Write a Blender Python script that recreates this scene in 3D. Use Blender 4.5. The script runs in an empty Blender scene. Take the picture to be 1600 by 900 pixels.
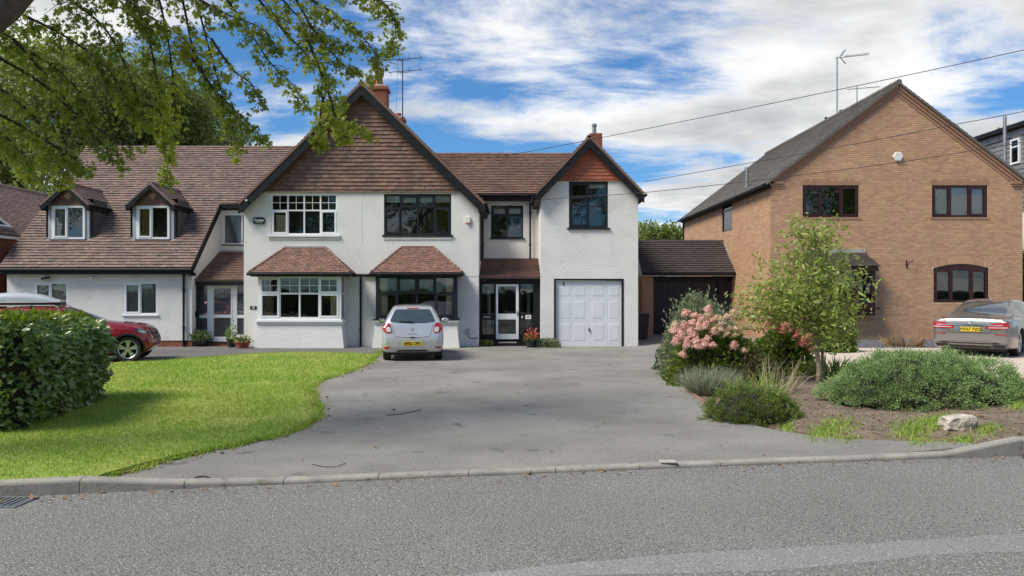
import bpy, bmesh, math, random
import numpy as np
from mathutils import Vector, Matrix, noise as mnoise
from mathutils.geometry import delaunay_2d_cdt
from mathutils.bvhtree import BVHTree
random.seed(7); RNG = np.random.default_rng(7)
SC = bpy.context.scene
COL = SC.collection
R = math.radians

# ------------------------------------------------------------------ camera
F, HZ, CZ = 1200.0, 455.0, 1.9          # focal length in photo pixels, horizon row, eye height
cam_data = bpy.data.cameras.new('camera'); cam = bpy.data.objects.new('camera', cam_data); COL.objects.link(cam)
cam.location = (0, 0, CZ); cam.rotation_euler = (R(90), 0, 0)
cam_data.sensor_width = 36.0; cam_data.lens = 36.0*F/1600.0; cam_data.shift_y = (HZ-450.0)/1600.0
cam_data.clip_start = 0.05; cam_data.clip_end = 3000.0
SC.camera = cam
SC.render.resolution_x = 1024; SC.render.resolution_y = 576

# ------------------------------------------------------------------ light
SUN_AZ = R(-118)      # seen from above, from +Y (away from the camera) towards -X
SUN_EL = R(50)
sun_dir = Vector((math.sin(SUN_AZ)*math.cos(SUN_EL), math.cos(SUN_AZ)*math.cos(SUN_EL), math.sin(SUN_EL)))
sd = bpy.data.lights.new('sun', 'SUN'); sd.energy = 2.4; sd.angle = R(22.0); sd.color = (1.0, 0.93, 0.80)
sun = bpy.data.objects.new('sun', sd); COL.objects.link(sun)
sun.rotation_euler = (-sun_dir).to_track_quat('-Z', 'Y').to_euler()

world = bpy.data.worlds.new('World'); SC.world = world; world.use_nodes = True
nt = world.node_tree; nt.nodes.clear()
def wn(t, **kw):
    n = nt.nodes.new(t)
    for k, v in kw.items(): setattr(n, k, v)
    return n
def wmath(op, a, b=None):
    n = wn('ShaderNodeMath', operation=op)
    for i, v in enumerate((a, b)):
        if v is None: continue
        if isinstance(v, (int, float)): n.inputs[i].default_value = v
        else: nt.links.new(v, n.inputs[i])
    return n.outputs[0]
w_out = wn('ShaderNodeOutputWorld'); w_bg = wn('ShaderNodeBackground')
w_sky = wn('ShaderNodeTexSky'); w_sky.sky_type = 'NISHITA'; w_sky.sun_disc = False
w_sky.sun_elevation = SUN_EL; w_sky.sun_rotation = SUN_AZ
w_sky.air_density = 1.0; w_sky.dust_density = 0.6; w_sky.ozone_density = 1.6
w_tc = wn('ShaderNodeTexCoord'); w_sep = wn('ShaderNodeSeparateXYZ'); nt.links.new(w_tc.outputs['Generated'], w_sep.inputs[0])
zc = wmath('ADD', wmath('MAXIMUM', w_sep.outputs[2], 0.0), 0.16)
cu = wmath('DIVIDE', w_sep.outputs[0], zc); cv = wmath('DIVIDE', w_sep.outputs[1], zc)
w_cmb = wn('ShaderNodeCombineXYZ'); nt.links.new(cu, w_cmb.inputs[0]); nt.links.new(cv, w_cmb.inputs[1])
def wnoise(offset, scale, detail, rough, dist, sx=1.0, sy=1.0):
    m = wn('ShaderNodeMapping'); m.inputs['Location'].default_value = offset; m.inputs['Scale'].default_value = (sx, sy, 1)
    nt.links.new(w_cmb.outputs[0], m.inputs[0])
    n = wn('ShaderNodeTexNoise'); n.inputs['Scale'].default_value = scale; n.inputs['Detail'].default_value = detail
    n.inputs['Roughness'].default_value = rough; n.inputs['Distortion'].default_value = dist
    nt.links.new(m.outputs[0], n.inputs['Vector']); return n.outputs['Fac']
CLOUD_OFF = (-5.46, 52.24, 0.0)
n_big = wnoise(CLOUD_OFF, 0.55, 3, 0.5, 0.2)
n_det = wnoise((CLOUD_OFF[0]+5, CLOUD_OFF[1]+2, 0), 1.7, 9, 0.62, 0.35, 0.8, 1.25)
n_mix = wmath('ADD', wmath('MULTIPLY', n_big, 0.55), wmath('MULTIPLY', n_det, 0.45))
def wramp(fac, stops):
    r = wn('ShaderNodeValToRGB'); r.color_ramp.interpolation = 'EASE'
    e = r.color_ramp.elements
    while len(e) < len(stops): e.new(0.5)
    for el, (p, c) in zip(e, stops): el.position = p; el.color = (c, c, c, 1) if isinstance(c, (int, float)) else (*c, 1)
    nt.links.new(fac, r.inputs[0]); return r.outputs[0]
cloud_mask = wramp(n_mix, [(0.468, 0.0), (0.572, 1.0)])
n_shade = wnoise((CLOUD_OFF[0]+9, CLOUD_OFF[1]-4, 0), 1.1, 6, 0.55, 0.2)
thick = wmath('ADD', wmath('MULTIPLY', n_mix, 0.6), wmath('MULTIPLY', n_shade, 0.4))
CLOUD_HI, CLOUD_LO = (5.2, 5.2, 5.15), (2.6, 2.7, 2.8)
cloud_fac = wramp(thick, [(0.46, 0.0), (0.62, 1.0)])
w_cc = wn('ShaderNodeMix', data_type='RGBA'); nt.links.new(cloud_fac, w_cc.inputs[0])
w_cc.inputs[6].default_value = (*CLOUD_HI, 1); w_cc.inputs[7].default_value = (*CLOUD_LO, 1)
w_mx = wn('ShaderNodeMix', data_type='RGBA'); nt.links.new(cloud_mask, w_mx.inputs[0])
w_skm = wn('ShaderNodeMix', data_type='RGBA', blend_type='MULTIPLY'); w_skm.inputs[0].default_value = 1.0
nt.links.new(w_sky.outputs[0], w_skm.inputs[6]); w_skm.inputs[7].default_value = (0.25, 0.46, 0.66, 1)
nt.links.new(w_skm.outputs[2], w_mx.inputs[6]); nt.links.new(w_cc.outputs[2], w_mx.inputs[7])
nt.links.new(w_mx.outputs[2], w_bg.inputs[0]); w_bg.inputs[1].default_value = 0.10
nt.links.new(w_bg.outputs[0], w_out.inputs[0])

SC.view_settings.view_transform = 'Standard'; SC.view_settings.look = 'None'
SC.view_settings.exposure = 1.07; SC.view_settings.gamma = 1.0; SC.view_settings.use_curve_mapping = False
SC.cycles.use_denoising = True; SC.cycles.max_bounces = 8; SC.cycles.transparent_max_bounces = 16
SC.cycles.caustics_reflective = False; SC.cycles.caustics_refractive = False

# ------------------------------------------------------------------ helpers: photo measurements to metres
def GX(px, Y): return (px-800.0)/F*Y
def GZ(py, Y): return CZ-(py-HZ)/F*Y
def P(px, py, Y): return Vector((GX(px, Y), Y, GZ(py, Y)))
def G(px, py, z=0.0):
    Y = F*(CZ-z)/(py-HZ); return (GX(px, Y), Y)

# ------------------------------------------------------------------ helpers: materials
MATS = {}
def mat(name, c1, c2=None, scale=4.0, rough=0.7, island=0.0, bump=None, metal=0.0, coat=0.0, trans=0.0, spec=0.5,
        contrast=(0.35, 0.65), detail=6, hue=0.0, emit=None, stretch=None, speck=None):
    """procedural material: two colours mixed by noise (+ a random value for each loose piece), fine bump"""
    if name in MATS: return MATS[name]
    m = bpy.data.materials.new(name); m.use_nodes = True; MATS[name] = m
    t = m.node_tree; N = t.nodes; L = t.links
    b = N['Principled BSDF']; out = N['Material Output']
    b.inputs['Roughness'].default_value = rough; b.inputs['Metallic'].default_value = metal
    b.inputs['Coat Weight'].default_value = coat; b.inputs['Coat Roughness'].default_value = 0.04
    b.inputs['Specular IOR Level'].default_value = spec
    tc = N.new('ShaderNodeTexCoord'); vec = tc.outputs['Object']
    if stretch:
        mp = N.new('ShaderNodeMapping'); mp.inputs['Scale'].default_value = stretch; L.new(vec, mp.inputs[0]); vec = mp.outputs[0]
    if c2 is None: c2 = tuple(c*0.85 for c in c1)
    nz = N.new('ShaderNodeTexNoise'); nz.inputs['Scale'].default_value = scale; nz.inputs['Detail'].default_value = detail
    nz.inputs['Roughness'].default_value = 0.6; L.new(vec, nz.inputs['Vector'])
    rp = N.new('ShaderNodeMapRange'); rp.inputs[1].default_value = contrast[0]; rp.inputs[2].default_value = contrast[1]; rp.clamp = True
    L.new(nz.outputs['Fac'], rp.inputs[0]); fac = rp.outputs[0]
    if island:
        g = N.new('ShaderNodeNewGeometry')
        mx = N.new('ShaderNodeMix'); mx.data_type = 'FLOAT'; mx.inputs[0].default_value = island
        L.new(fac, mx.inputs[2]); L.new(g.outputs['Random Per Island'], mx.inputs[3]); fac = mx.outputs[0]
    cm = N.new('ShaderNodeMix'); cm.data_type = 'RGBA'; L.new(fac, cm.inputs[0])
    cm.inputs[6].default_value = (*c1, 1); cm.inputs[7].default_value = (*c2, 1); col = cm.outputs[2]
    if speck:   # (colour, scale, threshold): small flecks
        for sc, ss, st in ([speck] if not isinstance(speck, list) else speck):
            vz = N.new('ShaderNodeTexNoise'); vz.inputs['Scale'].default_value = ss; vz.inputs['Detail'].default_value = 3; L.new(tc.outputs['Object'], vz.inputs['Vector'])
            sr = N.new('ShaderNodeMapRange'); sr.inputs[1].default_value = st; sr.inputs[2].default_value = st+0.08; L.new(vz.outputs['Fac'], sr.inputs[0])
            sm = N.new('ShaderNodeMix'); sm.data_type = 'RGBA'; L.new(sr.outputs[0], sm.inputs[0]); L.new(col, sm.inputs[6]); sm.inputs[7].default_value = (*sc, 1); col = sm.outputs[2]
    if hue and island:
        hs = N.new('ShaderNodeHueSaturation'); L.new(col, hs.inputs['Color'])
        mr = N.new('ShaderNodeMapRange'); mr.inputs[3].default_value = 0.5-hue; mr.inputs[4].default_value = 0.5+hue
        wnz = N.new('ShaderNodeTexWhiteNoise'); wnz.noise_dimensions = '1D'; L.new(g.outputs['Random Per Island'], wnz.inputs['W'])
        L.new(wnz.outputs['Value'], mr.inputs[0]); L.new(mr.outputs[0], hs.inputs['Hue']); col = hs.outputs[0]
    L.new(col, b.inputs['Base Color'])
    if bump:
        bs, st, dist = bump
        bn = N.new('ShaderNodeTexNoise'); bn.inputs['Scale'].default_value = bs; bn.inputs['Detail'].default_value = 4; L.new(vec, bn.inputs['Vector'])
        bp = N.new('ShaderNodeBump'); bp.inputs['Strength'].default_value = st; bp.inputs['Distance'].default_value = dist
        L.new(bn.outputs['Fac'], bp.inputs['Height']); L.new(bp.outputs[0], b.inputs['Normal'])
    if trans:
        tr = N.new('ShaderNodeBsdfTranslucent'); L.new(col, tr.inputs[0])
        if True:
            br = N.new('ShaderNodeHueSaturation'); br.inputs['Value'].default_value = 1.5; br.inputs['Saturation'].default_value = 1.1; br.inputs['Hue'].default_value = 0.49
            L.new(col, br.inputs['Color']); L.new(br.outputs[0], tr.inputs[0])
        ms = N.new('ShaderNodeMixShader'); ms.inputs[0].default_value = trans
        L.new(b.outputs[0], ms.inputs[1]); L.new(tr.outputs[0], ms.inputs[2]); L.new(ms.outputs[0], out.inputs[0])
    if emit:
        b.inputs['Emission Color'].default_value = (*emit[0], 1); b.inputs['Emission Strength'].default_value = emit[1]
    return m

def glass_mat(name, tint=(0.93, 0.95, 0.94), refl=1.0):
    m = bpy.data.materials.new(name); m.use_nodes = True; MATS[name] = m
    N = m.node_tree.nodes; L = m.node_tree.links; N.clear()
    out = N.new('ShaderNodeOutputMaterial'); tr = N.new('ShaderNodeBsdfTransparent'); tr.inputs[0].default_value = (*tint, 1)
    gl = N.new('ShaderNodeBsdfGlossy'); gl.inputs['Roughness'].default_value = 0.015
    tc = N.new('ShaderNodeTexCoord'); nz = N.new('ShaderNodeTexNoise'); nz.inputs['Scale'].default_value = 1.6; L.new(tc.outputs['Object'], nz.inputs['Vector'])
    bp = N.new('ShaderNodeBump'); bp.inputs['Strength'].default_value = 0.06; bp.inputs['Distance'].default_value = 0.05; L.new(nz.outputs['Fac'], bp.inputs['Height']); L.new(bp.outputs[0], gl.inputs['Normal'])
    fr = N.new('ShaderNodeFresnel'); fr.inputs['IOR'].default_value = 1.5
    ma = N.new('ShaderNodeMath'); ma.operation = 'MULTIPLY_ADD'; ma.inputs[1].default_value = refl; ma.inputs[2].default_value = 0.03; ma.use_clamp = True
    L.new(fr.outputs[0], ma.inputs[0])
    mx = N.new('ShaderNodeMixShader'); L.new(ma.outputs[0], mx.inputs[0]); L.new(tr.outputs[0], mx.inputs[1]); L.new(gl.outputs[0], mx.inputs[2]); L.new(mx.outputs[0], out.inputs[0])
    return m

# ------------------------------------------------------------------ helpers: objects
def tag(o, label=None, cat=None, group=None, kind=None):
    if label: o['label'] = label
    if cat: o['category'] = cat
    if group: o['group'] = group
    if kind: o['kind'] = kind
    return o
def empty(name, loc=(0, 0, 0), rz=0.0, label=None, cat=None, group=None):
    o = bpy.data.objects.new(name, None); COL.objects.link(o); o.location = loc; o.rotation_euler = (0, 0, rz)
    o.empty_display_size = 0.2
    return tag(o, label, cat, group)
def root_loc(o):
    while o is not None and o.parent is not None: o = o.parent
    return Vector(o.location) if o is not None else Vector((0, 0, 0))
def link_mesh(name, me, m, parent=None, loc=None):
    o = bpy.data.objects.new(name, me); COL.objects.link(o)
    if m is not None and len(me.materials) == 0: me.materials.append(m)
    if parent is not None: o.parent = parent
    if loc is not None: o.location = loc
    return o
def copy_tree(o, parent=None):
    c = o.copy(); COL.objects.link(c); c.parent = parent
    for ch in list(o.children): copy_tree(ch, c)
    return c

class MB:
    """collects faces for ONE mesh object"""
    def __init__(self): self.v = []; self.f = []
    def add(self, vs, fs):
        n = len(self.v); self.v.extend([tuple(p) for p in vs]); self.f.extend([tuple(i+n for i in f) for f in fs]); return self
    def box(self, x0, x1, y0, y1, z0, z1):
        if x0 > x1: x0, x1 = x1, x0
        if y0 > y1: y0, y1 = y1, y0
        if z0 > z1: z0, z1 = z1, z0
        return self.add([(x0,y0,z0),(x1,y0,z0),(x1,y1,z0),(x0,y1,z0),(x0,y0,z1),(x1,y0,z1),(x1,y1,z1),(x0,y1,z1)],
                        [(0,3,2,1),(4,5,6,7),(0,1,5,4),(1,2,6,5),(2,3,7,6),(3,0,4,7)])
    def hexa(self, lo, hi):   # four points below, four above, same order (counter-clockwise seen from above)
        return self.add(list(lo)+list(hi), [(0,3,2,1),(4,5,6,7),(0,1,5,4),(1,2,6,5),(2,3,7,6),(3,0,4,7)])
    def prism(self, poly, d):   # poly: 3D points of a flat outline; d: extrusion vector
        n = len(poly); d = Vector(d); a = [Vector(p) for p in poly]; b = [p+d for p in a]
        fs = [tuple(range(n))[::-1], tuple(range(n, 2*n))]
        fs += [(i, (i+1) % n, n+(i+1) % n, n+i) for i in range(n)]
        return self.add(a+b, fs)
    def bar(self, a, b, w, h, up=(0, 0, 1)):   # rectangular bar from a to b
        a = Vector(a); b = Vector(b); d = (b-a).normalized(); up = Vector(up)
        s = d.cross(up).normalized(); u = s.cross(d).normalized()
        q = [s*w/2+u*h/2, -s*w/2+u*h/2, -s*w/2-u*h/2, s*w/2-u*h/2]
        return self.add([a+p for p in q]+[b+p for p in q], [(0,1,2,3),(7,6,5,4),(0,4,5,1),(1,5,6,2),(2,6,7,3),(3,7,4,0)])
    def tube(self, pts, rad, n=8, cap=True):
        pts = [Vector(p) for p in pts]; k = len(pts)
        if not hasattr(rad, '__len__'): rad = [rad]*k
        base = len(self.v); prev = None
        for i, p in enumerate(pts):
            d = (pts[min(i+1, k-1)]-pts[max(i-1, 0)])
            d = d.normalized() if d.length > 1e-9 else Vector((0, 0, 1))
            if prev is None: s = d.orthogonal().normalized()
            else:
                s = prev-d*prev.dot(d); s = s.normalized() if s.length > 1e-6 else d.orthogonal().normalized()
            prev = s; t = d.cross(s)
            for j in range(n):
                a = 2*math.pi*j/n; self.v.append(tuple(p+(s*math.cos(a)+t*math.sin(a))*rad[i]))
        for i in range(k-1):
            for j in range(n):
                self.f.append((base+i*n+j, base+i*n+(j+1) % n, base+(i+1)*n+(j+1) % n, base+(i+1)*n+j))
        if cap:
            self.f.append(tuple(base+j for j in range(n))[::-1]); self.f.append(tuple(base+(k-1)*n+j for j in range(n)))
        return self
    def lathe(self, prof, c=(0, 0, 0), n=20, axis='Z', a0=0.0, cap=True):   # prof: (radius, height) pairs
        base = len(self.v); c = Vector(c)
        for r, h in prof:
            for j in range(n):
                a = 2*math.pi*j/n+a0; x, y = r*math.cos(a), r*math.sin(a)
                q = {'Z': (x, y, h), 'X': (h, x, y), 'Y': (y, h, x)}[axis]
                self.v.append(tuple(c+Vector(q)))
        for i in range(len(prof)-1):
            for j in range(n): self.f.append((base+i*n+j, base+i*n+(j+1) % n, base+(i+1)*n+(j+1) % n, base+(i+1)*n+j))
        if not cap: return self
        if prof[0][0] > 1e-6: self.f.append(tuple(base+j for j in range(n))[::-1])
        if prof[-1][0] > 1e-6: self.f.append(tuple(base+(len(prof)-1)*n+j for j in range(n)))
        return self
    def build(self, name, m, parent=None, smooth=False, world=True, bevel=0.0):
        me = bpy.data.meshes.new(name)
        off = root_loc(parent) if (world and parent is not None) else Vector((0, 0, 0))
        me.from_pydata([(p[0]-off.x, p[1]-off.y, p[2]-off.z) for p in self.v], [], self.f)
        if bevel:
            bm = bmesh.new(); bm.from_mesh(me)
            bmesh.ops.bevel(bm, geom=[e for e in bm.edges if len(e.link_faces) == 2 and e.calc_face_angle(0) > 0.5], offset=bevel, segments=2, affect='EDGES', profile=0.6)
            bm.to_mesh(me); bm.free()
        if smooth:
            me.polygons.foreach_set('use_smooth', [True]*len(me.polygons))
            if isinstance(smooth, float): me.set_sharp_from_angle(angle=smooth)
        me.update()
        return link_mesh(name, me, m, parent)

def pip(x, y, poly):
    c = False; n = len(poly); j = n-1
    for i in range(n):
        xi, yi = poly[i]; xj, yj = poly[j]
        if (yi > y) != (yj > y) and x < (xj-xi)*(y-yi)/(yj-yi)+xi: c = not c
        j = i
    return c
def tri_poly(outer, holes=(), pts=()):
    """triangles of a flat outline with holes and optional inner points"""
    vs = []; es = []
    for loop in [outer]+list(holes):
        s = len(vs); n = len(loop)
        vs += [Vector((p[0], p[1])) for p in loop]; es += [(s+i, s+(i+1) % n) for i in range(n)]
    vs += [Vector((p[0], p[1])) for p in pts]
    v, e, f, *_ = delaunay_2d_cdt(vs, es, [], 0, 1e-5)
    keep = []
    for t in f:
        cx = sum(v[i][0] for i in t)/3; cy = sum(v[i][1] for i in t)/3
        if pip(cx, cy, outer) and not any(pip(cx, cy, h) for h in holes):
            a, b, c = (v[i] for i in t)
            if (b[0]-a[0])*(c[1]-a[1])-(b[1]-a[1])*(c[0]-a[0]) < 0: t = t[::-1]
            keep.append(tuple(t))
    return v, keep
def smooth_loop(pts, closed=True, step=4):
    out = []; n = len(pts)
    for i in range(n if closed else n-1):
        p0, p1, p2, p3 = (Vector(pts[(i+k) % n] if closed else pts[min(max(i+k, 0), n-1)]) for k in (-1, 0, 1, 2))
        for s in range(step):
            t = s/step
            out.append(tuple(0.5*((2*p1)+(-p0+p2)*t+(2*p0-5*p1+4*p2-p3)*t*t+(-p0+3*p1-3*p2+p3)*t**3)))
    if not closed: out.append(tuple(pts[-1]))
    return out

class Plane:
    """a flat face in space: (u, v) runs along U and V from O, N points outwards"""
    def __init__(self, O, U, V):
        self.O = Vector(O); self.U = Vector(U).normalized(); self.V = Vector(V).normalized(); self.N = self.U.cross(self.V).normalized()
    def at(self, u, v, n=0.0): return self.O+self.U*u+self.V*v+self.N*n
def rect(u0, u1, v0, v1): return [(u0, v0), (u1, v0), (u1, v1), (u0, v1)]
def wall_sheet(mb, pl, outer, holes=(), reveal=0.1, n=0.0):
    v, f = tri_poly(outer, holes); mb.add([pl.at(p[0], p[1], n) for p in v], f)
    for h in holes:
        k = len(h); mb.add([pl.at(*p, n) for p in h]+[pl.at(*p, n-reveal) for p in h], [(i, k+i, k+(i+1) % k, (i+1) % k) for i in range(k)])
def pbox(mb, pl, u0, u1, v0, v1, n0, n1):
    mb.hexa([pl.at(u0, v0, n1), pl.at(u1, v0, n1), pl.at(u1, v0, n0), pl.at(u0, v0, n0)],
            [pl.at(u0, v1, n1), pl.at(u1, v1, n1), pl.at(u1, v1, n0), pl.at(u0, v1, n0)])

def clip(poly, conv):
    out = poly; n = len(conv)
    for i in range(n):
        ax, ay = conv[i]; bx, by = conv[(i+1) % n]; res = []
        if not out: return []
        ds = [(bx-ax)*(p[1]-ay)-(by-ay)*(p[0]-ax) for p in out]
        for j in range(len(out)):
            p, q = out[j-1], out[j]; dp, dq = ds[j-1], ds[j]
            if dp >= 0 and dq >= 0: res.append(q)
            elif dp >= 0 > dq: t = dp/(dp-dq); res.append((p[0]+(q[0]-p[0])*t, p[1]+(q[1]-p[1])*t))
            elif dq >= 0 > dp: t = dp/(dp-dq); res.append((p[0]+(q[0]-p[0])*t, p[1]+(q[1]-p[1])*t)); res.append(q)
        out = res
    return out
def ccw(poly):
    a = sum(poly[i-1][0]*poly[i][1]-poly[i][0]*poly[i-1][1] for i in range(len(poly)))
    return poly if a > 0 else poly[::-1]
def tiles(mb, pl, convs, w=0.165, gauge=0.1, lap=1.0, lo=0.026, hi=0.008, gap=0.006, jit=0.004, seed=1, n0=0.0, bond=0.5):
    """courses of overlapping tiles (or, with lo == hi and lap < 1, bricks) clipped to convex outlines"""
    rnd = random.Random(seed)
    for conv in convs:
        conv = ccw(conv)
        us = [p[0] for p in conv]; vs = [p[1] for p in conv]
        r0 = int(math.floor(min(vs)/gauge)); r1 = int(math.ceil(max(vs)/gauge))
        for r in range(r0, r1):
            off = (r % 2)*bond*w; c0 = int(math.floor((min(us)-off)/w)); c1 = int(math.ceil((max(us)-off)/w))
            for c in range(c0, c1):
                u0 = c*w+off+gap/2; u1 = u0+w-gap; v0 = r*gauge; v1 = v0+gauge*lap
                dj = rnd.uniform(-jit, jit); th = rnd.uniform(-jit, jit)*0.7; tw = rnd.uniform(-jit, jit)*0.6
                q = [(u0, v0+dj), (u1, v0+dj), (u1, v1), (u0, v1)] if lap >= 1 else [(u0, v0), (u1, v0), (u1, v1), (u0, v1)]
                p = clip(q, conv)
                if len(p) < 3: continue
                a = abs(sum(p[i-1][0]*p[i][1]-p[i][0]*p[i-1][1] for i in range(len(p))))*0.5
                if a < 0.00025: continue
                k = len(p); H = []
                for (u, v) in p:
                    t = (v-v0)/max(v1-v0, 1e-6); H.append(n0+lo+(hi-lo)*t+th+tw*((u-u0)/w-0.5)*2)
                mb.add([pl.at(u, v, h) for (u, v), h in zip(p, H)]+[pl.at(u, v, n0-0.004) for (u, v) in p],
                       [tuple(range(k))]+[(k+i, k+(i+1) % k, (i+1) % k, i) for i in range(k)])

def text_mesh(name, s, size, m, parent, M4, depth=0.003, shear=0.0, bold=0.0):
    cu = bpy.data.curves.new(name, 'FONT'); cu.body = s; cu.size = size; cu.align_x = 'CENTER'; cu.align_y = 'CENTER'
    cu.extrude = depth; cu.shear = shear; cu.offset = bold; cu.resolution_u = 3
    o = bpy.data.objects.new(name, cu); COL.objects.link(o)
    dg = bpy.context.evaluated_depsgraph_get(); me = bpy.data.meshes.new_from_object(o.evaluated_get(dg))
    bpy.data.objects.remove(o); bpy.data.curves.remove(cu)
    me.transform(M4); me.name = name
    me.materials.clear()
    return link_mesh(name, me, m, parent)
def plane_matrix(pl, u, v, n, off):
    o = pl.at(u, v, n)-off
    return Matrix(((pl.U.x, pl.V.x, pl.N.x, o.x), (pl.U.y, pl.V.y, pl.N.y, o.y), (pl.U.z, pl.V.z, pl.N.z, o.z), (0, 0, 0, 1)))

# ------------------------------------------------------------------ helpers: leaves
LEAF = (np.array([(0, 0, 0), (0.27, 0.45, 0.07), (0, 1, 0.0), (-0.27, 0.45, 0.07)], float), [(0, 1, 2), (0, 2, 3)])
LONGLEAF = (np.array([(0, 0, 0), (0.17, 0.35, 0.05), (0.13, 0.7, 0.0), (0, 1, -0.12), (-0.13, 0.7, 0.0), (-0.17, 0.35, 0.05), (0, 0.5, 0)], float),
            [(0, 1, 6), (1, 2, 6), (2, 3, 6), (3, 4, 6), (4, 5, 6), (5, 0, 6)])
_mp = [(0, 0), (0.10, 0.16), (0.46, 0.10), (0.27, 0.33), (0.52, 0.62), (0.17, 0.55), (0, 1.0), (-0.17, 0.55), (-0.52, 0.62), (-0.27, 0.33), (-0.46, 0.10), (-0.10, 0.16)]
MAPLE = (np.array([(x, y, -0.10*(x*x)-0.10*y*y) for x, y in _mp]+[(0, 0.36, 0.03)], float), [(i, (i+1) % 12, 12) for i in range(12)])
BLADE = (np.array([(-0.06, 0, 0), (0.06, 0, 0), (0.035, 0.6, 0.05), (0, 1, 0.2), (-0.035, 0.6, 0.05)], float), [(0, 1, 2, 4), (4, 2, 3)])
def leaves_mesh(name, tpl, pos, direc, size, m, parent=None, roll=None, world=True, up=None):
    """pos (n,3), direc (n,3) leaf axis, size (n,): one mesh of n loose leaves"""
    T, faces = tpl; n = len(pos); k = len(T)
    d = direc/np.maximum(np.linalg.norm(direc, axis=1, keepdims=True), 1e-9)
    ref = RNG.normal(size=(n, 3)) if up is None else up+RNG.normal(size=(n, 3))*0.35
    x = np.cross(d, ref); x /= np.maximum(np.linalg.norm(x, axis=1, keepdims=True), 1e-9)
    z = np.cross(x, d)
    V = (T[None, :, 0, None]*x[:, None, :]+T[None, :, 1, None]*d[:, None, :]+T[None, :, 2, None]*z[:, None, :])*size[:, None, None]+pos[:, None, :]
    if world and parent is not None: V = V-np.array(root_loc(parent))
    V = V.reshape(-1, 3)
    me = bpy.data.meshes.new(name)
    lens = np.array([len(f) for f in faces]); flat = np.concatenate([np.array(f) for f in faces])
    idx = (np.arange(n)[:, None]*k+flat[None, :]).reshape(-1)
    ls = np.tile(lens, n); st = np.concatenate([[0], np.cumsum(ls)[:-1]])
    me.vertices.add(len(V)); me.vertices.foreach_set('co', V.astype(np.float32).ravel())
    me.loops.add(len(idx)); me.loops.foreach_set('vertex_index', idx.astype(np.int32))
    me.polygons.add(len(ls)); me.polygons.foreach_set('loop_start', st.astype(np.int32)); me.polygons.foreach_set('loop_total', ls.astype(np.int32))
    me.update(calc_edges=True); me.validate()
    return link_mesh(name, me, m, parent)
def unit(n):
    v = RNG.normal(size=(n, 3)); return v/np.linalg.norm(v, axis=1, keepdims=True)

# ------------------------------------------------------------------ materials
m_render = mat('white_render', (0.75, 0.74, 0.71), (0.67, 0.66, 0.635), scale=1.3, rough=0.9, bump=(17, 0.5, 0.03), detail=8, contrast=(0.4, 0.75), stretch=(1, 1, 1.35), speck=[((0.655, 0.648, 0.62), 1.1, 0.58)])
m_render_s = mat('white_smooth_render', (0.75, 0.745, 0.72), (0.68, 0.675, 0.65), scale=2.0, rough=0.85, bump=(14, 0.5, 0.02), contrast=(0.4, 0.8))
m_upvc = mat('white_plastic', (0.82, 0.83, 0.84), (0.78, 0.79, 0.80), scale=3, rough=0.28)
m_gdoor = mat('garage_door_white', (0.70, 0.73, 0.77), (0.64, 0.67, 0.71), scale=2, rough=0.4)
m_anth = mat('anthracite_frame', (0.016, 0.021, 0.028), (0.012, 0.016, 0.021), rough=0.4, spec=.3)
m_black = mat('black_paint', (0.008, 0.009, 0.011), (0.012, 0.012, 0.014), rough=0.5, spec=.25, scale=6)
m_black2 = mat('black_board', (0.007, 0.008, 0.011), (0.018, 0.018, 0.02), rough=0.6, spec=.2, scale=7, bump=(30, 0.2, 0.004))
m_maroon = mat('maroon_frame', (0.045, 0.012, 0.012), (0.03, 0.009, 0.009), rough=0.35)
m_lead = mat('lead_sheet', (0.28, 0.32, 0.37), (0.40, 0.43, 0.47), scale=3.5, rough=0.55)
m_flash = mat('pale_flashing', (0.42, 0.43, 0.44), (0.3, 0.31, 0.32), scale=5, rough=0.5)
m_tile = mat('weathered_plain_tile', (0.27, 0.178, 0.15), (0.125, 0.090, 0.082), scale=0.8, island=0.55, rough=0.85, contrast=(0.3, 0.7), hue=0.015, bump=(60, 0.3, 0.006), speck=[((0.36, 0.32, 0.29), 9.0, 0.63), ((0.125, 0.105, 0.092), 2.6, 0.62)])
m_tile2 = mat('brown_plain_tile', (0.255, 0.145, 0.11), (0.12, 0.076, 0.064), scale=0.9, island=0.55, rough=0.85, contrast=(0.3, 0.7), hue=0.015, bump=(60, 0.3, 0.006), speck=((0.25, 0.2, 0.15), 11.0, 0.66))
m_tiled = mat('dark_plain_tile', (0.075, 0.055, 0.05), (0.042, 0.034, 0.032), scale=1, island=0.6, rough=0.85, bump=(60, 0.3, 0.006))
m_tilered = mat('red_bay_tile', (0.30, 0.15, 0.11), (0.105, 0.066, 0.058), scale=3.5, island=0.5, rough=0.85, contrast=(0.3, 0.7), hue=0.012, bump=(60, 0.3, 0.006), speck=((0.34, 0.30, 0.23), 14.0, 0.60))
m_hung = mat('hung_clay_tile', (0.31, 0.165, 0.12), (0.095, 0.068, 0.061), scale=0.75, island=0.5, rough=0.8, contrast=(0.3, 0.7), hue=0.015, bump=(60, 0.3, 0.006))
m_hungred = mat('red_hung_tile', (0.46, 0.145, 0.08), (0.29, 0.085, 0.05), scale=2, island=0.7, rough=0.75, bump=(50, 0.3, 0.005))
m_ctile = mat('grey_concrete_tile', (0.19, 0.17, 0.15), (0.10, 0.09, 0.082), scale=1.2, island=0.5, rough=0.9, bump=(40, 0.3, 0.006))
m_tan = mat('tan_plaster', (0.42, 0.28, 0.19), rough=0.85)
m_brick = mat('buff_brick', (0.60, 0.37, 0.225), (0.41, 0.235, 0.14), scale=0.9, island=0.65, rough=0.85, hue=0.010, bump=(70, 0.4, 0.004), contrast=(0.3, 0.7))
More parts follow.
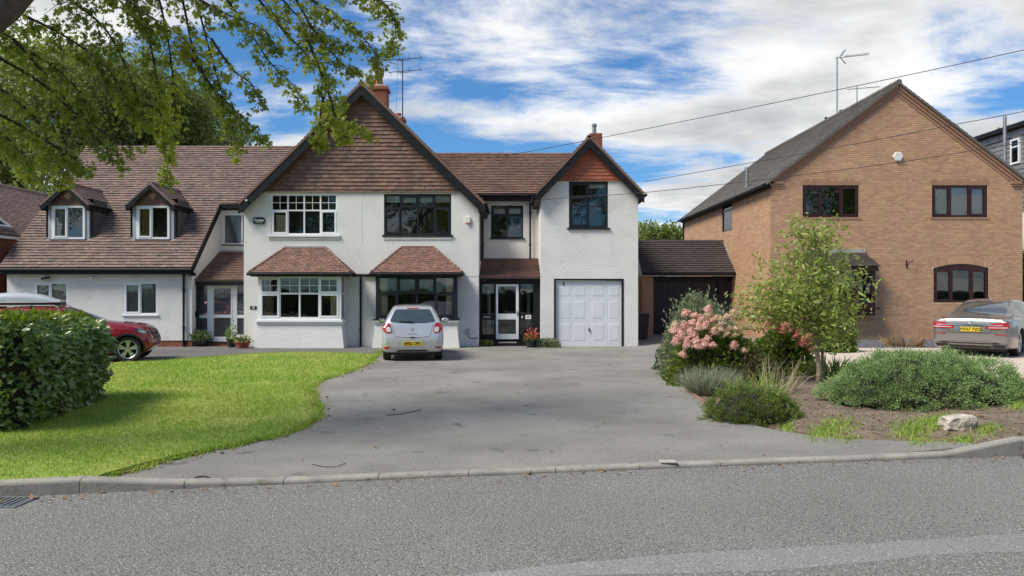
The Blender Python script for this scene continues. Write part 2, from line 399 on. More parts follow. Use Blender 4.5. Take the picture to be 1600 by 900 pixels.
m_brickdk = mat('brown_brick_trim', (0.40, 0.235, 0.15), (0.31, 0.175, 0.11), scale=2, island=0.5, rough=0.85, bump=(60, 0.4, 0.004))
m_mortar = mat('mortar', (0.70, 0.57, 0.44), (0.62, 0.50, 0.38), scale=3, rough=0.95)
m_brickred = mat('red_brick', (0.33, 0.10, 0.055), (0.20, 0.062, 0.038), scale=3, island=0.6, rough=0.85, bump=(60, 0.4, 0.004))
m_mortar2 = mat('grey_mortar', (0.36, 0.31, 0.27), rough=0.95)
m_pot = mat('terracotta', (0.40, 0.115, 0.06), (0.30, 0.085, 0.045), scale=6, rough=0.8)
m_stonecap = mat('cement_cap', (0.5, 0.46, 0.40), (0.36, 0.33, 0.29), scale=9, rough=0.9)
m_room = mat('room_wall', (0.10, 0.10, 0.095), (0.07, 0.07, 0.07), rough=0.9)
m_dark = mat('dark_inside', (0.012, 0.013, 0.022), (0.008, 0.009, 0.016), rough=0.8)
m_navy = mat('navy_boards', (0.012, 0.014, 0.03), (0.008, 0.01, 0.02), rough=0.6)
m_curt = mat('cream_curtain', (0.80, 0.74, 0.62), (0.68, 0.62, 0.50), rough=0.9)
m_curtp = mat('beige_curtain', (0.42, 0.31, 0.26), (0.34, 0.25, 0.2), rough=0.9)
m_curto = mat('ochre_curtain', (0.40, 0.29, 0.10), (0.32, 0.22, 0.07), rough=0.9)
m_blind = mat('pale_blind', (0.80, 0.81, 0.76), rough=0.8)
m_blindg = mat('grey_blind', (0.58, 0.60, 0.58), rough=0.8)
m_steel = mat('galvanised_steel', (0.32, 0.33, 0.34), (0.24, 0.25, 0.26), rough=0.45, metal=0.6)
m_wire = mat('black_cable', (0.02, 0.02, 0.022), rough=0.6)
m_white = mat('white_paint', (0.8, 0.8, 0.78), rough=0.5)
m_red = mat('red_plastic', (0.5, 0.03, 0.02), rough=0.4)
m_glass = glass_mat('window_glass')
m_slat = mat('grey_cladding', (0.21, 0.215, 0.22), (0.17, 0.175, 0.18), scale=3, rough=0.6)

m_ground = mat('soil_ground', (0.10, 0.085, 0.05), (0.06, 0.07, 0.03), scale=0.3, rough=1.0)
m_soil = mat('bed_soil', (0.24, 0.185, 0.14), (0.12, 0.09, 0.068), scale=4, rough=1.0, bump=(28, 0.9, 0.05), contrast=(0.3, 0.7), speck=((0.36, 0.28, 0.19), 38, 0.60))
m_lawn = mat('lawn_turf', (0.19, 0.29, 0.03), (0.36, 0.39, 0.10), scale=0.55, rough=1.0, bump=(60, 0.6, 0.03))
m_blade = mat('grass_blade', (0.175, 0.34, 0.03), (0.42, 0.47, 0.13), scale=0.5, island=0.38, rough=0.6, trans=0.35, contrast=(0.35, 0.65), hue=0.012)
m_blade2 = mat('weed_blade', (0.20, 0.35, 0.045), (0.38, 0.46, 0.11), scale=2, island=0.6, rough=0.6, trans=0.35)
m_drive = mat('drive_tarmac', (0.27, 0.257, 0.23), (0.165, 0.156, 0.139), scale=0.5, rough=0.92, contrast=(0.35, 0.65), detail=9, bump=(90, 0.6, 0.01), speck=[((0.085, 0.083, 0.078), 50, 0.56), ((0.42, 0.41, 0.385), 66, 0.59), ((0.13, 0.126, 0.118), 1.7, 0.63)])
m_road = mat('road_asphalt', (0.20, 0.195, 0.18), (0.157, 0.153, 0.142), scale=0.5, rough=0.9, detail=8, bump=(46, 0.9, 0.02), contrast=(0.3, 0.7), speck=[((0.055, 0.055, 0.052), 62, 0.55), ((0.47, 0.46, 0.44), 74, 0.585)])
m_band = mat('worn_asphalt', (0.245, 0.245, 0.242), (0.20, 0.20, 0.197), scale=0.8, rough=0.9, detail=8, bump=(46, 0.8, 0.016), speck=[((0.12, 0.12, 0.118), 62, 0.57), ((0.46, 0.46, 0.45), 74, 0.60)])
m_path = mat('path_tarmac', (0.16, 0.15, 0.14), (0.11, 0.105, 0.10), scale=0.6, rough=0.95, bump=(80, 0.6, 0.01))
m_kerb = mat('kerb_concrete', (0.34, 0.32, 0.28), (0.23, 0.22, 0.195), scale=3.5, rough=0.92, bump=(60, 0.6, 0.01), contrast=(0.35, 0.65), speck=((0.16, 0.17, 0.12), 11, 0.63))
m_paver = mat('block_paver', (0.66, 0.56, 0.47), (0.52, 0.43, 0.35), scale=0.8, island=0.6, rough=0.9, bump=(70, 0.3, 0.004))
m_sand = mat('joint_sand', (0.28, 0.23, 0.17), rough=1.0)
m_slate = mat('slate_chips', (0.07, 0.072, 0.085), (0.14, 0.14, 0.155), scale=6, island=0.7, rough=0.75)
m_edge = mat('edging_brick', (0.34, 0.19, 0.13), (0.24, 0.15, 0.11), scale=5, rough=0.9, bump=(60, 0.5, 0.006))

# ------------------------------------------------------------------ ground
def sstep(a, b, x):
    t = min(max((x-a)/(b-a), 0.0), 1.0); return t*t*(3-2*t)
def terr(x, y): return 0.2*sstep(3.6, 8.0, x)
def kerbY(x): return 7.98+0.165*x+0.12*max(0.0, 1-((x-1)/6.0)**2)
KW = 0.13
def sheet(name, outline, m, dz, zf=terr, grid=0.5, rough=0.0, rscale=1.5, label=None, kind='structure', holes=()):
    xs = [p[0] for p in outline]; ys = [p[1] for p in outline]; pts = []
    x = min(xs)+grid/2
    while x < max(xs):
        y = min(ys)+grid/2
        while y < max(ys):
            if pip(x, y, outline) and abs(x) < 14 and y < 30: pts.append((x+random.uniform(-.1, .1)*grid, y+random.uniform(-.1, .1)*grid))
            y += grid
        x += grid
    v, f = tri_poly(outline, holes, pts)
    mb = MB(); mb.add([(p[0], p[1], zf(p[0], p[1])+dz+(mnoise.noise(Vector((p[0]*rscale, p[1]*rscale, 3.1)))*rough if rough else 0)) for p in v], f)
    k = len(outline); zz = [zf(p[0], p[1])+dz for p in outline]
    mb.add([(p[0], p[1], z+rough*0.3) for p, z in zip(outline, zz)]+[(p[0], p[1], -0.17) for p in outline], [(i, (i+1) % k, k+(i+1) % k, k+i) for i in range(k)])
    o = mb.build(name, m, None, smooth=0.9); o['kind'] = kind
    if label: o['label'] = label
    return o

gm = MB(); gm.add([(-900, -900, -0.16), (900, -900, -0.16), (900, 900, -0.16), (-900, 900, -0.16)], [(0, 1, 2, 3)])
tag(gm.build('ground', m_ground), 'bare earth and rough grass stretching to the horizon', kind='structure')

# road, with the camera on the far footway
rx = [i*0.8-40 for i in range(101)]
mb = MB(); n = len(rx)
mb.add([(x, kerbY(x)+0.02, -0.035) for x in rx]+[(x, 1.35+0.165*x, -0.005) for x in rx], [(i+1, i, n+i, n+i+1) for i in range(n-1)])
tag(mb.build('road', m_road, smooth=True), 'grey asphalt road with coarse pale chippings running past the houses', kind='structure')
mb = MB(); rxb = [i*0.25-1.0 for i in range(41)]; n = len(rxb)
def bandw(x, s): return mnoise.noise(Vector((x*0.8, s, 0)))*0.10+mnoise.noise(Vector((x*3.1, s+4, 0)))*0.04
bz = lambda x, y: -0.035+0.03*(kerbY(x)-y)/(kerbY(x)-(1.35+0.165*x))+0.0012
lo_ = [(x, 5.18+0.17*x+bandw(x, 1.0)-.16*min(1, (x+1)/2)) for x in rxb]; hi_ = [(x, 5.2+0.17*x+bandw(x, 7.0)+.20*min(1, (x+1)/2)) for x in rxb]
mb.add([(x, y, bz(x, y)) for x, y in lo_]+[(x, y, bz(x, y)) for x, y in hi_], [(i, i+1, n+i+1, n+i) for i in range(n-1)])
tag(mb.build('road_patch', m_band, smooth=True), 'paler worn strip of asphalt along the road', kind='structure')
mb = MB(); n = len(rx)
mb.add([(x, 1.33+0.165*x, 0.09) for x in rx]+[(x, -8+0.165*x, 0.10) for x in rx]+[(x, 1.33+0.165*x, -0.03) for x in rx], [(i+1, i, n+i, n+i+1) for i in range(n-1)]+[(i, i+1, 2*n+i+1, 2*n+i) for i in range(n-1)])
tag(mb.build('pavement', m_path), 'tarmac footway on the near side of the road', kind='structure')

def kb(x): return (x, kerbY(x)+KW-0.01)
edgeL = smooth_loop([G(*p) for p in [(150, 752), (225, 730), (300, 711), (380, 694), (440, 680), (480, 664), (499, 645), (491, 622), (488, 606), (511, 592), (551, 580), (578, 567), (589, 556), (592, 549)]], closed=False)
edgeR = smooth_loop([G(*p) for p in [(1037, 541), (1048, 572), (1060, 590), (1072, 608), (1095, 626), (1128, 646), (1178, 664), (1245, 677), (1310, 686), (1400, 693), (1470, 698), (1522, 702)]], closed=False)
xl, xr = edgeL[0][0], edgeR[-1][0]
edgeL[0] = kb(xl); edgeR[-1] = kb(xr)
front = [kb(xl+(xr-xl)*i/30) for i in range(1, 30)]
drive_poly = edgeL + [(edgeL[-1][0], 29.5), (5.6, 33.0), (9.0, 33.0), (9.0, 30.6), (6.2, 27.0)] + edgeR + front[::-1]
sheet('driveway', drive_poly, m_drive, 0.0, grid=0.7, label='wide grey tarmac driveway sweeping from the kerb to the garage')

def zl(x, y): return 0.014+0.036*sstep(-2.6, -4.2, x)*sstep(11.0, 8.0, y)
topL = smooth_loop([G(*p) for p in [(588, 555), (560, 552.5), (480, 551), (400, 553), (330, 558), (250, 563), (180, 567.5), (90, 572), (0, 577)]], closed=False)
lawn_poly = edgeL[:-1] + topL + [(-26, topL[-1][1]), (-26, kb(-26)[1])] + [kb(-26+(xl+26)*i/40) for i in range(1, 40)]
lawn = sheet('lawn', lawn_poly, m_lawn, 0.0, zf=zl, grid=0.45, rough=0.022, rscale=1.1, label='bright green mown lawn in front of the white house')
path_poly = [(-26, 30), (-26, topL[-1][1]-0.05)] + topL[::-1] + [(edgeL[-1][0]-0.02, 30)]
sheet('path', path_poly, m_path, -0.004, zf=lambda x, y: 0.0, grid=1.0, label='narrow tarmac path along the front of the left house')

bedT = smooth_loop([G(px, py, 0.12) for px, py in [(1043, 556), (1100, 566), (1175, 580), (1240, 586), (1300, 588), (1400, 596), (1500, 603), (1600, 610), (1800, 628)]], closed=False)
bed_poly = [(edgeR[0][0]+.02, 27.2), (8.95, 27.2), (8.95, 22.8), (26, 22.8), (26, kb(26)[1])] + [kb(26-(26-xr)*i/40) for i in range(1, 40)] + edgeR[::-1]
bedx = [p[0] for p in bedT]; bedy = [p[1] for p in bedT]
def zb(x, y):
    d = min(min((x-p[0])**2+(y-p[1])**2 for p in edgeR), (y-kerbY(x)-KW)**2)**0.5
    return terr(x, y)+0.10*sstep(0.0, 1.2, d)*sstep(0.0, 0.9, float(np.interp(x, bedx, bedy))-y)
sheet('soil', bed_poly, m_soil, -0.03, zf=zb, grid=0.3, rough=0.025, rscale=3.5, label='bare brown soil of the planting bed beside the drive')
pav_poly = [(5.4, bedT[0][1]+0.6)] + [(p[0], p[1]-0.02) for p in bedT[2:]] + [(26, bedT[-1][1]), (26, 22.9), (9.05, 22.9), (8.9, 30.5), (6.3, 26.9)]
sheet('paving', pav_poly, m_sand, -0.004, grid=0.8, label='pale block paving in front of the brick house')
PAV = bpy.data.objects['paving']
mb = MB(); cv = [rect(7.4, 21, 15.2, 22.9), rect(5.6, 7.4, 17.5, 24.0)]
pl0 = Plane((0, 0, 0), (1, 0, 0), (0, 1, 0)); tiles(mb, pl0, cv, w=0.2, gauge=0.1, lap=0.94, lo=0.010, hi=0.010, gap=0.008, jit=0.002, seed=5)
mb.v = [(x, y, z+terr(x, y)) for x, y, z in mb.v]
def in_pav(f): x = sum(mb.v[i][0] for i in f)/len(f); y = sum(mb.v[i][1] for i in f)/len(f); return pip(x, y, pav_poly)
mb.f = [f for f in mb.f if in_pav(f)]
o = mb.build('block', m_paver, PAV); o['kind'] = 'stuff'
slate = MB(); slate.add([(9.1, 22.88, 0.2), (26, 22.88, 0.2), (26, 27.2, 0.21), (9.1, 27.2, 0.21)], [(0, 1, 2, 3)])
o = slate.build('gravel', m_slate); tag(o, 'dark slate chippings under the windows of the brick house', 'gravel', kind='stuff')
mb = MB(); rs = random.Random(3)
for i in range(4200):
    x = rs.uniform(9.2, 18.2); y = rs.uniform(22.9, 26.9); s = rs.uniform(0.025, 0.06); a = rs.uniform(0, 6.28)
    c, q = math.cos(a)*s, math.sin(a)*s
    mb.add([(x+c, y+q, 0.2), (x-q, y+c*.7, 0.2+rs.uniform(0, .02)), (x-c, y-q, 0.205), (x+q*.8, y-c*.8, 0.2+rs.uniform(0, .02)), (x, y, 0.21+s*.5)], [(0, 1, 4), (1, 2, 4), (2, 3, 4), (3, 0, 4)])
mb.build('slate_chips', m_slate, o)['kind'] = 'stuff'

# grass blades on the lawn
def pip_np(x, y, poly):
    c = np.zeros(len(x), bool); n = len(poly); j = n-1
    for i in range(n):
        xi, yi = poly[i]; xj, yj = poly[j]
        if yi != yj: c ^= ((yi > y) != (yj > y)) & (x < (xj-xi)*(y-yi)/(yj-yi)+xi)
        j = i
    return c
def scatter_in(poly, n, bounds, w=None):
    x0, x1, y0, y1 = bounds; out = []; tot = 0
    while tot < n:
        x = RNG.uniform(x0, x1, 60000); y = RNG.uniform(y0, y1, 60000)
        if w is not None:
            k = RNG.uniform(0, 1, 60000) < w(x, y); x = x[k]; y = y[k]
        k = pip_np(x, y, poly); out.append(np.stack([x[k], y[k]], 1)); tot += int(k.sum())
    return np.concatenate(out)[:n]
pp = scatter_in(lawn_poly, 120000, (-11.5, -1.0, 7.2, 24.5), lambda x, y: np.clip((9.5/y)**1.5, 0, 1))
pz = np.array([zl(a, b) for a, b in pp])
dirs = np.stack([RNG.normal(0, .55, len(pp)), RNG.normal(0, .55, len(pp)), np.ones(len(pp))], 1)
sz = RNG.uniform(0.022, 0.052, len(pp))*np.clip(pp[:, 1]/10, 1, 1.4)
ne = 9000; ei = RNG.integers(0, len(edgeL)-1, ne); et = RNG.uniform(0, 1, ne); EA = np.array(edgeL); ep = EA[ei]+(EA[ei+1]-EA[ei])*et[:, None]+RNG.normal(0, .035, (ne, 2))*(1+np.sin(ei*1.7+et*5))[:, None]
pp = np.concatenate([pp, ep]); pz = np.concatenate([pz, np.full(ne, .006)]); dirs = np.concatenate([dirs, np.stack([RNG.normal(.25, .6, ne), RNG.normal(-.1, .6, ne), np.ones(ne)], 1)]); sz = np.concatenate([sz, RNG.uniform(.03, .075, ne)])
g = leaves_mesh('grass', (BLADE[0]*np.array([2.2, 1, 1]), BLADE[1]), np.column_stack([pp, pz-0.004]), dirs, sz, m_blade)
tag(g, 'short bright green grass blades of the mown lawn', 'grass', kind='stuff')

# kerb stones, one by one
kerb = empty('kerb', (0, 8, 0)); kerb['kind'] = 'structure'; kerb['label'] = 'concrete kerb stones between the road and the drive'
def kerb_top(x):
    a = 0.095*sstep(-2.9, -3.9, x); b = 0.10*sstep(5.0, 5.6, x)
    return max(a, b)+0.012+min(terr(x, 0), 0.06)*(0.35 if x < 5.4 else 1)
xk = -3.95-0.93*16; ks = random.Random(2); i = 0
while xk < 22:
    Lk = 0.915; x0, x1 = xk+0.001, xk+Lk-0.001
    if abs(x0-5.5) < 0.5 and x0 < 5.45: pass
    mb = MB(); zt0, zt1 = kerb_top(x0)+ks.uniform(-.004, .004), kerb_top(x1)+ks.uniform(-.004, .004); dy = ks.uniform(-.006, .006)
    prof = lambda x, zt: [(x, kerbY(x)+dy, -0.12), (x, kerbY(x)+dy, zt-0.03), (x, kerbY(x)+dy+0.008, zt-0.011), (x, kerbY(x)+dy+0.028, zt), (x, kerbY(x)+KW+dy, zt), (x, kerbY(x)+KW+dy, -0.12)]
    a, b = prof(x0, zt0), prof(x1, zt1); k = len(a)
    mb.add(a+b, [tuple(range(k)), tuple(range(2*k-1, k-1, -1))]+[(j, k+j, k+(j+1) % k, (j+1) % k) for j in range(k)])
    mb.build('kerb_stone', m_kerb, kerb, bevel=0.004)
    xk += Lk+0.004; i += 1
# brick edging: flat bricks along the lawn and along the bed
def edging(name, pts, label, s0, s1, w=0.10, L=0.215, z0=0.0):
    root = empty(name, (pts[0][0], pts[0][1], 0)); root['kind'] = 'structure'; root['label'] = label
    mbb = MB(); mbb.box(-L/2+.005, L/2-.005, -w/2, w/2, -0.05, 0.012); me = None
    acc = 0.0; nxt = s0
    for p, q in zip(pts[:-1], pts[1:]):
        d = math.dist(p, q)
        while nxt <= acc+d and nxt < s1:
            t = (nxt-acc)/d; x = p[0]+(q[0]-p[0])*t; y = p[1]+(q[1]-p[1])*t
            if me is None: o = mbb.build('brick', m_edge, root, world=False, bevel=0.006); me = o.data
            else: o = link_mesh('brick', me, None, root)
            o.location = Vector((x, y, z0+terr(x, y)+random.uniform(-.006, .006)))-Vector(root.location)
            o.rotation_euler = (random.uniform(-.03, .03), random.uniform(-.03, .03), math.atan2(q[1]-p[1], q[0]-p[0])+random.uniform(-.05, .05))
            nxt += L
        acc += d
edging('lawn_edging', edgeL, 'row of worn flat bricks between lawn and drive', 0.25, 3.2)
edging('bed_edging', [(p[0]+0.02, p[1]+0.03) for p in edgeR], 'row of worn flat bricks along the planting bed', 9.6, 14.3)

# ------------------------------------------------------------------ windows
def curtain(parent, pl, u0, u1, v0, v1, n, m, waves=6, amp=0.03):
    mb = MB(); k = waves*6; a = []; b = []
    for i in range(k+1):
        t = i/k; u = u0+(u1-u0)*t; d = n+amp*math.sin(t*waves*6.283)+amp*.4*math.sin(t*waves*2.3+1)
        a.append(pl.at(u, v0, d)); b.append(pl.at(u, v1, d))
    mb.add(a+b, [(i, i+1, k+2+i, k+1+i) for i in range(k)]); return mb.build('curtain', m, parent, smooth=True)
def slab(parent, name, pl, u0, u1, v0, v1, n0, n1, m, bevel=0.0):
    mb = MB(); pbox(mb, pl, u0, u1, v0, v1, n0, n1); return mb.build(name, m, parent, bevel=bevel)
def window(parent, pl, u0, u1, v0, v1, cols, rows, m, fw=0.055, n=-0.06, depth=0.07, mull=0.05, sash=(), bars=None, lead=(), sill=None,
           room=1.4, label=None, curtains=(), blinds=(), gm=None, frame_skip='', name='window', msill=None, lead_m=None):
    """frame with mullions and transoms; panes, sashes and the sill are its children"""
    if u0 > u1: u0, u1 = u1, u0
    if v0 > v1: v0, v1 = v1, v0
    us = [u0]+[u0+(u1-u0)*c for c in cols]+[u1]; vs = [v0]+[v0+(v1-v0)*r for r in rows]+[v1]
    mb = MB(); na, nb = n-depth/2, n+depth/2
    pbox(mb, pl, u0, u0+fw, v0, v1, na, nb); pbox(mb, pl, u1-fw, u1, v0, v1, na, nb)
    pbox(mb, pl, u0+fw, u1-fw, v0, v0+fw, na+.001, nb-.001); pbox(mb, pl, u0+fw, u1-fw, v1-fw, v1, na+.001, nb-.001)
    for c in us[1:-1]: pbox(mb, pl, c-mull/2, c+mull/2, v0+fw, v1-fw, na+.003, nb-.003)
    for r in vs[1:-1]: pbox(mb, pl, u0+fw, u1-fw, r-mull/2, r+mull/2, na+.006, nb-.006)
    cells = {}
    for i in range(len(us)-1):
        for j in range(len(vs)-1):
            a = us[i]+(fw if i == 0 else mull/2); b = us[i+1]-(fw if i == len(us)-2 else mull/2)
            c = vs[j]+(fw if j == 0 else mull/2); d = vs[j+1]-(fw if j == len(vs)-2 else mull/2)
            cells[(i, j)] = (a, b, c, d)
    for key, (nx, ny) in (bars or {}).items():
        a, b, c, d = cells[key]
        for k in range(1, nx): x = a+(b-a)*k/nx; pbox(mb, pl, x-.009, x+.009, c, d, n-.012, n+.016)
        for k in range(1, ny): z = c+(d-c)*k/ny; pbox(mb, pl, a, b, z-.009, z+.009, n-.010, n+.014)
    w = mb.build(name, m, parent)
    if label: w['label'] = label
    for key, (a, b, c, d) in cells.items():
        if key in sash:
            s = MB(); t = 0.045; q0, q1 = n-.02, nb+.016
            pbox(s, pl, a-.012, a+t, c-.012, d+.012, q0, q1); pbox(s, pl, b-t, b+.012, c-.012, d+.012, q0, q1)
            pbox(s, pl, a+t, b-t, c-.012, c+t, q0, q1-.001); pbox(s, pl, a+t, b-t, d-t, d+.012, q0, q1-.001)
            s.build('sash', m, w); a, b, c, d = a+t, b-t, c+t, d-t
        g = MB(); pbox(g, pl, a-.004, b+.004, c-.004, d+.004, n-.006, n+.006); g.build('pane', gm or m_glass, w)
        if key in lead:
            l = MB(); st = 0.115; up = Vector(pl.N)
            k0 = int((c-b)/st)-2
            for sgn in (1, -1):
                for k in range(-40, 60):
                    # diagonal came u*sgn*1.5 + v = const, clipped to the pane
                    cc = c+k*st; pts = []
                    for uu in (a, b):
                        vv = cc+sgn*1.5*(uu-a)
                        pts.append((uu, vv))
                    (ua, va), (ub, vb) = pts
                    if max(va, vb) < c or min(va, vb) > d: continue
                    def cut(p, q, lim, lower):
                        if lower and p[1] < lim: t = (lim-p[1])/(q[1]-p[1]); return (p[0]+(q[0]-p[0])*t, lim)
                        if not lower and p[1] > lim: t = (p[1]-lim)/(p[1]-q[1]); return (p[0]+(q[0]-p[0])*t, lim)
                        return p
                    p, q = (ua, va), (ub, vb); p = cut(p, q, c, True); q = cut(q, p, c, True); p = cut(p, q, d, False); q = cut(q, p, d, False)
                    if math.dist(p, q) > 0.03: l.bar(pl.at(*p, n+.009), pl.at(*q, n+.009), .006, .006, pl.N)
            l.build('leading', lead_m or m_lead, w)
    for (ca, cb, z0, z1, mm, wv) in curtains: curtain(w, pl, u0+(u1-u0)*ca, u0+(u1-u0)*cb, v0+(v1-v0)*z0, v0+(v1-v0)*z1, n-.085, mm, wv)
    for (ca, cb, z0, z1, mm) in blinds: slab(w, 'blind', pl, u0+(u1-u0)*ca, u0+(u1-u0)*cb, v0+(v1-v0)*z0, v0+(v1-v0)*z1, n-.06, n-.052, mm)
    if sill:
        sw, sh, sp = sill; s = MB(); pbox(s, pl, u0-sw, u1+sw, v0-sh, v0-.001, n-.03, sp); s.build('sill', msill or m, w, bevel=.006)
    if room:
        rb = MB(); a0, a1, b0, b1 = u0-.25, u1+.25, v0-.5, v1+.25; f0, f1 = n-depth/2-.02, n-room
        q = [pl.at(a0, b0, f0), pl.at(a1, b0, f0), pl.at(a1, b1, f0), pl.at(a0, b1, f0), pl.at(a0, b0, f1), pl.at(a1, b0, f1), pl.at(a1, b1, f1), pl.at(a0, b1, f1)]
        rb.add(q, [(0, 1, 5, 4), (1, 2, 6, 5), (2, 3, 7, 6), (3, 0, 4, 7), (4, 5, 6, 7)]); rb.build('room', m_room, w)
    return w

# ------------------------------------------------------------------ the pair of white houses
Y0 = 26.4; YB = 28.9
HS = empty('semi_detached_house', (-5.2, 26.4, 0), label='long white rendered pair of gabled houses with tiled roofs and attached garage', cat='house')
fp = Plane((0, Y0, 0), (1, 0, 0), (0, 0, 1)); bp_ = Plane((0, YB, 0), (1, 0, 0), (0, 0, 1))
def fx(px): return GX(px, Y0)
def fz(py): return GZ(py, Y0)
XL, XR = fx(381), fx(748)
APX, APZ, TS = -5.11, 9.0, 0.981      # main gable: apex of the tile line and slope
def rz(x): return APZ-TS*abs(x-APX)
# openings
wUL = rect(fx(423), fx(527), fz(367), fz(303)); wUR = rect(fx(600), fx(705), fz(367), fz(303))
zbt, zbb = fz(431), fz(500)
bayL = (GX(403, 25.8), GX(533, 25.8)); bayR = (GX(587, 25.8), GX(713, 25.8))
hL = rect(bayL[0]+.1, bayL[1]-.1, 0.95, 2.35); hR = rect(bayR[0]+.1, bayR[1]-.1, 0.95, 2.35)
mb = MB()
outer = [(XL, -0.2), (XR, -0.2), (XR, rz(XR)-.13), (APX, APZ-.13), (XL, rz(XL)-.13)]
wall_sheet(mb, fp, outer, [wUL, wUR, hL, hR], 0.11)
# side walls of the main block
for x, s in ((XL, -1), (XR, 1)):
    z = rz(x)-.13; q = [(x, Y0, -0.2), (x, 36, -0.2), (x, 36, z), (x, Y0, z)]
    mb.add(q, [(0, 1, 2, 3) if s > 0 else (3, 2, 1, 0)])
mb.build('front_wall', m_render, HS)
b = MB(); pbox(b, fp, XL-.01, XR+.01, -0.12, fz(545)-.0, -.05, .012); b.build('plinth', m_black2, HS)
# main roof
def gable_roof(apx, apz, ts, half, y0, y1, tm, seed, ridge_m, nm='roof', halfR=None):
    sl = math.hypot(1, ts); objs = []
    r = MB(); u = MB()
    for s, hw in ((-1, half), (1, halfR or half)):
        L = hw*sl
        if s < 0: pl = Plane((apx-hw, y1, apz-ts*hw), (0, -1, 0), (1, 0, ts))   # left slope, N up-left
        else: pl = Plane((apx+hw, y0, apz-ts*hw), (0, 1, 0), (-1, 0, ts))
        W = y1-y0
        tiles(r, pl, [rect(0, W, 0, L)], seed=seed+s, w=0.23, gauge=0.15, lap=1.0, lo=.042)
        u.hexa([pl.at(0, 0, -.06), pl.at(W, 0, -.06), pl.at(W, L, -.06), pl.at(0, L, -.06)], [pl.at(0, 0, -.004), pl.at(W, 0, -.004), pl.at(W, L, -.004), pl.at(0, L, -.004)])
    o = u.build(nm, tm, HS); r.build('tiles', tm, o)['kind'] = 'stuff'
    g = MB(); y = y0
    while y < y1-.1:
        l = min(.30, y1-y); k = 7; a = []; bq = []
        for i in range(k):
            t = math.pi*i/(k-1); xx = -math.cos(t)*.115; zz = math.sin(t)*.085-.055
            a.append((apx+xx, y, apz+zz+.01)); bq.append((apx+xx, y+l-.008, apz+zz))
        g.add(a+bq, [(i, k+i, k+i+1, i+1) for i in range(k-1)]+[tuple(range(k))]); y += l
    g.build('ridge_tiles', ridge_m, o)
    return o
roof_main = gable_roof(APX, APZ, TS, 4.19, 26.06, 36.2, m_tile2, 11, m_tile2)
def barge(apx, apz, ts, half, yf, m, w=0.30, th=0.045, wally=Y0, halfR=None):
    for s in (-1, 1):
        hw = (halfR or half) if s > 0 else half
        b = MB(); top = -0.065
        pts = [(apx, yf, apz+top), (apx+s*hw, yf, apz-ts*hw+top), (apx+s*hw, yf, apz-ts*hw+top-w*1.05), (apx+s*(hw-.14), yf, apz-ts*(hw-.14)+top-w*1.38), (apx, yf, apz+top-w*1.38)]
        if s < 0: pts = pts[::-1]
        b.prism(pts, (0, th, 0)); b.build('bargeboard', m, HS)
        so = MB()   # soffit board back to the wall
        zz = lambda x: apz-ts*abs(x-apx)-.13
        so.add([(apx, yf+th, zz(apx)), (apx+s*hw, yf+th, zz(apx+s*hw)), (apx+s*hw, wally+.05, zz(apx+s*hw)), (apx, wally+.05, zz(apx))], [(0, 1, 2, 3) if s > 0 else (3, 2, 1, 0)])
        so.build('soffit', m_black2, HS)
barge(APX, APZ, TS, 4.19, 26.075, m_black2, w=0.27)
# boxed ends of the eaves
for s, hw in ((-1, 4.19), (1, 4.19)):
    b = MB(); x = APX+s*hw; z = rz(x); x1 = XL if s < 0 else XR
    b.box(min(x, x1), max(x, x1), 26.13, 36, z-.26, z-.14); b.build('eaves_box', m_black2, HS)
    g = MB(); g.tube([(x+s*.05, 26.1, z-.05), (x+s*.05, 36, z-.05)], .055, 8); g.build('gutter', m_black, HS)
# tile hanging in the gable
hp = Plane((0, Y0-.03, 0), (1, 0, 0), (0, 0, 1)); mb = MB(); zb0 = fz(300)
hh = lambda z: (APZ-.18-z)/TS
tiles(mb, hp, [[(APX-hh(zb0), zb0), (APX+hh(zb0), zb0), (APX, APZ-.18)]], w=0.2, gauge=0.135, lo=.042, hi=.008, seed=21, jit=.006, gap=.006)
back = MB(); back.add([hp.at(APX-hh(zb0), zb0), hp.at(APX+hh(zb0), zb0), hp.at(APX, APZ-.18)], [(0, 1, 2)])
o = back.build('tile_hanging', m_hung, HS); mb.build('tiles', m_hung, o)['kind'] = 'stuff'
b = MB(); b.add([(APX-hh(zb0)-.0, Y0-.001, zb0-.05), (APX+hh(zb0), Y0-.001, zb0-.05), (APX+hh(zb0), Y0-.066, zb0+.012), (APX-hh(zb0), Y0-.066, zb0+.012)], [(0, 1, 2, 3)]); b.build('tile_fillet', m_stonecap, HS)

# first-floor windows
window(HS, fp, *[wUL[0][0], wUL[1][0], wUL[0][1], wUL[2][1]], [.255, .5, .745], [.60], m_upvc, sash={(0, 0), (3, 0)}, bars={(i, 1): (2, 2) for i in range(4)},
       sill=(.09, .07, .07), curtains=[(.06, .2, .04, .5, m_curt, 3)], blinds=[])
window(HS, fp, *[wUR[0][0], wUR[1][0], wUR[0][1], wUR[2][1]], [.25, .5, .75], [.66], m_anth, sash={(0, 0), (3, 0), (1, 1), (2, 1)}, sill=(.06, .06, .06),
       blinds=[(.02, .98, .80, .96, m_blind)])
for (a, b2) in ((419, 531), (598, 706)):
    slab(HS, 'ledge', fp, fx(a)+.02, fx(b2)-.02, fz(374), fz(371.5), -.02, .03, m_render_s)
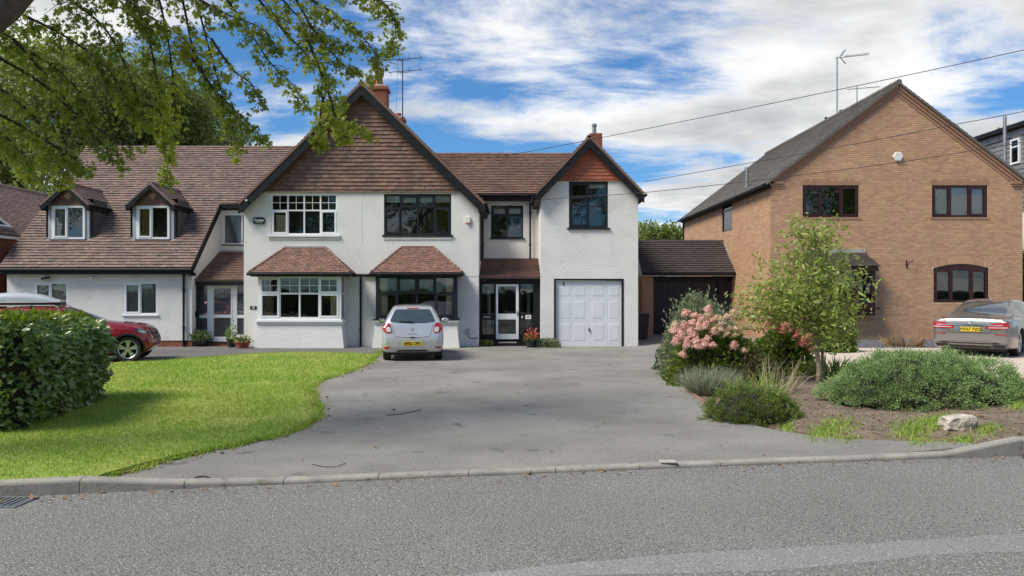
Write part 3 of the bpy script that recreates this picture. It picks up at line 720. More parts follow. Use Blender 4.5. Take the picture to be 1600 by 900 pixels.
# bays
def bay(x0, x1, eL, eR, tL, tR, m, cols, dark, label):
    yb = 25.8; pl = Plane((0, yb, 0), (1, 0, 0), (0, 0, 1)); ps = Plane((x1, 0, 0), (0, 1, 0), (0, 0, 1)); pq = Plane((x0, 0, 0), (0, -1, 0), (0, 0, 1))
    z0, z1 = GZ(500, yb), GZ(430, yb)
    root = MB()   # flared rendered base
    fl = .13
    root.hexa([(x0-fl, yb-fl*.7, -.2), (x1+fl, yb-fl*.7, -.2), (x1+fl, Y0+.02, -.2), (x0-fl, Y0+.02, -.2)], [(x0-.01, yb-.01, z0-.09), (x1+.01, yb-.01, z0-.09), (x1+.01, Y0+.02, z0-.09), (x0-.01, Y0+.02, z0-.09)])
    bo = root.build('bay_base', m_render_s, HS)
    s = MB(); s.box(x0-.07, x1+.07, yb-.09, Y0-.002, z0-.075, z0-.002); s.box(x0-.03, x1+.03, yb-.05, Y0-.004, z0-.15, z0-.077); s.build('bay_sill', m_upvc if not dark else m_render_s, HS, bevel=.008)
    if dark: s = MB(); s.box(x0-.09, x1+.09, yb-.11, Y0-.006, z0-.002, z0+.03); s.build('sill_cover', m_anth, HS)
    w = window(HS, pl, x0, x1, z0+(.031 if dark else 0), z1, cols, [.59], m, fw=.10, n=-.05, depth=.10, mull=.055, sash={(0, 0), (3, 0), (0, 1), (3, 1)} if not dark else {(0, 0), (3, 0), (1, 1), (2, 1)},
               bars=None if dark else {(i, 1): (2, 2) for i in range(4)}, room=0,
               curtains=[(.05, .14, .02, .96, m_curt, 4), (.87, .955, .02, .96, m_curt, 4)] if dark else [(.06, .17, .02, .56, m_curtp, 4), (.86, .94, .02, .58, m_curt, 4)], name='bay_window')
    for p_, a, c in ((ps, yb+.1, Y0-.003), (pq, -Y0+.003, -yb-.1)):
        window(HS, p_, a, c, z0+(.031 if dark else 0), z1, [], [.59], m, fw=.06, n=-.05, depth=.098, room=0, name='bay_side_window')
    rm = MB(); f0, f1 = Y0+.12, Y0+1.4
    q = [(x0-.1, f0, .3), (x1+.1, f0, .3), (x1+.1, f0, 2.5), (x0-.1, f0, 2.5)]; q2 = [(p[0], f1, p[2]) for p in q]
    rm.add(q+q2, [(0, 1, 5, 4), (1, 2, 6, 5), (2, 3, 7, 6), (3, 0, 4, 7), (4, 5, 6, 7)]); rm.build('room', m_room, HS)
    cl = MB(); cl.box(x0+.02, x1-.02, yb+.02, Y0+.1, z1-.0, z1+.03); cl.build('bay_ceiling', m_black2, HS)
    # hipped tile roof
    ze, zt = 2.52, 3.40; ye = 25.52
    ro = MB(); tl = MB()
    A, B, C, D = Vector((eL, ye, ze)), Vector((eR, ye, ze)), Vector((tR, Y0, zt)), Vector((tL, Y0, zt)); E, Fq = Vector((eL, Y0, ze)), Vector((eR, Y0, ze))
    ro.add([A, B, C, D, E, Fq], [(0, 1, 2, 3), (0, 3, 4), (1, 5, 2), (0, 4, 5, 1)]); rr = ro.build('bay_roof', m_tilered, HS)
    for (O, U, pts) in ((A, B-A, [A, B, C, D]), (E, A-E, [E, A, D]), (B, Fq-B, [B, Fq, C])):
        U = U.normalized(); N = (pts[1]-pts[0]).cross(pts[-1]-pts[0]).normalized(); V = N.cross(U)
        pl2 = Plane(O, U, V); tiles(tl, pl2, [[((p-O).dot(pl2.U), (p-O).dot(pl2.V)) for p in pts]], w=.16, gauge=.1, lo=.03, hi=.01, seed=int(abs(eL)*10), jit=.006)
    tl.build('tiles', m_tilered, rr)['kind'] = 'stuff'
    for a, c in ((A, D), (B, C)):
        k = 9; hip = MB()
        for i in range(k):
            p, q = a.lerp(c, i/k), a.lerp(c, (i+1.15)/k if i < k-1 else 1.0); hip.tube([p+Vector((0, 0, .022)), q+Vector((0, 0, .005))], [.05, .04], 7)
        hip.build('hip_tiles', m_tilered, rr)
    fl2 = MB(); fl2.box(tL-.03, tR+.03, Y0-.03, Y0-.006, zt-.05, zt+.05); fl2.build('flashing', m_flash if not dark else m_tilered, rr)
    fa = MB(); fa.box(eL+.03, eR-.03, ye+.04, ye+.065, ze-.13, ze-.005); fa.box(eL+.03, eL+.055, ye+.065, Y0-.005, ze-.13, ze-.005); fa.box(eR-.055, eR-.03, ye+.065, Y0-.005, ze-.13, ze-.005)
    fa.box(eL+.055, eR-.055, ye+.065, Y0-.005, ze-.12, ze-.1); fa.build('fascia', m_black, HS)
    gu = MB(); gu.tube([(eL-.06, ye-.02, ze-.045), (eR+.06, ye-.02, ze-.045)], .055, 8); gu.build('gutter', m_black, HS)
bay(bayL[0], bayL[1], GX(389, 25.52), GX(546, 25.52), fx(447), fx(508), m_upvc, [.26, .50, .735], False, '')
bay(bayR[0], bayR[1], GX(580, 25.52), GX(722, 25.52), fx(628), fx(677), m_anth, [.27, .51, .74], True, '')
def pipe(pts, r=.036, m=None, clips=True):
    b = MB(); b.tube(pts, r, 8)
    if clips:
        a, c = Vector(pts[0]), Vector(pts[-1]); n = max(1, int((c-a).length/1.3))
        for i in range(n+1):
            q = a.lerp(c, (i+.5)/(n+1)); d = (c-a).normalized(); b.tube([q-d*.03, q+d*.03], r*1.35, 8)
    return b.build('downpipe', m or m_black, HS, smooth=0.6)
xd = fx(564); pipe([(xd, Y0-.06, 2.42), (xd, Y0-.06, 0.0)])
b = MB(); b.tube([(GX(546, 25.52), 25.5, 2.475), (GX(552, Y0), Y0-.06, 2.45), (GX(581, 25.52), Y0-.06, 2.44)], .05, 8); b.build('gutter', m_black, HS)
# crack between the two halves: a fine render joint
slab(HS, 'render_joint', fp, fx(565)-.012, fx(565)+.012, 3.5, 5.2, -.01, .006, m_render_s)
slab(HS, 'render_band', fp, fx(722), fx(748), fz(431.5), fz(429.5), -.01, .008, m_render_s)
# wall fittings
mb = MB(); ax, az = fx(731), fz(344)
mb.prism([(ax-.08, Y0-.07, az+.12), (ax-.09, Y0-.07, az-.06), (ax, Y0-.07, az-.15), (ax+.09, Y0-.07, az-.06), (ax+.08, Y0-.07, az+.12)], (0, .068, 0)); al = mb.build('alarm_box', m_white, HS, bevel=.012)
mb = MB(); mb.prism([(ax-.086, Y0-.074, az-.075), (ax, Y0-.074, az-.155), (ax+.086, Y0-.074, az-.075), (ax, Y0-.074, az-.105)], (0, .06, 0)); mb.build('strobe', m_red, al)
sx, sz = fx(405), fz(345); mb = MB(); pts = []
for i in range(28):
    t = 2*math.pi*i/28; c, s = math.cos(t), math.sin(t); pts.append((sx+.20*math.copysign(abs(c)**.4, c), Y0-.06, sz+.115*math.copysign(abs(s)**.55, s)))
mb.prism(pts, (0, .058, 0)); sg = mb.build('plaque', m_black, HS, bevel=.012)
text_mesh('lettering', 'Fusion', .125, m_white, sg, plane_matrix(fp, sx+.0, sz+.015, .061, Vector(HS.location)), shear=.25, bold=.006)
slab(sg, 'underline', fp, sx-.12, sx+.13, sz-.075, sz-.06, .058, .063, m_white)
slab(HS, 'number_plaque', fp, fx(391), fx(401), fz(483.5), fz(478.5), .0, .015, m_black)
text_mesh('lettering', '15', .1, m_white, HS, plane_matrix(fp, fx(396.2), fz(481), .017, Vector(HS.location)), bold=.004)
for (px, py) in ((415.5, 302.5),):
    mb = MB(); mb.lathe([(.0, -.09), (.03, -.085), (.035, -.05), (.025, 0)], (fx(px), Y0, fz(py)), 10, 'Y'); mb.build('security_light', m_white, HS, smooth=True)
mb = MB(); mb.lathe([(.0, -.06), (.035, -.055), (.04, -.02), (.03, 0)], (GX(385.5, 26.07), 26.075, GZ(313.5, 26.07)), 10, 'Y'); mb.build('security_light', m_white, HS, smooth=True)
mb = MB(); pbox(mb, fp, fx(728), fx(734), fz(523), fz(514), .0, .06); mb.build('meter_box', m_flash, HS, bevel=.01)
mb = MB(); mb.tube([(fx(732), Y0-.02, fz(523)), (fx(733), Y0-.02, fz(527)), (fx(737), Y0-.02, fz(528.5)), (fx(747), Y0-.02, fz(528))], .012, 6); mb.build('cable', m_wire, HS)

# ---- garage wing on the right
WL, WR = fx(845), fx(997); WAX, WAZ, WTS, WH = 2.645, 7.19, 1.055, 1.86
wz = lambda x: WAZ-WTS*abs(x-WAX)
gar = rect(fx(865.5), fx(974.5), fz(543)-.06, fz(435.5)); wW = rect(fx(889), fx(950), fz(356), fz(283.5))
mb = MB(); wall_sheet(mb, fp, [(WL, -.2), (WR, -.2), (WR, wz(WR)-.13), (WAX, WAZ-.13), (WL, wz(WL)-.13)], [gar, wW], .12)
for x, s in ((WL, -1), (WR, 1)):
    z = wz(x)-.13; q = [(x, Y0, -.2), (x, 36, -.2), (x, 36, z), (x, Y0, z)]; mb.add(q, [(0, 1, 2, 3) if s > 0 else (3, 2, 1, 0)])
mb.build('wing_wall', m_render, HS)
gable_roof(WAX, WAZ, WTS, WH, 26.1, 36.2, m_tile2, 31, m_tile2)
barge(WAX, WAZ, WTS, WH, 26.115, m_black2, w=.24)
for s in (-1, 1):
    b = MB(); x = WAX+s*WH; z = wz(x); x1 = WL if s < 0 else WR; b.box(min(x, x1), max(x, x1), 26.17, 36, z-.24, z-.14); b.build('eaves_box', m_black2, HS)
    g = MB(); g.tube([(x+s*.05, 26.12, z-.05), (x+s*.05, 36, z-.05)], .055, 8); g.build('gutter', m_black, HS)
mb = MB(); zb1 = fz(283); hh = lambda z: (WAZ-.18-z)/WTS
tiles(mb, hp, [[(WAX-hh(zb1), zb1), (WAX+hh(zb1), zb1), (WAX, WAZ-.18)]], w=.235, gauge=.125, lo=.03, hi=.008, seed=22, jit=.004, gap=.009)
back = MB(); back.add([hp.at(WAX-hh(zb1), zb1), hp.at(WAX+hh(zb1), zb1), hp.at(WAX, WAZ-.18)], [(0, 1, 2)]); o = back.build('tile_hanging', m_hungred, HS); o['label'] = 'orange red hung tiles in the garage gable'
mb.build('tiles', m_hungred, o)['kind'] = 'stuff'
window(HS, fp, wW[0][0], wW[1][0], wW[0][1], wW[2][1], [.5], [.66], m_anth, sash={(0, 0), (0, 1)}, sill=(.06, .06, .06), blinds=[(.5, .97, .86, .97, m_blind)], fw=.07)
gp = Plane((0, Y0+.07, 0), (1, 0, 0), (0, 0, 1)); gx0, gx1, gz0, gz1 = fx(868.5), fx(971.5), -.04, fz(438.5)
mb = MB(); pbox(mb, fp, gar[0][0], gx0-.004, -.04, gar[2][1], -.12, .012); pbox(mb, fp, gx1+.004, gar[1][0], -.04, gar[2][1], -.12, .012); pbox(mb, fp, gx0-.004, gx1+.004, gz1+.004, gar[2][1], -.12, .010); mb.build('garage_frame', m_black, HS)
mb = MB(); pbox(mb, gp, gx0, gx1, gz0, gz1, -.03, 0)
for c in (893.2, 919.7, 948):
    pbox(mb, gp, fx(c)-.012, fx(c)+.012, gz0+.01, gz1-.01, -.002, .004)
gd = mb.build('garage_door', m_gdoor, HS)
for (ca, cb) in ((872, 891), (896, 915), (925, 944), (951, 968)):
    for (ra, rb) in ((447, 463), (470.5, 498), (505.5, 533)):
        a, b2, c, d = fx(ca), fx(cb), fz(rb), fz(ra); m1 = MB(); e = .055
        lo4 = [gp.at(a, c, .0005), gp.at(b2, c, .0005), gp.at(b2, d, .0005), gp.at(a, d, .0005)]; hi4 = [gp.at(a+e*.5, c+e*.7, .006), gp.at(b2-e*.5, c+e*.7, .006), gp.at(b2-e*.5, d-e*.7, .006), gp.at(a+e*.5, d-e*.7, .006)]
        m1.add(lo4+hi4, [(4, 5, 6, 7), (0, 1, 5, 4), (1, 2, 6, 5), (2, 3, 7, 6), (3, 0, 4, 7)]); m1.build('panel', m_gdoor, gd)
mb = MB(); mb.lathe([(.0, -.05), (.03, -.048), (.032, -.03), (.014, -.02), (.03, 0)], (fx(920.8), Y0+.07, fz(515)), 10, 'Y'); mb.tube([(fx(920.8), Y0+.035, fz(512)), (fx(920.8), Y0+.035, fz(519))], .012, 6); mb.build('handle', m_black, gd)
for dz in (0, -.07):
    mb = MB(); mb.lathe([(.0, -.02), (.028, -.018), (.03, 0)], (fx(881), Y0+.07, fz(442)+dz*.9), 10, 'Y'); mb.build('lock', m_dark, gd)
slab(HS, 'threshold', fp, WL, WR, -.2, -.03, -.1, .004, m_black2)
mb = MB(); mb.bar((WL-.01, 27.4, 2.62), (WL-.16, 27.4, 2.62), .03, .05); mb.bar((WL-.05, 27.4, 2.68), (WL-.05, 27.4, 2.47), .05, .05, (0, 1, 0)); mb.build('wall_bracket', m_black, HS)

# ---- middle part between gable and wing: recessed wall, roof and porch
def bx(px): return GX(px, YB)
def bz_(py): return GZ(py, YB)
mw = rect(bx(767), bx(817.5), bz_(372), bz_(321))
mb = MB(); wall_sheet(mb, bp_, [(XR-.02, 2.3), (WL+.02, 2.3), (WL+.02, 5.5), (XR-.02, 5.5)], [mw], .1); mb.build('recess_wall', m_render, HS)
window(HS, bp_, mw[0][0], mw[1][0], mw[0][1], mw[2][1], [.5], [.68], m_anth, sash={(0, 1), (1, 1)}, sill=(.06, .05, .05), blinds=[(.05, .95, .74, .95, m_blind)])
def slope_roof(name, x0, x1, ye, ze, yr, zr, tm, seed, convs=None, parent=None, w=.23):
    pl = Plane((0, ye, ze), (1, 0, 0), (0, yr-ye, zr-ze)); L = math.hypot(yr-ye, zr-ze)
    cs = convs(pl, L) if convs else [rect(x0, x1, 0, L)]
    u = MB()
    for c in cs:
        k = len(c); u.add([pl.at(*p, -.004) for p in c]+[pl.at(*p, -.07) for p in c], [tuple(range(k)), tuple(range(2*k-1, k-1, -1))]+[(i, k+i, k+(i+1) % k, (i+1) % k) for i in range(k)])
    o = u.build(name, tm, parent or HS); t = MB(); tiles(t, pl, cs, seed=seed, w=w, gauge=.15, lo=.042, jit=.006); t.build('tiles', tm, o)['kind'] = 'stuff'
    return o, pl, L
def ridge_row(par, x0, x1, y, z, tm):
    g = MB(); x = x0; k = 7
    while x < x1-.05:
        l = min(.30, x1-x); a = []; bq = []
        for i in range(k):
            t = math.pi*i/(k-1); yy = -math.cos(t)*.115; zz = math.sin(t)*.085-.055+random.uniform(-.004, .004); a.append((x, y+yy, z+zz+.006)); bq.append((x+l-.008, y+yy, z+zz))
        g.add(a+bq, [(i, i+1, k+i+1, k+i) for i in range(k-1)]+[tuple(range(k))[::-1]]); x += l
    g.build('ridge_tiles', tm, par)
YM, ZM, YR_, ZR_ = 28.55, GZ(303, 28.55), 31.7, GZ(240, 31.7)
o, _, _ = slope_roof('middle_roof', -4.2, 2.5, YM, ZM, YR_, ZR_, m_tile2, 41); ridge_row(o, -4.2, 2.5, YR_, ZR_, m_tile2)
mb = MB(); mb.add([(-4.2, YR_, ZR_-.02), (2.5, YR_, ZR_-.02), (2.5, 36, ZR_-3), (-4.2, 36, ZR_-3)], [(0, 1, 2, 3)]); mb.build('rear_roof', m_tile2, HS)
mb = MB(); mb.box(XR-.02, WL+.02, YM+.03, YM+.06, ZM-.24, ZM-.01); mb.box(XR-.02, WL+.02, YM+.06, YB-.002, ZM-.24, ZM-.215); mb.build('fascia', m_black, HS)
mb = MB(); mb.tube([(XR-.02, YM-.02, ZM-.05), (WL+.02, YM-.02, ZM-.05)], .06, 8); mb.build('gutter', m_black, HS)
# porch with the white door
YP = 26.95; ppl = Plane((0, YP, 0), (1, 0, 0), (0, 0, 1))
def qx(px): return GX(px, YP)
def qz(py): return GZ(py, YP)
o, _, _ = slope_roof('porch_roof', XR+.01, WL-.01, 26.72, GZ(432, 26.72), YB, bz_(405), m_tile2, 43)
slab(o, 'flashing', bp_, XR+.01, WL-.01, bz_(407.5), bz_(403.5), .0, .025, m_lead)
mb = MB(); mb.box(XR+.02, WL-.02, 26.74, 26.8, GZ(434, 26.72)-.05, GZ(432, 26.72)-.01); mb.build('gutter', m_black, HS)
pf = MB(); u0, u1 = XR+.005, WL-.005
pbox(pf, ppl, u0, u1, qz(444), qz(433), -.1, .02)
for a, b2 in ((u0, qx(751.2)), (qx(771.8), qx(774.9)), (qx(810.4), qx(813.2)), (qx(833), u1)): pbox(pf, ppl, a, b2, qz(532), qz(444), -.1, .015)
for a, b2 in ((qx(751.2), qx(771.8)), (qx(813.2), qx(833))):
    pbox(pf, ppl, a, b2, qz(499.5), qz(491.5), -.1, .012); pbox(pf, ppl, a, b2, qz(532), qz(522.5), -.1, .012)
pbox(pf, ppl, u0, u1, qz(538), qz(532), -.1, .03)
pfo = pf.build('porch_frame', m_black, HS)
for a, b2 in ((qx(751.2), qx(771.8)), (qx(813.2), qx(833))):
    for c, d in ((qz(491.5), qz(444)), (qz(522.5), qz(499.5))): slab(pfo, 'pane', ppl, a, b2, c, d, -.05, -.04, m_glass)
slab(pfo, 'letter_plate', ppl, qx(755.3), qx(766.5), qz(496.8), qz(494), .012, .02, m_flash)
slab(pfo, 'bell', ppl, qx(815), qx(816.8), qz(497), qz(493.5), .012, .025, m_white)
slab(pfo, 'number_plaque', ppl, qx(820.8), qx(829.8), qz(498.5), qz(492.2), .012, .022, m_white)
text_mesh('lettering', '17', .1, m_black, pfo, plane_matrix(ppl, qx(825.3), qz(495.4), .024, Vector(HS.location)), bold=.003)
text_mesh('lettering', '17', .1, m_flash, pfo, plane_matrix(ppl, qx(757), qz(438.5), .022, Vector(HS.location)))
def glazed_door(pl, u0, u1, v0, v1, lights, n0=-.06, n1=-.01, lead=False, name='front_door'):
    d = MB(); d0, d1 = n0, n1
    a, b2 = lights[0][0], lights[0][1]
    pbox(d, pl, u0, a, v0, v1, d0, d1); pbox(d, pl, b2, u1, v0, v1, d0, d1)
    zs = [v0]+[z for l in lights[::-1] for z in (l[2], l[3])]+[v1]
    for i in range(0, len(zs), 2): pbox(d, pl, a, b2, zs[i], zs[i+1], d0+.001, d1-.001)
    o = d.build(name, m_upvc, HS)
    for (a, b2, c, e) in lights:
        slab(o, 'pane', pl, a, b2, c, e, (n0+n1)/2-.005, (n0+n1)/2+.005, m_glass)
    return o
dr = glazed_door(ppl, qx(775), qx(810.3), qz(529.8), qz(444.2), [(qx(778.2), qx(806.2), qz(490.2), qz(447.3)), (qx(778.2), qx(806.2), qz(521.8), qz(499))], -.05, .022)
mb = MB(); mb.bar(ppl.at(qx(808.4), qz(493), .04), ppl.at(qx(808.4), qz(486), .04), .02, .03, (0, 1, 0)); mb.build('handle', m_black, dr)
slab(HS, 'doorstep', ppl, qx(752), qx(834), -.2, .10, .0, .32, m_black2)
slab(HS, 'doormat', ppl, qx(779), qx(807), .10, .125, .05, .28, m_stonecap)
# inner porch room
mb = MB(); q = [(u0, YP+.12, 0), (u1, YP+.12, 0), (u1, YP+.12, 2.3), (u0, YP+.12, 2.3)]; q2 = [(p[0], YB+.4, p[2]) for p in q]; mb.add(q+q2, [(0, 1, 5, 4), (1, 2, 6, 5), (2, 3, 7, 6), (3, 0, 4, 7), (4, 5, 6, 7)]); mb.build('porch_room', m_room, HS)
pl5 = Plane((0, YB-.2, 0), (1, 0, 0), (0, 0, 1))
for a in (-.85, .62): slab(HS, 'inner_frame', pl5, a-.06, a+.06, .1, 2.2, -.02, .02, m_upvc)
slab(HS, 'inner_door', pl5, -.42, .42, .1, 2.05, -.02, .02, m_anth)
pipe([(GX(754.2, YB-.12), YB-.1, ZM-.1), (GX(754.2, YB-.12), YB-.1, bz_(407))]); pipe([(GX(828.5, YB-.12), YB-.1, ZM-.1), (GX(828.5, YB-.12), YB-.1, bz_(407))])
mb = MB(); mb.box(XR+.0, XR+.16, 26.1, 26.35, rz(XR)-.22, rz(XR)+.0); mb.build('hopper', m_black, HS)
mb = MB(); mb.box(WL-.18, WL-.01, 26.5, 26.7, wz(WL)-.42, wz(WL)-.12); mb.build('hopper', m_black, HS)
pipe([(XR+.08, Y0+.1, rz(XR)-.2), (XR+.08, Y0+.1, fz(408))])
pipe([(XR+.05, Y0+.3, 2.35), (XR+.05, Y0+.3, 0.0)])

# ---- left wing with two dormers
YE, ZE, TL = 26.1, 2.70, 0.95; YRL = 31.5; ZRL = ZE+TL*(YRL-YE); VX = -10.9; LX = -17.45
def roofz(y): return ZE+TL*(y-YE)
YU = 28.68
def cL(pl, L):
    s1 = (YU-YE)*math.hypot(1, TL); return [rect(LX, VX, 0, s1), rect(LX, -6.4, s1, L)]
o, plL, LL = slope_roof('left_roof', LX, VX, YE, ZE, YRL, ZRL, m_tile, 51, convs=cL); ridge_row(o, LX, -6.4, YRL, ZRL, m_tile)
mb = MB(); mb.add([(LX, YRL, ZRL-.02), (-6.4, YRL, ZRL-.02), (-6.4, 37, ZRL-5), (LX, 37, ZRL-5)], [(0, 1, 2, 3)]); mb.build('rear_roof', m_tile, HS)
LWL, LWR = -17.36, fx(300)
w1 = rect(fx(193), fx(246), fz(491.5), fz(441)); w2 = rect(fx(53.5), fx(106), fz(491.5), fz(441))
mb = MB(); wall_sheet(mb, fp, [(LWL, .18), (LWR, .18), (LWR, 2.72), (LWL, 2.72)], [w1, w2], .1)
wr = Plane((LWR, 0, 0), (0, 1, 0), (0, 0, 1)); wall_sheet(mb, wr, [(Y0, -.2), (36, -.2), (36, roofz(29.2)-.1), (YB+.1, roofz(YB+.1)-.1), (Y0, roofz(Y0)-.1)])
wl = Plane((LWL, 0, 0), (0, -1, 0), (0, 0, 1)); wall_sheet(mb, wl, [(-36, -.2), (-Y0, -.2), (-Y0, roofz(Y0)-.1), (-YRL, ZRL-.1), (-36, 3)])
mb.build('left_wall', m_render, HS)
mb = MB(); tiles(mb, fp, [rect(LWL, LWR+.01, -.15, .18)], w=.225, gauge=.075, lap=.87, lo=.022, hi=.022, gap=.01, seed=4, n0=0.0); bk = MB(); pbox(bk, fp, LWL, LWR+.005, -.2, .179, -.1, .01)
o = bk.build('brick_plinth', m_mortar2, HS); mb.build('bricks', m_brickred, o)['kind'] = 'stuff'
slab(HS, 'damp_course', fp, LWL, LWR+.012, .18, .205, -.05, .028, m_black2)
for w_, cu_ in ((w1, [(.06, .46, .03, .97, m_blindg, 8), (.52, .95, .03, .97, m_blindg, 8)]), (w2, [(.06, .46, .03, .97, m_blindg, 8), (.52, .95, .03, .97, m_blindg, 8)])):
    window(HS, fp, w_[0][0], w_[1][0], w_[0][1], w_[2][1], [.5], [], m_upvc, sash={(0, 0)}, sill=(.05, .05, .05), curtains=cu_, n=-.04)
mb = MB(); mb.box(LX, VX, YE+.05, YE+.08, ZE-.22, ZE-.01); mb.box(LX, VX, YE+.08, Y0-.002, ZE-.22, ZE-.2); mb.build('fascia', m_black, HS)
mb = MB(); mb.tube([(LX, YE-.02, ZE-.06), (VX+.02, YE-.02, ZE-.06)], .06, 8); mb.build('gutter', m_black, HS)
# verge board of the left wing and the upper eave
mb = MB(); mb.prism([(VX, YE+.0, ZE-.02), (VX, YE, ZE-.25), (VX, YU, roofz(YU)-.27), (VX, YU, roofz(YU)-.02)], (.035, 0, 0)); mb.build('bargeboard', m_black2, HS)
slab(HS, 'barge_soffit', Plane((0, YE, 0), (1, 0, 0), (0, 0, 1)), VX-.1, VX+.035, ZE-.28, ZE-.16, -.3, -.0, m_black)
mb = MB(); mb.box(VX+.036, XL, YU+.02, YU+.05, roofz(YU)-.16, roofz(YU)-.01); mb.box(VX+.036, XL, YU+.05, YB, roofz(YU)-.16, roofz(YU)-.14); mb.build('fascia', m_black, HS)
pipe([(GX(287, Y0-.07), Y0-.07, ZE-.1), (GX(287, Y0-.07), Y0-.07, 0.0)], .042)
pipe([(LWR+.06, Y0+.35, 2.3), (LWR+.06, Y0+.35, .0)], .045)
lw = rect(bx(348.5), bx(412), bz_(382), bz_(334))
mb = MB(); wall_sheet(mb, bp_, [(LWR-.05, 2.0), (XL+.02, 2.0), (XL+.02, 4.95), (LWR-.05, 4.95)], [lw], .1); mb.build('recess_wall', m_render_s, HS)
window(HS, bp_, lw[0][0], lw[1][0], lw[0][1], lw[2][1], [.46], [], m_upvc, lead={(0, 0), (1, 0)}, sill=(.05, .04, .05), curtains=[(.3, .46, .03, .95, m_curtp, 4)], msill=m_anth)
o, _, _ = slope_roof('porch_roof', LWR+.0, XL-.005, 26.62, GZ(438, 26.62), YB, bz_(394), m_tile2, 53)
slab(o, 'flashing', bp_, LWR, XL-.005, bz_(396), bz_(391), .0, .022, m_lead)
YQ = 26.9; qpl = Plane((0, YQ, 0), (1, 0, 0), (0, 0, 1))
def ax_(px): return GX(px, YQ)
def az_(py): return GZ(py, YQ)
mb = MB(); mb.box(LWR+.01, XL-.01, 26.64, 26.75, GZ(446, 26.64), GZ(438.5, 26.64)); mb.build('fascia', m_black, HS)
mb = MB(); pbox(mb, qpl, LWR+.01, ax_(304.5), -.1, az_(444), -.05, .06); mb.build('porch_post', m_black, HS)
pw = MB(); PX1 = XL-.01; V0, V1 = az_(531), az_(443.5)
for a, b2 in ((ax_(304.5), ax_(306.5)), (ax_(324), ax_(331)), (ax_(363.5), ax_(370)), (ax_(391), ax_(393)), (PX1-.05, PX1)): pbox(pw, qpl, a, b2, V0, V1, -.08, .0)
for a, b2 in ((ax_(306.5), ax_(324)), (ax_(370), ax_(391)), (ax_(393), PX1-.05)):
    for c, d in ((527, 523), (497, 492), (445.5, 443.5)): pbox(pw, qpl, a, b2, az_(c), az_(d), -.078, -.002)
pbox(pw, qpl, ax_(331), ax_(363.5), az_(447.5), az_(443.5), -.078, -.002)
pwo = pw.build('porch_frame', m_upvc, HS); pwo['label'] = 'white glazed porch screen with diamond leading'
def leads(par, pl, a, b, c, d, n, st=.13):
    l = MB()
    for sgn in (1, -1):
        for k in range(-30, 40):
            p, q = (a, c+k*st), (b, c+k*st+sgn*1.5*(b-a))
            if p[1] > q[1]: p, q = q, p
            if q[1] < c or p[1] > d: continue
            f = lambda v: (p[0]+(q[0]-p[0])*(v-p[1])/(q[1]-p[1]), v)
            P0 = f(c) if p[1] < c else p; P1 = f(d) if q[1] > d else q
            if math.dist(P0, P1) > .03: l.bar(pl.at(*P0, n), pl.at(*P1, n), .006, .006, pl.N)
    l.build('leading', m_lead, par)
for a, b2 in ((ax_(306.5), ax_(324)), (ax_(370), ax_(391)), (ax_(393), PX1-.05)):
    for c, d in ((az_(492), az_(445.5)), (az_(523), az_(497))):
        slab(pwo, 'pane', qpl, a, b2, c, d, -.045, -.035, m_glass); leads(pwo, qpl, a, b2, c, d, -.03)
L1 = (ax_(334), ax_(360.8), az_(491.5), az_(450.5)); L2 = (ax_(334), ax_(360.8), az_(526), az_(496.5))
d2 = glazed_door(qpl, ax_(331.2), ax_(363.3), az_(530.5), az_(447.7), [L1, L2], -.06, .012)
for l in (L1, L2): leads(d2, qpl, l[0], l[1], l[2], l[3], -.012)
mb = MB(); mb.bar(qpl.at(ax_(333.5), az_(487.5), .04), qpl.at(ax_(338.5), az_(487.5), .04), .02, .02); mb.build('handle', m_flash, d2)
slab(HS, 'doorsill', qpl, ax_(304), PX1, az_(533.5), az_(531), -.1, .05, m_upvc)
st = MB(); pbox(st, qpl, LWR+.02, XL-.02, -.15, az_(533.6)-.03, -.1, .22); so = st.build('doorstep', m_mortar2, HS)
mb = MB(); tiles(mb, Plane((0, YQ-.22, 0), (1, 0, 0), (0, 0, 1)), [rect(LWR+.02, XL-.02, -.15, az_(533.6)-.03)], w=.22, gauge=.072, lap=.88, lo=.02, hi=.02, gap=.01, seed=8); mb.build('bricks', m_brickred, so)['kind'] = 'stuff'
slab(so, 'tread', qpl, LWR+.01, XL-.01, az_(533.6)-.029, az_(533.6), -.1, .26, m_black2)
mb = MB(); q = [(LWR, YQ+.12, 0), (XL, YQ+.12, 0), (XL, YQ+.12, 2.3), (LWR, YQ+.12, 2.3)]; q2 = [(p[0], YB+.4, p[2]) for p in q]; mb.add(q+q2, [(0, 1, 5, 4), (1, 2, 6, 5), (2, 3, 7, 6), (3, 0, 4, 7), (4, 5, 6, 7)]); mb.build('porch_room', m_room, HS)
# lantern and camera on the left wall
mb = MB(); mb.bar((fx(75), Y0, fz(430)), (fx(75), Y0-.12, fz(430)), .02, .02); mb.hexa([(fx(70), Y0-.2, fz(438)), (fx(79), Y0-.2, fz(436)), (fx(79), Y0-.06, fz(435)), (fx(70), Y0-.06, fz(437))], [(fx(69), Y0-.18, fz(434)), (fx(80), Y0-.18, fz(432.5)), (fx(80), Y0-.06, fz(432)), (fx(69), Y0-.06, fz(433.5))]); mb.build('floodlight', m_black, HS)
mb = MB(); mb.bar((fx(144), Y0, fz(434)), (fx(144), Y0-.1, fz(434)), .03, .03); mb.tube([(fx(142), Y0-.1, fz(433)), (fx(148), Y0-.12, fz(435))], .04, 8); mb.build('security_light', m_white, HS)
slab(HS, 'doorbell', Plane((LWR, 0, 0), (0, 1, 0), (0, 0, 1)), Y0+.25, Y0+.33, 1.0, 1.2, 0, .03, m_black)

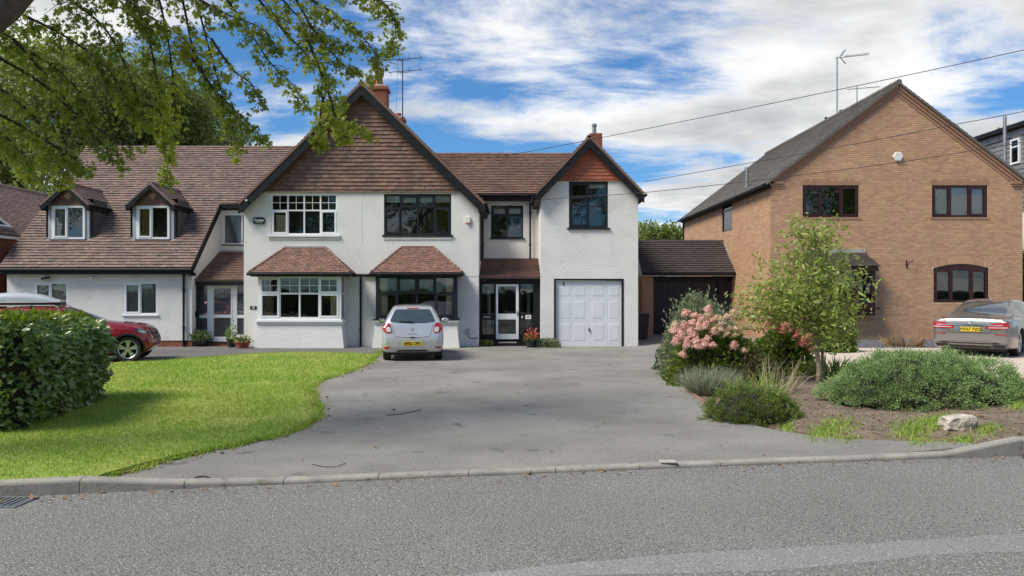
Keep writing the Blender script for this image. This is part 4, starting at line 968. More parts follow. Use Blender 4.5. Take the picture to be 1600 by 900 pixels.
def dormer(cx, nm):
    yf = 27.16; hw = .73; zs, zt_ = GZ(374, yf), GZ(321.5, yf); pl = Plane((0, yf, 0), (1, 0, 0), (0, 0, 1)); apz = GZ(285, yf-.25); ez = GZ(319.5, yf-.25); rh = .86; ts = (apz-ez)/rh
    ydown = YE+(zs-.05-ZE)/TL
    ww = .585
    yb_ = lambda z: YE+(z-ZE)/TL+.05
    zt2 = apz-ts*hw-.04
    for s in (-1, 1):   # lead cheeks
        d = MB(); x = cx+s*hw; q = [(x, yf, zs-.12), (x, yf, zt2), (x, yb_(zt2), zt2)]; d.add(q, [(0, 1, 2) if s < 0 else (2, 1, 0)])
        pbox(d, pl, min(cx+s*ww, x), max(cx+s*ww, x), zs-.1, zt2, -.05, 0); d.build('dormer_cheek', m_lead, HS)
    fl = MB(); fl.box(cx-hw-.1, cx+hw+.1, yf-.05, yf-.002, zs-.09, zs-.03)
    for s in (-1, 1): fl.bar((cx+s*(hw+.02), yf, zs-.02), (cx+s*(hw+.02), yb_(zt2)-.02, zt2+.0), .05, .03)
    if 0: fl.add([(cx-hw-.12, yf-.34, roofz(yf-.34)+.035), (cx+hw+.12, yf-.34, roofz(yf-.34)+.035), (cx+hw+.08, yf-.01, roofz(yf)+.035), (cx-hw-.08, yf-.01, roofz(yf)+.035)], [(0, 1, 2, 3)])
    fl.build('apron_flashing', m_flash, HS)
    slab(HS, 'dormer_sill', pl, cx-ww-.03, cx+ww+.03, zs-.07, zs-.0, -.05, .07, m_black)
    window(HS, pl, cx-ww, cx+ww, zs, zt_, [.47], [], m_upvc, sash={(0, 0)}, fw=.075, n=.0, room=1.0,
           curtains=[(.08, .42, .04, .95, m_curto, 4)] if nm else [(.08, .3, .04, .95, m_blindg, 4)], name='dormer_window')
    tri = MB(); tri.add([(cx-ww-.1, yf, zt_), (cx+ww+.1, yf, zt_), (cx, yf, apz-.12)], [(0, 1, 2)]); to = tri.build('dormer_gable', m_hung, HS)
    t = MB(); tiles(t, pl, [[(cx-ww-.08, zt_+.01), (cx+ww+.08, zt_+.01), (cx+.02, apz-.12), (cx-.02, apz-.12)]], w=.165, gauge=.105, lo=.03, hi=.01, seed=9, n0=.0); t.build('tiles', m_hung, to)['kind'] = 'stuff'
    dz = apz-.44; dm = MB(); dm.prism([pl.at(cx-.16, dz, .04), pl.at(cx, dz-.15, .04), pl.at(cx+.16, dz, .04), pl.at(cx, dz+.15, .04)], pl.N*.02); dm.build('diamond', m_tan, to)
    r = MB(); tl = MB(); sl = math.hypot(1, ts)
    for s in (-1, 1):
        y0_ = yf-.27; A = Vector((cx+s*rh, y0_, ez)); Tq = Vector((cx, y0_, apz)); B = Vector((cx+s*rh, yb_(ez), ez)); D = Vector((cx, yb_(apz), apz))
        if s > 0: pl2 = Plane(A, (0, 1, 0), (-1, 0, ts)); quad = [(0, 0), (B.y-A.y, 0), (D.y-A.y, rh*sl), (0, rh*sl)]
        else: pl2 = Plane(B, (0, -1, 0), (1, 0, ts)); quad = [(0, 0), (B.y-A.y, 0), (B.y-A.y, rh*sl), (B.y-D.y, rh*sl)]
        r.add([pl2.at(*p, -.004) for p in quad]+[pl2.at(*p, -.05) for p in quad], [(0, 1, 2, 3), (7, 6, 5, 4)]+[(i, 4+i, 4+(i+1) % 4, (i+1) % 4) for i in range(4)])
        tiles(tl, pl2, [quad], seed=61+s, w=.17, gauge=.1, lo=.024)
    ro = r.build('dormer_roof', m_tile, HS); tl.build('tiles', m_tile, ro)['kind'] = 'stuff'
    g = MB(); y = yf-.27
    while y < yb_(apz)-.1: g.tube([(cx, y, apz-.02), (cx, y+.29, apz-.03)], [.085, .08], 8); y += .3
    g.build('ridge_tiles', m_tile, ro)
    for s in (-1, 1):
        yb2 = yf-.26; b = MB(); pts = [(cx, yb2, apz-.05), (cx+s*rh, yb2, ez-.05), (cx+s*rh, yb2, ez-.17), (cx+s*(rh-.10), yb2, ez-.17), (cx, yb2, apz-.22)]
        if s < 0: pts = pts[::-1]
        b.prism(pts, (0, .04, 0)); b.build('bargeboard', m_black2, HS)
        b = MB(); b.box(min(cx+s*rh, cx+s*(hw-.0)), max(cx+s*rh, cx+s*hw), yb2+.04, yb_(ez)-.02, ez-.2, ez-.055); b.build('eaves_box', m_black2, HS)
        b = MB(); b.tube([(cx+s*(rh+.03), yb2+.02, ez-.03), (cx+s*(rh+.03), yb_(ez), ez-.03)], .03, 6); b.build('gutter', m_black, HS)
dormer(GX(107.5, 27.16), 0); dormer(GX(239.5, 27.16), 1)

# ---- chimneys
def chimney(par, cx, cy, w, d, z0, z1, bm, mm, pots, seed, cap=True):
    c = MB(); c.box(cx-w/2+.012, cx+w/2-.012, cy-d/2+.012, cy+d/2-.012, z0, z1); o = c.build('chimney', mm, par); br = MB()
    for pl, L in ((Plane((cx-w/2+.012, cy-d/2+.012, z0), (1, 0, 0), (0, 0, 1)), w-.024), (Plane((cx+w/2-.012, cy-d/2+.012, z0), (0, 1, 0), (0, 0, 1)), d-.024), (Plane((cx-w/2+.012, cy+d/2-.012, z0), (0, -1, 0), (0, 0, 1)), d-.024)):
        tiles(br, pl, [rect(-.012, L+.012, 0, z1-z0)], w=.225, gauge=.075, lap=.87, lo=.012, hi=.012, gap=.01, jit=.003, seed=seed)
    br.build('bricks', bm, o)['kind'] = 'stuff'
    if cap:
        cp = MB(); cp.box(cx-w/2-.05, cx+w/2+.05, cy-d/2-.05, cy+d/2+.05, z1-.13, z1-.02); cp.build('corbel', bm, o)
        cp = MB(); cp.box(cx-w/2-.03, cx+w/2+.03, cy-d/2-.03, cy+d/2+.03, z1-.019, z1+.05); cp.build('cap', m_stonecap, o, bevel=.02)
    for (dx, dy, h, r) in pots:
        p = MB(); p.lathe([(r*1.12, z1), (r, z1+.06), (r*.86, z1+h*.8), (r*.95, z1+h*.82), (r*.95, z1+h), (r*.8, z1+h), (r*.75, z1+h*.6)], (cx+dx, cy+dy, 0), 12); p.build('pot', m_pot, o, smooth=.6)
    return o
YC = 29.5
cxc, zc1 = GX(586, YC), GZ(134, YC)
chimney(HS, cxc, YC+.35, .85, .7, 7.8, zc1, m_brickred, m_mortar2, [(-.28, -.1, .42, .14), (-.12, .2, .36, .12), (.12, -.1, .46, .15), (.12, .0, .0001, .01)], 71)
p = MB(); px_, pz_ = cxc+.12, zc1+.42; p.lathe([(.17, pz_), (.2, pz_+.25), (.16, pz_+.3), (.02, pz_+.36)], (px_, YC+.25, 0), 10); p.build('chimney_cowl', m_brickdk, HS)
YC2 = 32.5
chimney(HS, GX(621, YC2), YC2+.3, .5, .5, 7.0, GZ(183, YC2), m_brickred, m_mortar2, [(.0, 0, .22, .13)], 73)
YC3 = 28.3
o = chimney(HS, GX(931.5, YC3), YC3+.2, .45, .45, 6.0, GZ(208, YC3), m_brickred, m_mortar2, [], 75, cap=False)
p = MB(); zf = GZ(208, YC3); p.lathe([(.075, zf), (.075, zf+.27), (.095, zf+.28), (.095, zf+.37), (.03, zf+.40)], (GX(929.5, YC3), YC3+.2, 0), 10); p.build('flue', m_steel, o)

# ------------------------------------------------------------------ brick house on the right
YH = 27.0; ZG = 0.2
BH = empty('brick_house', (13.5, YH, ZG), label='buff brick detached house with a broad gable and maroon window frames', cat='house')
BXL, BXR = GX(1204, YH), GX(1597, YH); bpl = Plane((0, YH, 0), (1, 0, 0), (0, 0, 1)); bsl = Plane((BXL, 0, 0), (0, -1, 0), (0, 0, 1))
def hx(px): return GX(px, YH)
def hz(py): return GZ(py, YH)
BAX, BAZ = hx(1401.5), hz(133); BEZ = hz(283); BTS = (BAZ-BEZ)/(BAX-BXL); YHB = 40.6
CO = 0.075
def course(z): return round(z/CO)*CO
v1 = (hx(1254), hx(1342), course(hz(341)), course(hz(289))); v2 = (hx(1456), hx(1543), course(hz(341)), course(hz(289)))
v3 = (hx(1458.5), hx(1545), course(hz(474)), course(hz(420)))   # straight part of the arched window
bayB = (hx(1266), hx(1370), course(hz(488)), course(hz(420)))
arch = []; 
for i in range(13):
    t = i/12; u = v3[1]+(v3[0]-v3[1])*t; arch.append((u, v3[3]+(hz(413)-hz(420))*(1-(2*t-1)**2)))
h3 = [(v3[0], v3[2]), (v3[1], v3[2])]+arch
mb = MB(); outer = [(BXL, ZG-.3), (BXR, ZG-.3), (BXR, BEZ), (BAX, BAZ-.02), (BXL, BEZ)]
wall_sheet(mb, bpl, outer, [rect(*v1), rect(*v2), h3, rect(bayB[0]+.05, bayB[1]-.05, bayB[2]+.05, bayB[3]-.05)], .10)
side_w = (-33.25, -31.7, course(4.42), course(5.62))
wall_sheet(mb, bsl, [(-YHB, ZG-.3), (-YH, ZG-.3), (-YH, BEZ), (-YHB, BEZ)], [rect(*side_w)], .10)
mb.add([(BXR, YH, ZG-.3), (BXR, YHB, ZG-.3), (BXR, YHB, BEZ), (BXR, YH, BEZ)], [(0, 1, 2, 3)])
wall = mb.build('wall', m_mortar, BH)
# bricks, laid course by course round the openings
br = MB(); zs = sorted({course(ZG-.05), course(BEZ), v1[2], v1[3], v3[2], v3[3], bayB[2], bayB[3], course(hz(412))})
ops = [(v1[0], v1[1], v1[2], v1[3]), (v2[0], v2[1], v2[2], v2[3]), (v3[0], v3[1], v3[2], v3[3]), (bayB[0], bayB[1], bayB[2], bayB[3])]
archtop = course(hz(412)); SOL = 3*CO
ops_f = [(a-.0, b, c, d) for a, b, c, d in ops]
def strips(x0, x1, zs, ops):
    out = []
    for za, zb_ in zip(zs[:-1], zs[1:]):
        cuts = sorted([(a, b) for a, b, c, d in ops if c <= za+1e-4 and d >= zb_-1e-4]); x = x0
        for a, b in cuts: out.append((x, a, za, zb_)); x = b
        out.append((x, x1, za, zb_))
    return out
sold = [(v1[0]-.06, v1[1]+.06, v1[3], v1[3]+SOL), (v2[0]-.06, v2[1]+.06, v2[3], v2[3]+SOL), (v1[0]-.06, v1[1]+.06, v1[2]-CO, v1[2]), (v2[0]-.06, v2[1]+.06, v2[2]-CO, v2[2])]
arch_zone = (v3[0]-.22, v3[1]+.22, v3[3], course(hz(402)))
allops = ops+sold+[arch_zone]
zs = sorted({course(ZG-.05), course(BEZ)}|{round(z, 4) for o_ in allops for z in o_[2:]})
for a, b, c, d in strips(BXL-.01, BXR+.01, zs, allops): tiles(br, bpl, [rect(a, b, c, d)], w=.225, gauge=CO, lap=.83, lo=.010, hi=.010, gap=.014, jit=.0025, seed=int(a*31+c*7))
zc_ = course(BEZ); g0 = (zc_-BEZ)/BTS
tiles(br, bpl, [[(BXL, zc_), (BXR, zc_), (BAX, BAZ-.05)]], w=.225, gauge=CO, lap=.83, lo=.010, hi=.010, gap=.014, jit=.0025, seed=77)
# bricks in the corners of the arch zone
for k in range(int(round((arch_zone[3]-arch_zone[2])/CO))):
    za = arch_zone[2]+k*CO; 
    for sgn in (-1, 1):
        cx = (v3[0]+v3[1])/2; hw = (v3[1]-v3[0])/2+.22
        e = (za+CO-v3[3])/((hz(413)-hz(420))+.225); xin = hw*math.sqrt(max(0, 1-min(1, max(0, e))**1.0))
        a, b = (cx+xin, cx+hw) if sgn > 0 else (cx-hw, cx-xin)
        if b-a > .03: tiles(br, bpl, [rect(a, b, za, za+CO)], w=.225, gauge=CO, lap=.83, lo=.010, hi=.010, gap=.014, seed=k)
# left side wall
zs2 = sorted({course(ZG-.05), side_w[2], side_w[3], course(BEZ)})
for a, b, c, d in strips(-YHB, -YH+.01, zs2, [side_w]): tiles(br, bsl, [rect(a, b, c, d)], w=.225, gauge=CO, lap=.83, lo=.010, hi=.010, gap=.014, jit=.0025, seed=int(b*13+c*5))
br.build('bricks', m_brick, wall)['kind'] = 'stuff'
so = MB()   # soldier courses over and tile sills under the upper windows
for a, b, c, d in sold[:2]:
    n = int((b-a)/.075); w_ = (b-a)/n
    for i in range(n): pbox(so, bpl, a+i*w_+.005, a+(i+1)*w_-.005, c+.004, d-.006, -.01, .0105)
so.build('soldier_course', m_brickdk, wall)['kind'] = 'stuff'
so = MB()
for a, b, c, d in sold[2:]:
    n = int((b-a)/.11); w_ = (b-a)/n
    for i in range(n): pbox(so, bpl, a+i*w_+.004, a+(i+1)*w_-.004, c+.002, d-.004, -.01, .03)
so.build('brick_sill', m_brickdk, wall)['kind'] = 'stuff'
so = MB(); cx = (v3[0]+v3[1])/2; n = 27
for i in range(n):
    t0, t1 = (i+.06)/n, (i+.94)/n; pts = []
    def arcpt(t, r):
        u = v3[0]+(v3[1]-v3[0])*t; z = v3[3]+(hz(413)-hz(420))*(1-(2*t-1)**2); sl = -4*(2*t-1)*(hz(413)-hz(420))/(v3[1]-v3[0])*-1
        nx = (2*t-1)*.42; nz = 1.0; l = math.hypot(nx, nz); return (u+nx/l*r, z+nz/l*r)
    q = [arcpt(t0, .012), arcpt(t1, .012), arcpt(t1, .225), arcpt(t0, .225)]; so.prism([bpl.at(*p, -.01) for p in q], bpl.N*.022)
so.build('brick_arch', m_brick, wall)['kind'] = 'stuff'
# corbelled verge bands and eaves stops
for s in (-1, 1):
    for k, (off, th, pr) in enumerate(((.0, .10, .10), (.115, .085, .06), (.215, .085, .03))):
        xe = BXL if s < 0 else BXR; hwid = abs(BAX-xe)+.02; b = MB(); f = math.hypot(1, BTS)
        z0_ = BAZ-off*f; z1_ = BAZ-(off+th)*f
        pts = [(BAX, YH-pr, z0_), (BAX+s*hwid, YH-pr, z0_-BTS*hwid), (BAX+s*hwid, YH-pr, z1_-BTS*hwid), (BAX, YH-pr, z1_)]
        if s < 0: pts = pts[::-1]
        b.prism(pts, (0, pr-.012, 0)); b.build('verge_band', m_brickdk, BH)
    for k in range(3):
        x0_ = (BXL-.09+.03*k) if s < 0 else (BXR-.42+.05*k); x1_ = (BXL+.42-.05*k) if s < 0 else (BXR+.09-.03*k)
        b = MB(); b.box(x0_, x1_, YH-.10+.03*k, YH-.012, BEZ-.10-.085*k, BEZ-.10-.085*k+.076); b.build('corbel', m_brickdk, BH)
# roof
r = MB(); u = MB(); fsl = math.hypot(1, BTS); hwid = BAX-BXL+.22
for s in (-1, 1):
    y0_, y1_ = YH-.16, YHB+.2; W = y1_-y0_; L = hwid*fsl; zt_ = BAZ+.07
    pl = Plane((BAX-hwid, y1_, zt_-BTS*hwid), (0, -1, 0), (1, 0, BTS)) if s < 0 else Plane((BAX+hwid, y0_, zt_-BTS*hwid), (0, 1, 0), (-1, 0, BTS))
    tiles(r, pl, [rect(0, W, 0, L)], w=.30, gauge=.19, lo=.03, hi=.01, gap=.006, jit=.0015, seed=91+s)
    u.hexa([pl.at(0, 0, -.06), pl.at(W, 0, -.06), pl.at(W, L, -.06), pl.at(0, L, -.06)], [pl.at(0, 0, -.004), pl.at(W, 0, -.004), pl.at(W, L, -.004), pl.at(0, L, -.004)])
ro = u.build('roof', m_ctile, BH); r.build('tiles', m_ctile, ro)['kind'] = 'stuff'
g = MB(); y = YH-.17
while y < YHB: g.tube([(BAX, y, BAZ+.075), (BAX, y+.43, BAZ+.065)], [.1, .1], 8); y += .44
g.build('ridge_tiles', m_ctile, ro)
b = MB(); zee = BAZ+.07-BTS*hwid; b.box(BAX-hwid+.03, BXL-.002, YH-.1, YHB, zee-.16, zee-.075); b.build('fascia', m_black2, BH)
g = MB(); g.tube([(BAX-hwid-.05, YH-.17, zee-.06), (BAX-hwid-.05, YHB+.2, zee-.06)], .06, 8); g.build('gutter', m_black, BH)
g = MB(); g.tube([(BXL-.06, YHB-.1, zee-.1), (BXL-.06, YHB-.1, .1)], .04, 8); g.build('downpipe', m_black, BH)
for (px, py0, py1, Yp, rr) in ((1291, 194, 183, 34.5, .075), (1316, 180, 171.5, 33.6, .13)):
    q = MB(); z0_, z1_ = GZ(py0, Yp)-.3, GZ(py1, Yp); q.lathe([(rr*.8, z0_), (rr*.8, z1_-.08), (rr, z1_-.08), (rr, z1_-.02), (rr*.4, z1_)], (GX(px, Yp), Yp, 0), 10); q.build('vent_cowl', m_black2, BH)
q = MB(); Yp = 30.4; q.lathe([(.07, GZ(288, Yp)-.4), (.07, GZ(268, Yp)), (.085, GZ(268, Yp)), (.085, GZ(262, Yp)), (.02, GZ(261, Yp))], (GX(1167, Yp), Yp, 0), 10); q.build('flue', m_steel, BH)
# windows
mw_ = dict(fw=.075, mull=.07, n=-.05)
window(BH, bpl, *v1, [.335, .675], [], m_maroon, sash={(0, 0), (2, 0)}, **mw_)
window(BH, bpl, *v2, [.335, .675], [], m_maroon, sash={(0, 0), (2, 0)}, blinds=[(.02, .98, .05, .97, m_blind)], **mw_)
w = window(BH, bpl, *v3, [.335, .675], [], m_maroon, sash={(0, 0), (2, 0)}, name='arched_window', **mw_)
hd = MB(); hd.prism([bpl.at(*p, -.085) for p in ([(v3[0], v3[3]-.03), (v3[1], v3[3]-.03)]+arch)], bpl.N*.07); hd.build('arched_head', m_maroon, w)
window(BH, bsl, *side_w, [], [.75], m_maroon, blinds=[(.03, .97, .03, .97, m_blindg)], **mw_)
# oriel window with its tiled hood
YO = 26.55; opl = Plane((0, YO, 0), (1, 0, 0), (0, 0, 1)); ox0, ox1 = GX(1264, YO), GX(1368, YO); oz0, oz1 = GZ(480, YO), GZ(424, YO)
w = window(BH, opl, ox0, ox1, oz0, oz1, [.4, .72], [], m_maroon, sash={(2, 0)}, fw=.09, n=-.05, depth=.1, mull=.08, room=0, name='oriel_window')
for x, pl in ((ox1, Plane((ox1, 0, 0), (0, 1, 0), (0, 0, 1))), (ox0, Plane((ox0, 0, 0), (0, -1, 0), (0, 0, 1)))):
    a, b_ = (YO+.1, YH-.012) if x == ox1 else (-YH+.012, -YO-.1); window(BH, pl, a, b_, oz0, oz1, [], [], m_maroon, fw=.06, n=-.05, depth=.09, room=0, name='oriel_side')
b = MB(); b.box(ox0-.1, ox1+.12, YO-.12, YH-.012, oz0-.07, oz0-.002); b.build('oriel_sill', m_maroon, BH)
b = MB(); b.box(ox0, ox1, YO, YH-.012, oz0-.28, oz0-.072); b.build('oriel_apron', m_maroon, BH)
b = MB(); b.box(ox0-.06, ox1+.06, YO-.1, YH-.013, oz1+.002, oz1+.16); b.build('oriel_fascia', m_maroon, BH)
rm = MB(); q = [(bayB[0], YH+.11, bayB[2]-.2), (bayB[1], YH+.11, bayB[2]-.2), (bayB[1], YH+.11, bayB[3]+.1), (bayB[0], YH+.11, bayB[3]+.1)]; q2 = [(p[0], YH+1.5, p[2]) for p in q]; rm.add(q+q2, [(0, 1, 5, 4), (1, 2, 6, 5), (2, 3, 7, 6), (3, 0, 4, 7), (4, 5, 6, 7)]); rm.build('room', m_room, BH)
ze_, zt_ = oz1+.17, hz(394); t = MB(); rr_ = MB()
A, B, C, D = Vector((ox0-.1, YO-.15, ze_)), Vector((ox1+.1, YO-.15, ze_)), Vector((ox1-.22, YH, zt_)), Vector((ox0+.22, YH, zt_)); E, Fq = Vector((ox0-.1, YH, ze_)), Vector((ox1+.1, YH, ze_))
rr_.add([A, B, C, D, E, Fq], [(0, 1, 2, 3), (0, 3, 4), (1, 5, 2), (0, 4, 5, 1)]); ho = rr_.build('oriel_roof', m_tiled, BH)
for (O, U, pts) in ((A, B-A, [A, B, C, D]), (B, Fq-B, [B, Fq, C])):
    U = U.normalized(); N = (pts[1]-pts[0]).cross(pts[-1]-pts[0]).normalized(); V = N.cross(U); pl2 = Plane(O, U, V); tiles(t, pl2, [[((p-O).dot(pl2.U), (p-O).dot(pl2.V)) for p in pts]], w=.17, gauge=.11, lo=.03, hi=.01, seed=5)
t.build('tiles', m_tiled, ho)['kind'] = 'stuff'
b = MB(); b.box(ox0+.1, ox1-.15, YH-.05, YH-.013, zt_-.02, zt_+.10); b.build('flashing', m_flash, ho)
q = MB(); axh, azh = hx(1402), hz(245); q.prism([(axh+.185*math.cos(R(60*i)), YH-.09, azh+.185*math.sin(R(60*i))) for i in range(6)][::-1], (0, .08, 0)); al = q.build('alarm_box', m_white, BH, bevel=.03)
q = MB(); q.bar((hx(1416), YH-.015, hz(419)), (hx(1416), YH-.015, hz(407)), .03, .03, (0, 1, 0)); q.tube([(hx(1416), YH-.02, hz(418)), (hx(1418), YH-.12, hz(411)), (hx(1420.5), YH-.25, hz(408)), (hx(1420), YH-.28, hz(410))], .014, 6); q.build('basket_bracket', m_black, BH)

# ------------------------------------------------------------------ carport between the houses
CP = empty('carport', (7.2, 31.2, 0.1), label='lean-to garage with dark tiled roof between white and brick houses', cat='garage')
cY, cZ = 31.2, GZ(426, 31.2); cYr, cZr = 32.95, GZ(376, 32.95); cx0, cx1 = GX(1003, cY), BXL-.02
o, _, _ = slope_roof('roof', cx0, cx1, cY, cZ, cYr, cZr, m_tiled, 81, parent=CP); ridge_row(o, cx0, cx1, cYr, cZr, m_tiled)
b = MB(); b.box(cx0+.02, cx1, cY+.05, cY+.09, cZ-.14, cZ-.01); b.box(cx0+.02, cx1, cY+.09, 31.6, cZ-.13, cZ-.115); b.build('fascia', m_white, CP)
g = MB(); g.tube([(cx0, cY-.03, cZ-.05), (cx1, cY-.03, cZ-.05)], .06, 8); g.build('gutter', m_black, CP)
b = MB(); b.prism([(cx0+.03, cY+.15, cZ-.05), (cx0+.03, cYr, cZr-.1), (cx0+.03, cYr+1.7, cZ-.05)], (.05, 0, 0)); b.build('gable_end', m_render_s, CP)
b = MB(); b.add([(cx0, cYr, cZr-.03), (cx1, cYr, cZr-.03), (cx1, cYr+1.8, cZ), (cx0, cYr+1.8, cZ)], [(0, 1, 2, 3)]); b.build('rear_roof', m_tiled, CP)
b = MB(); b.bar((cx1-.02, cY+.05, cZ+.03), (cx1-.02, cYr, cZr+.03), .05, .03); b.build('flashing', m_flash, CP)
px0, px1 = GX(1003.5, 31.5), GX(1021, 31.5)
b = MB(); b.box(px0+.01, px1-.01, 31.51, 34.5, -.1, cZ-.02); po = b.build('pier', m_mortar, CP); bb = MB()
tiles(bb, Plane((0, 31.51, 0), (1, 0, 0), (0, 0, 1)), [rect(px0, px1, -.1, cZ-.14)], w=.225, gauge=CO, lap=.86, lo=.01, hi=.01, gap=.011, seed=3); tiles(bb, Plane((px0+.01, 0, 0), (0, -1, 0), (0, 0, 1)), [rect(-34.5, -31.5, -.1, cZ-.14)], w=.225, gauge=CO, lap=.86, lo=.01, hi=.01, gap=.011, seed=4)
bb.build('bricks', m_brickdk, po)['kind'] = 'stuff'
dp = Plane((0, 31.75, 0), (1, 0, 0), (0, 0, 1)); x = px1+.02
slab(CP, 'lintel', dp, px1, BXL-.01, cZ-.34, cZ-.14, -.1, .06, m_black)
while x < BXL-.12:
    x2 = min(x+.20, BXL-.02); slab(CP, 'door_board', dp, x+.004, x2-.004, .08, cZ-.341, -.03, random.uniform(-.002, .004), m_navy); x = x2
slab(CP, 'door_backing', dp, px1, BXL-.01, .06, cZ-.341, -.06, -.031, m_navy)
slab(CP, 'door_post', dp, GX(1122, 31.6), GX(1127, 31.6), .05, cZ-.341, .006, .08, m_black)

# wheelie bin tucked behind the white house
WB = empty('wheelie_bin', (GX(1001, 29.6), 29.6, 0), label='dark grey wheelie bin tucked beside the white garage wing', cat='bin')
b = MB(); s = .26; b.hexa([(-.22, -.24, .06), (.22, -.24, .06), (.22, .24, .06), (-.22, .24, .06)], [(-.28, -.33, .98), (.28, -.33, .98), (.28, .33, .98), (-.28, .33, .98)]); b.build('body', mat('bin_plastic', (.03, .032, .035), rough=.5), WB, world=False, bevel=.02)
b = MB(); b.hexa([(-.30, -.37, .985), (.30, -.37, .985), (.30, .36, .985), (-.30, .36, .985)], [(-.26, -.33, 1.05), (.26, -.33, 1.05), (.26, .3, 1.07), (-.26, .3, 1.07)]); b.build('lid', MATS['bin_plastic'], WB, world=False, bevel=.015)
for sx_ in (-.2, .2):
    b = MB(); b.lathe([(.1, -.03), (.1, .03)], (sx_, .26, .1), 12, 'X'); b.build('wheel', MATS['bin_plastic'], WB, world=False)

# ------------------------------------------------------------------ red brick neighbour on the far left
NB = empty('brick_bungalow', (-20.5, 27, 0), label='red brick house with tiled roof and skylight beyond the left gable end', cat='house')
nrX, nrZ, neX, neZ = -20.6, 6.15, -17.62, 3.9
sl_ = math.hypot(nrX-neX, nrZ-neZ); npl = Plane((neX, 26.0, neZ), (0, 1, 0), (nrX-neX, 0, nrZ-neZ))
t = MB(); tiles(t, npl, [rect(0, 12, 0, sl_)], w=.17, gauge=.1, seed=15); u = MB(); u.hexa([npl.at(0, 0, -.06), npl.at(12, 0, -.06), npl.at(12, sl_, -.06), npl.at(0, sl_, -.06)], [npl.at(0, 0, -.004), npl.at(12, 0, -.004), npl.at(12, sl_, -.004), npl.at(0, sl_, -.004)])
o = u.build('roof', m_tile, NB); t.build('tiles', m_tile, o)['kind'] = 'stuff'
u = MB(); u.add([(nrX, 26, nrZ-.02), (nrX, 38, nrZ-.02), (nrX-3, 38, neZ), (nrX-3, 26, neZ)], [(0, 1, 2, 3)]); u.build('rear_slope', m_tile, NB)
g = MB(); y = 26.0
while y < 38: g.tube([(nrX, y, nrZ), (nrX, y+.3, nrZ-.008)], .09, 8); y += .31
g.build('ridge_tiles', m_tile, o)
wx = -17.85; b = MB(); b.box(-23.4, wx-.012, 26.2, 37.8, -.1, neZ+.05); wo = b.build('wall', m_mortar2, NB); bb = MB()
tiles(bb, Plane((wx-.012, 0, 0), (0, 1, 0), (0, 0, 1)), [rect(26.2, 34, .3, neZ-.02)], w=.225, gauge=CO, lap=.86, lo=.012, hi=.012, gap=.011, seed=6); tiles(bb, Plane((0, 26.2, 0), (1, 0, 0), (0, 0, 1)), [rect(-23.4, wx, -.1, neZ-.02)], w=.225, gauge=CO, lap=.86, lo=.012, hi=.012, gap=.011, seed=7); bb.build('bricks', m_brickred, wo)['kind'] = 'stuff'
b = MB(); b.add([(wx, 26.2, neZ), (wx, 26.2, neZ+.02), (nrX, 26.2, nrZ-.1), (-23.4, 26.2, neZ)], [(0, 1, 2, 3)]); b.build('gable', m_brickred, NB)
b = MB(); b.box(wx, neX-.01, 26, 38, neZ-.16, neZ-.07); b.build('fascia', m_white, NB)
s0 = npl.at(4.3, .42, .0); b = MB()
for (a, c, d, e) in ((.2, 1.4, .30, .40), (.2, 1.4, 1.45, 1.55), (.2, .3, .40, 1.45), (1.3, 1.4, .40, 1.45)): pbox(b, npl, a, c, d, e, .0, .12)
so_ = b.build('skylight', m_flash, NB); slab(so_, 'pane', npl, .3, 1.3, .40, 1.45, .05, .08, m_glass)

# ------------------------------------------------------------------ grey clad house behind on the right
GH = empty('clad_house', (22.0, 34.0, 0), label='grey weatherboarded upper storey with flat black roof behind the brick gable', cat='house')
X_ = 20.0; y0_, y1_, ztop = 27.2, 36.5, 8.32; cpl = Plane((X_, 0, 0), (0, -1, 0), (0, 0, 1))
b = MB(); b.box(X_+.03, 27, y0_, y1_, 0, ztop); b.build('wall', m_render_s, GH)
cw = (-30.75, -30.2, 6.95, 7.95); z = 5.0
while z < ztop-.3:
    for a, c in (((-y1_, cw[0]-.06), (cw[1]+.06, -y0_)) if cw[2]-.2 < z < cw[3] else ((-y1_, -y0_),)):
        q = MB(); q.hexa([cpl.at(a, z, .03), cpl.at(c, z, .03), cpl.at(c, z, 0), cpl.at(a, z, 0)], [cpl.at(a, z+.19, .008), cpl.at(c, z+.19, .008), cpl.at(c, z+.19, 0), cpl.at(a, z+.19, 0)]); q.build('weatherboard', m_slat, GH)
    z += .19
slab(GH, 'frieze', cpl, -y1_, -y0_, ztop-.27, ztop-.02, -.01, .06, m_flash)
b = MB(); b.box(X_-.3, 27.2, y0_-.2, y1_+.2, ztop, ztop+.16); b.build('roof', m_black, GH)
window(GH, cpl, *cw, [], [.68], m_upvc, n=.03, fw=.07, room=.8)
slab(GH, 'lower_wall', cpl, -y1_, -y0_, 0, 4.99, -.02, .02, m_render_s)
SP = MB(); Yp = 28.6; SP.lathe([(.062, 0), (.062, GZ(184, Yp)), (.05, GZ(181, Yp)), (.0, GZ(180, Yp))], (GX(1570, Yp)+.0, Yp, 0), 12)
tag(SP.build('pole', m_steel, smooth=.6), 'plain grey steel pole standing behind the right roof slope', 'pole')

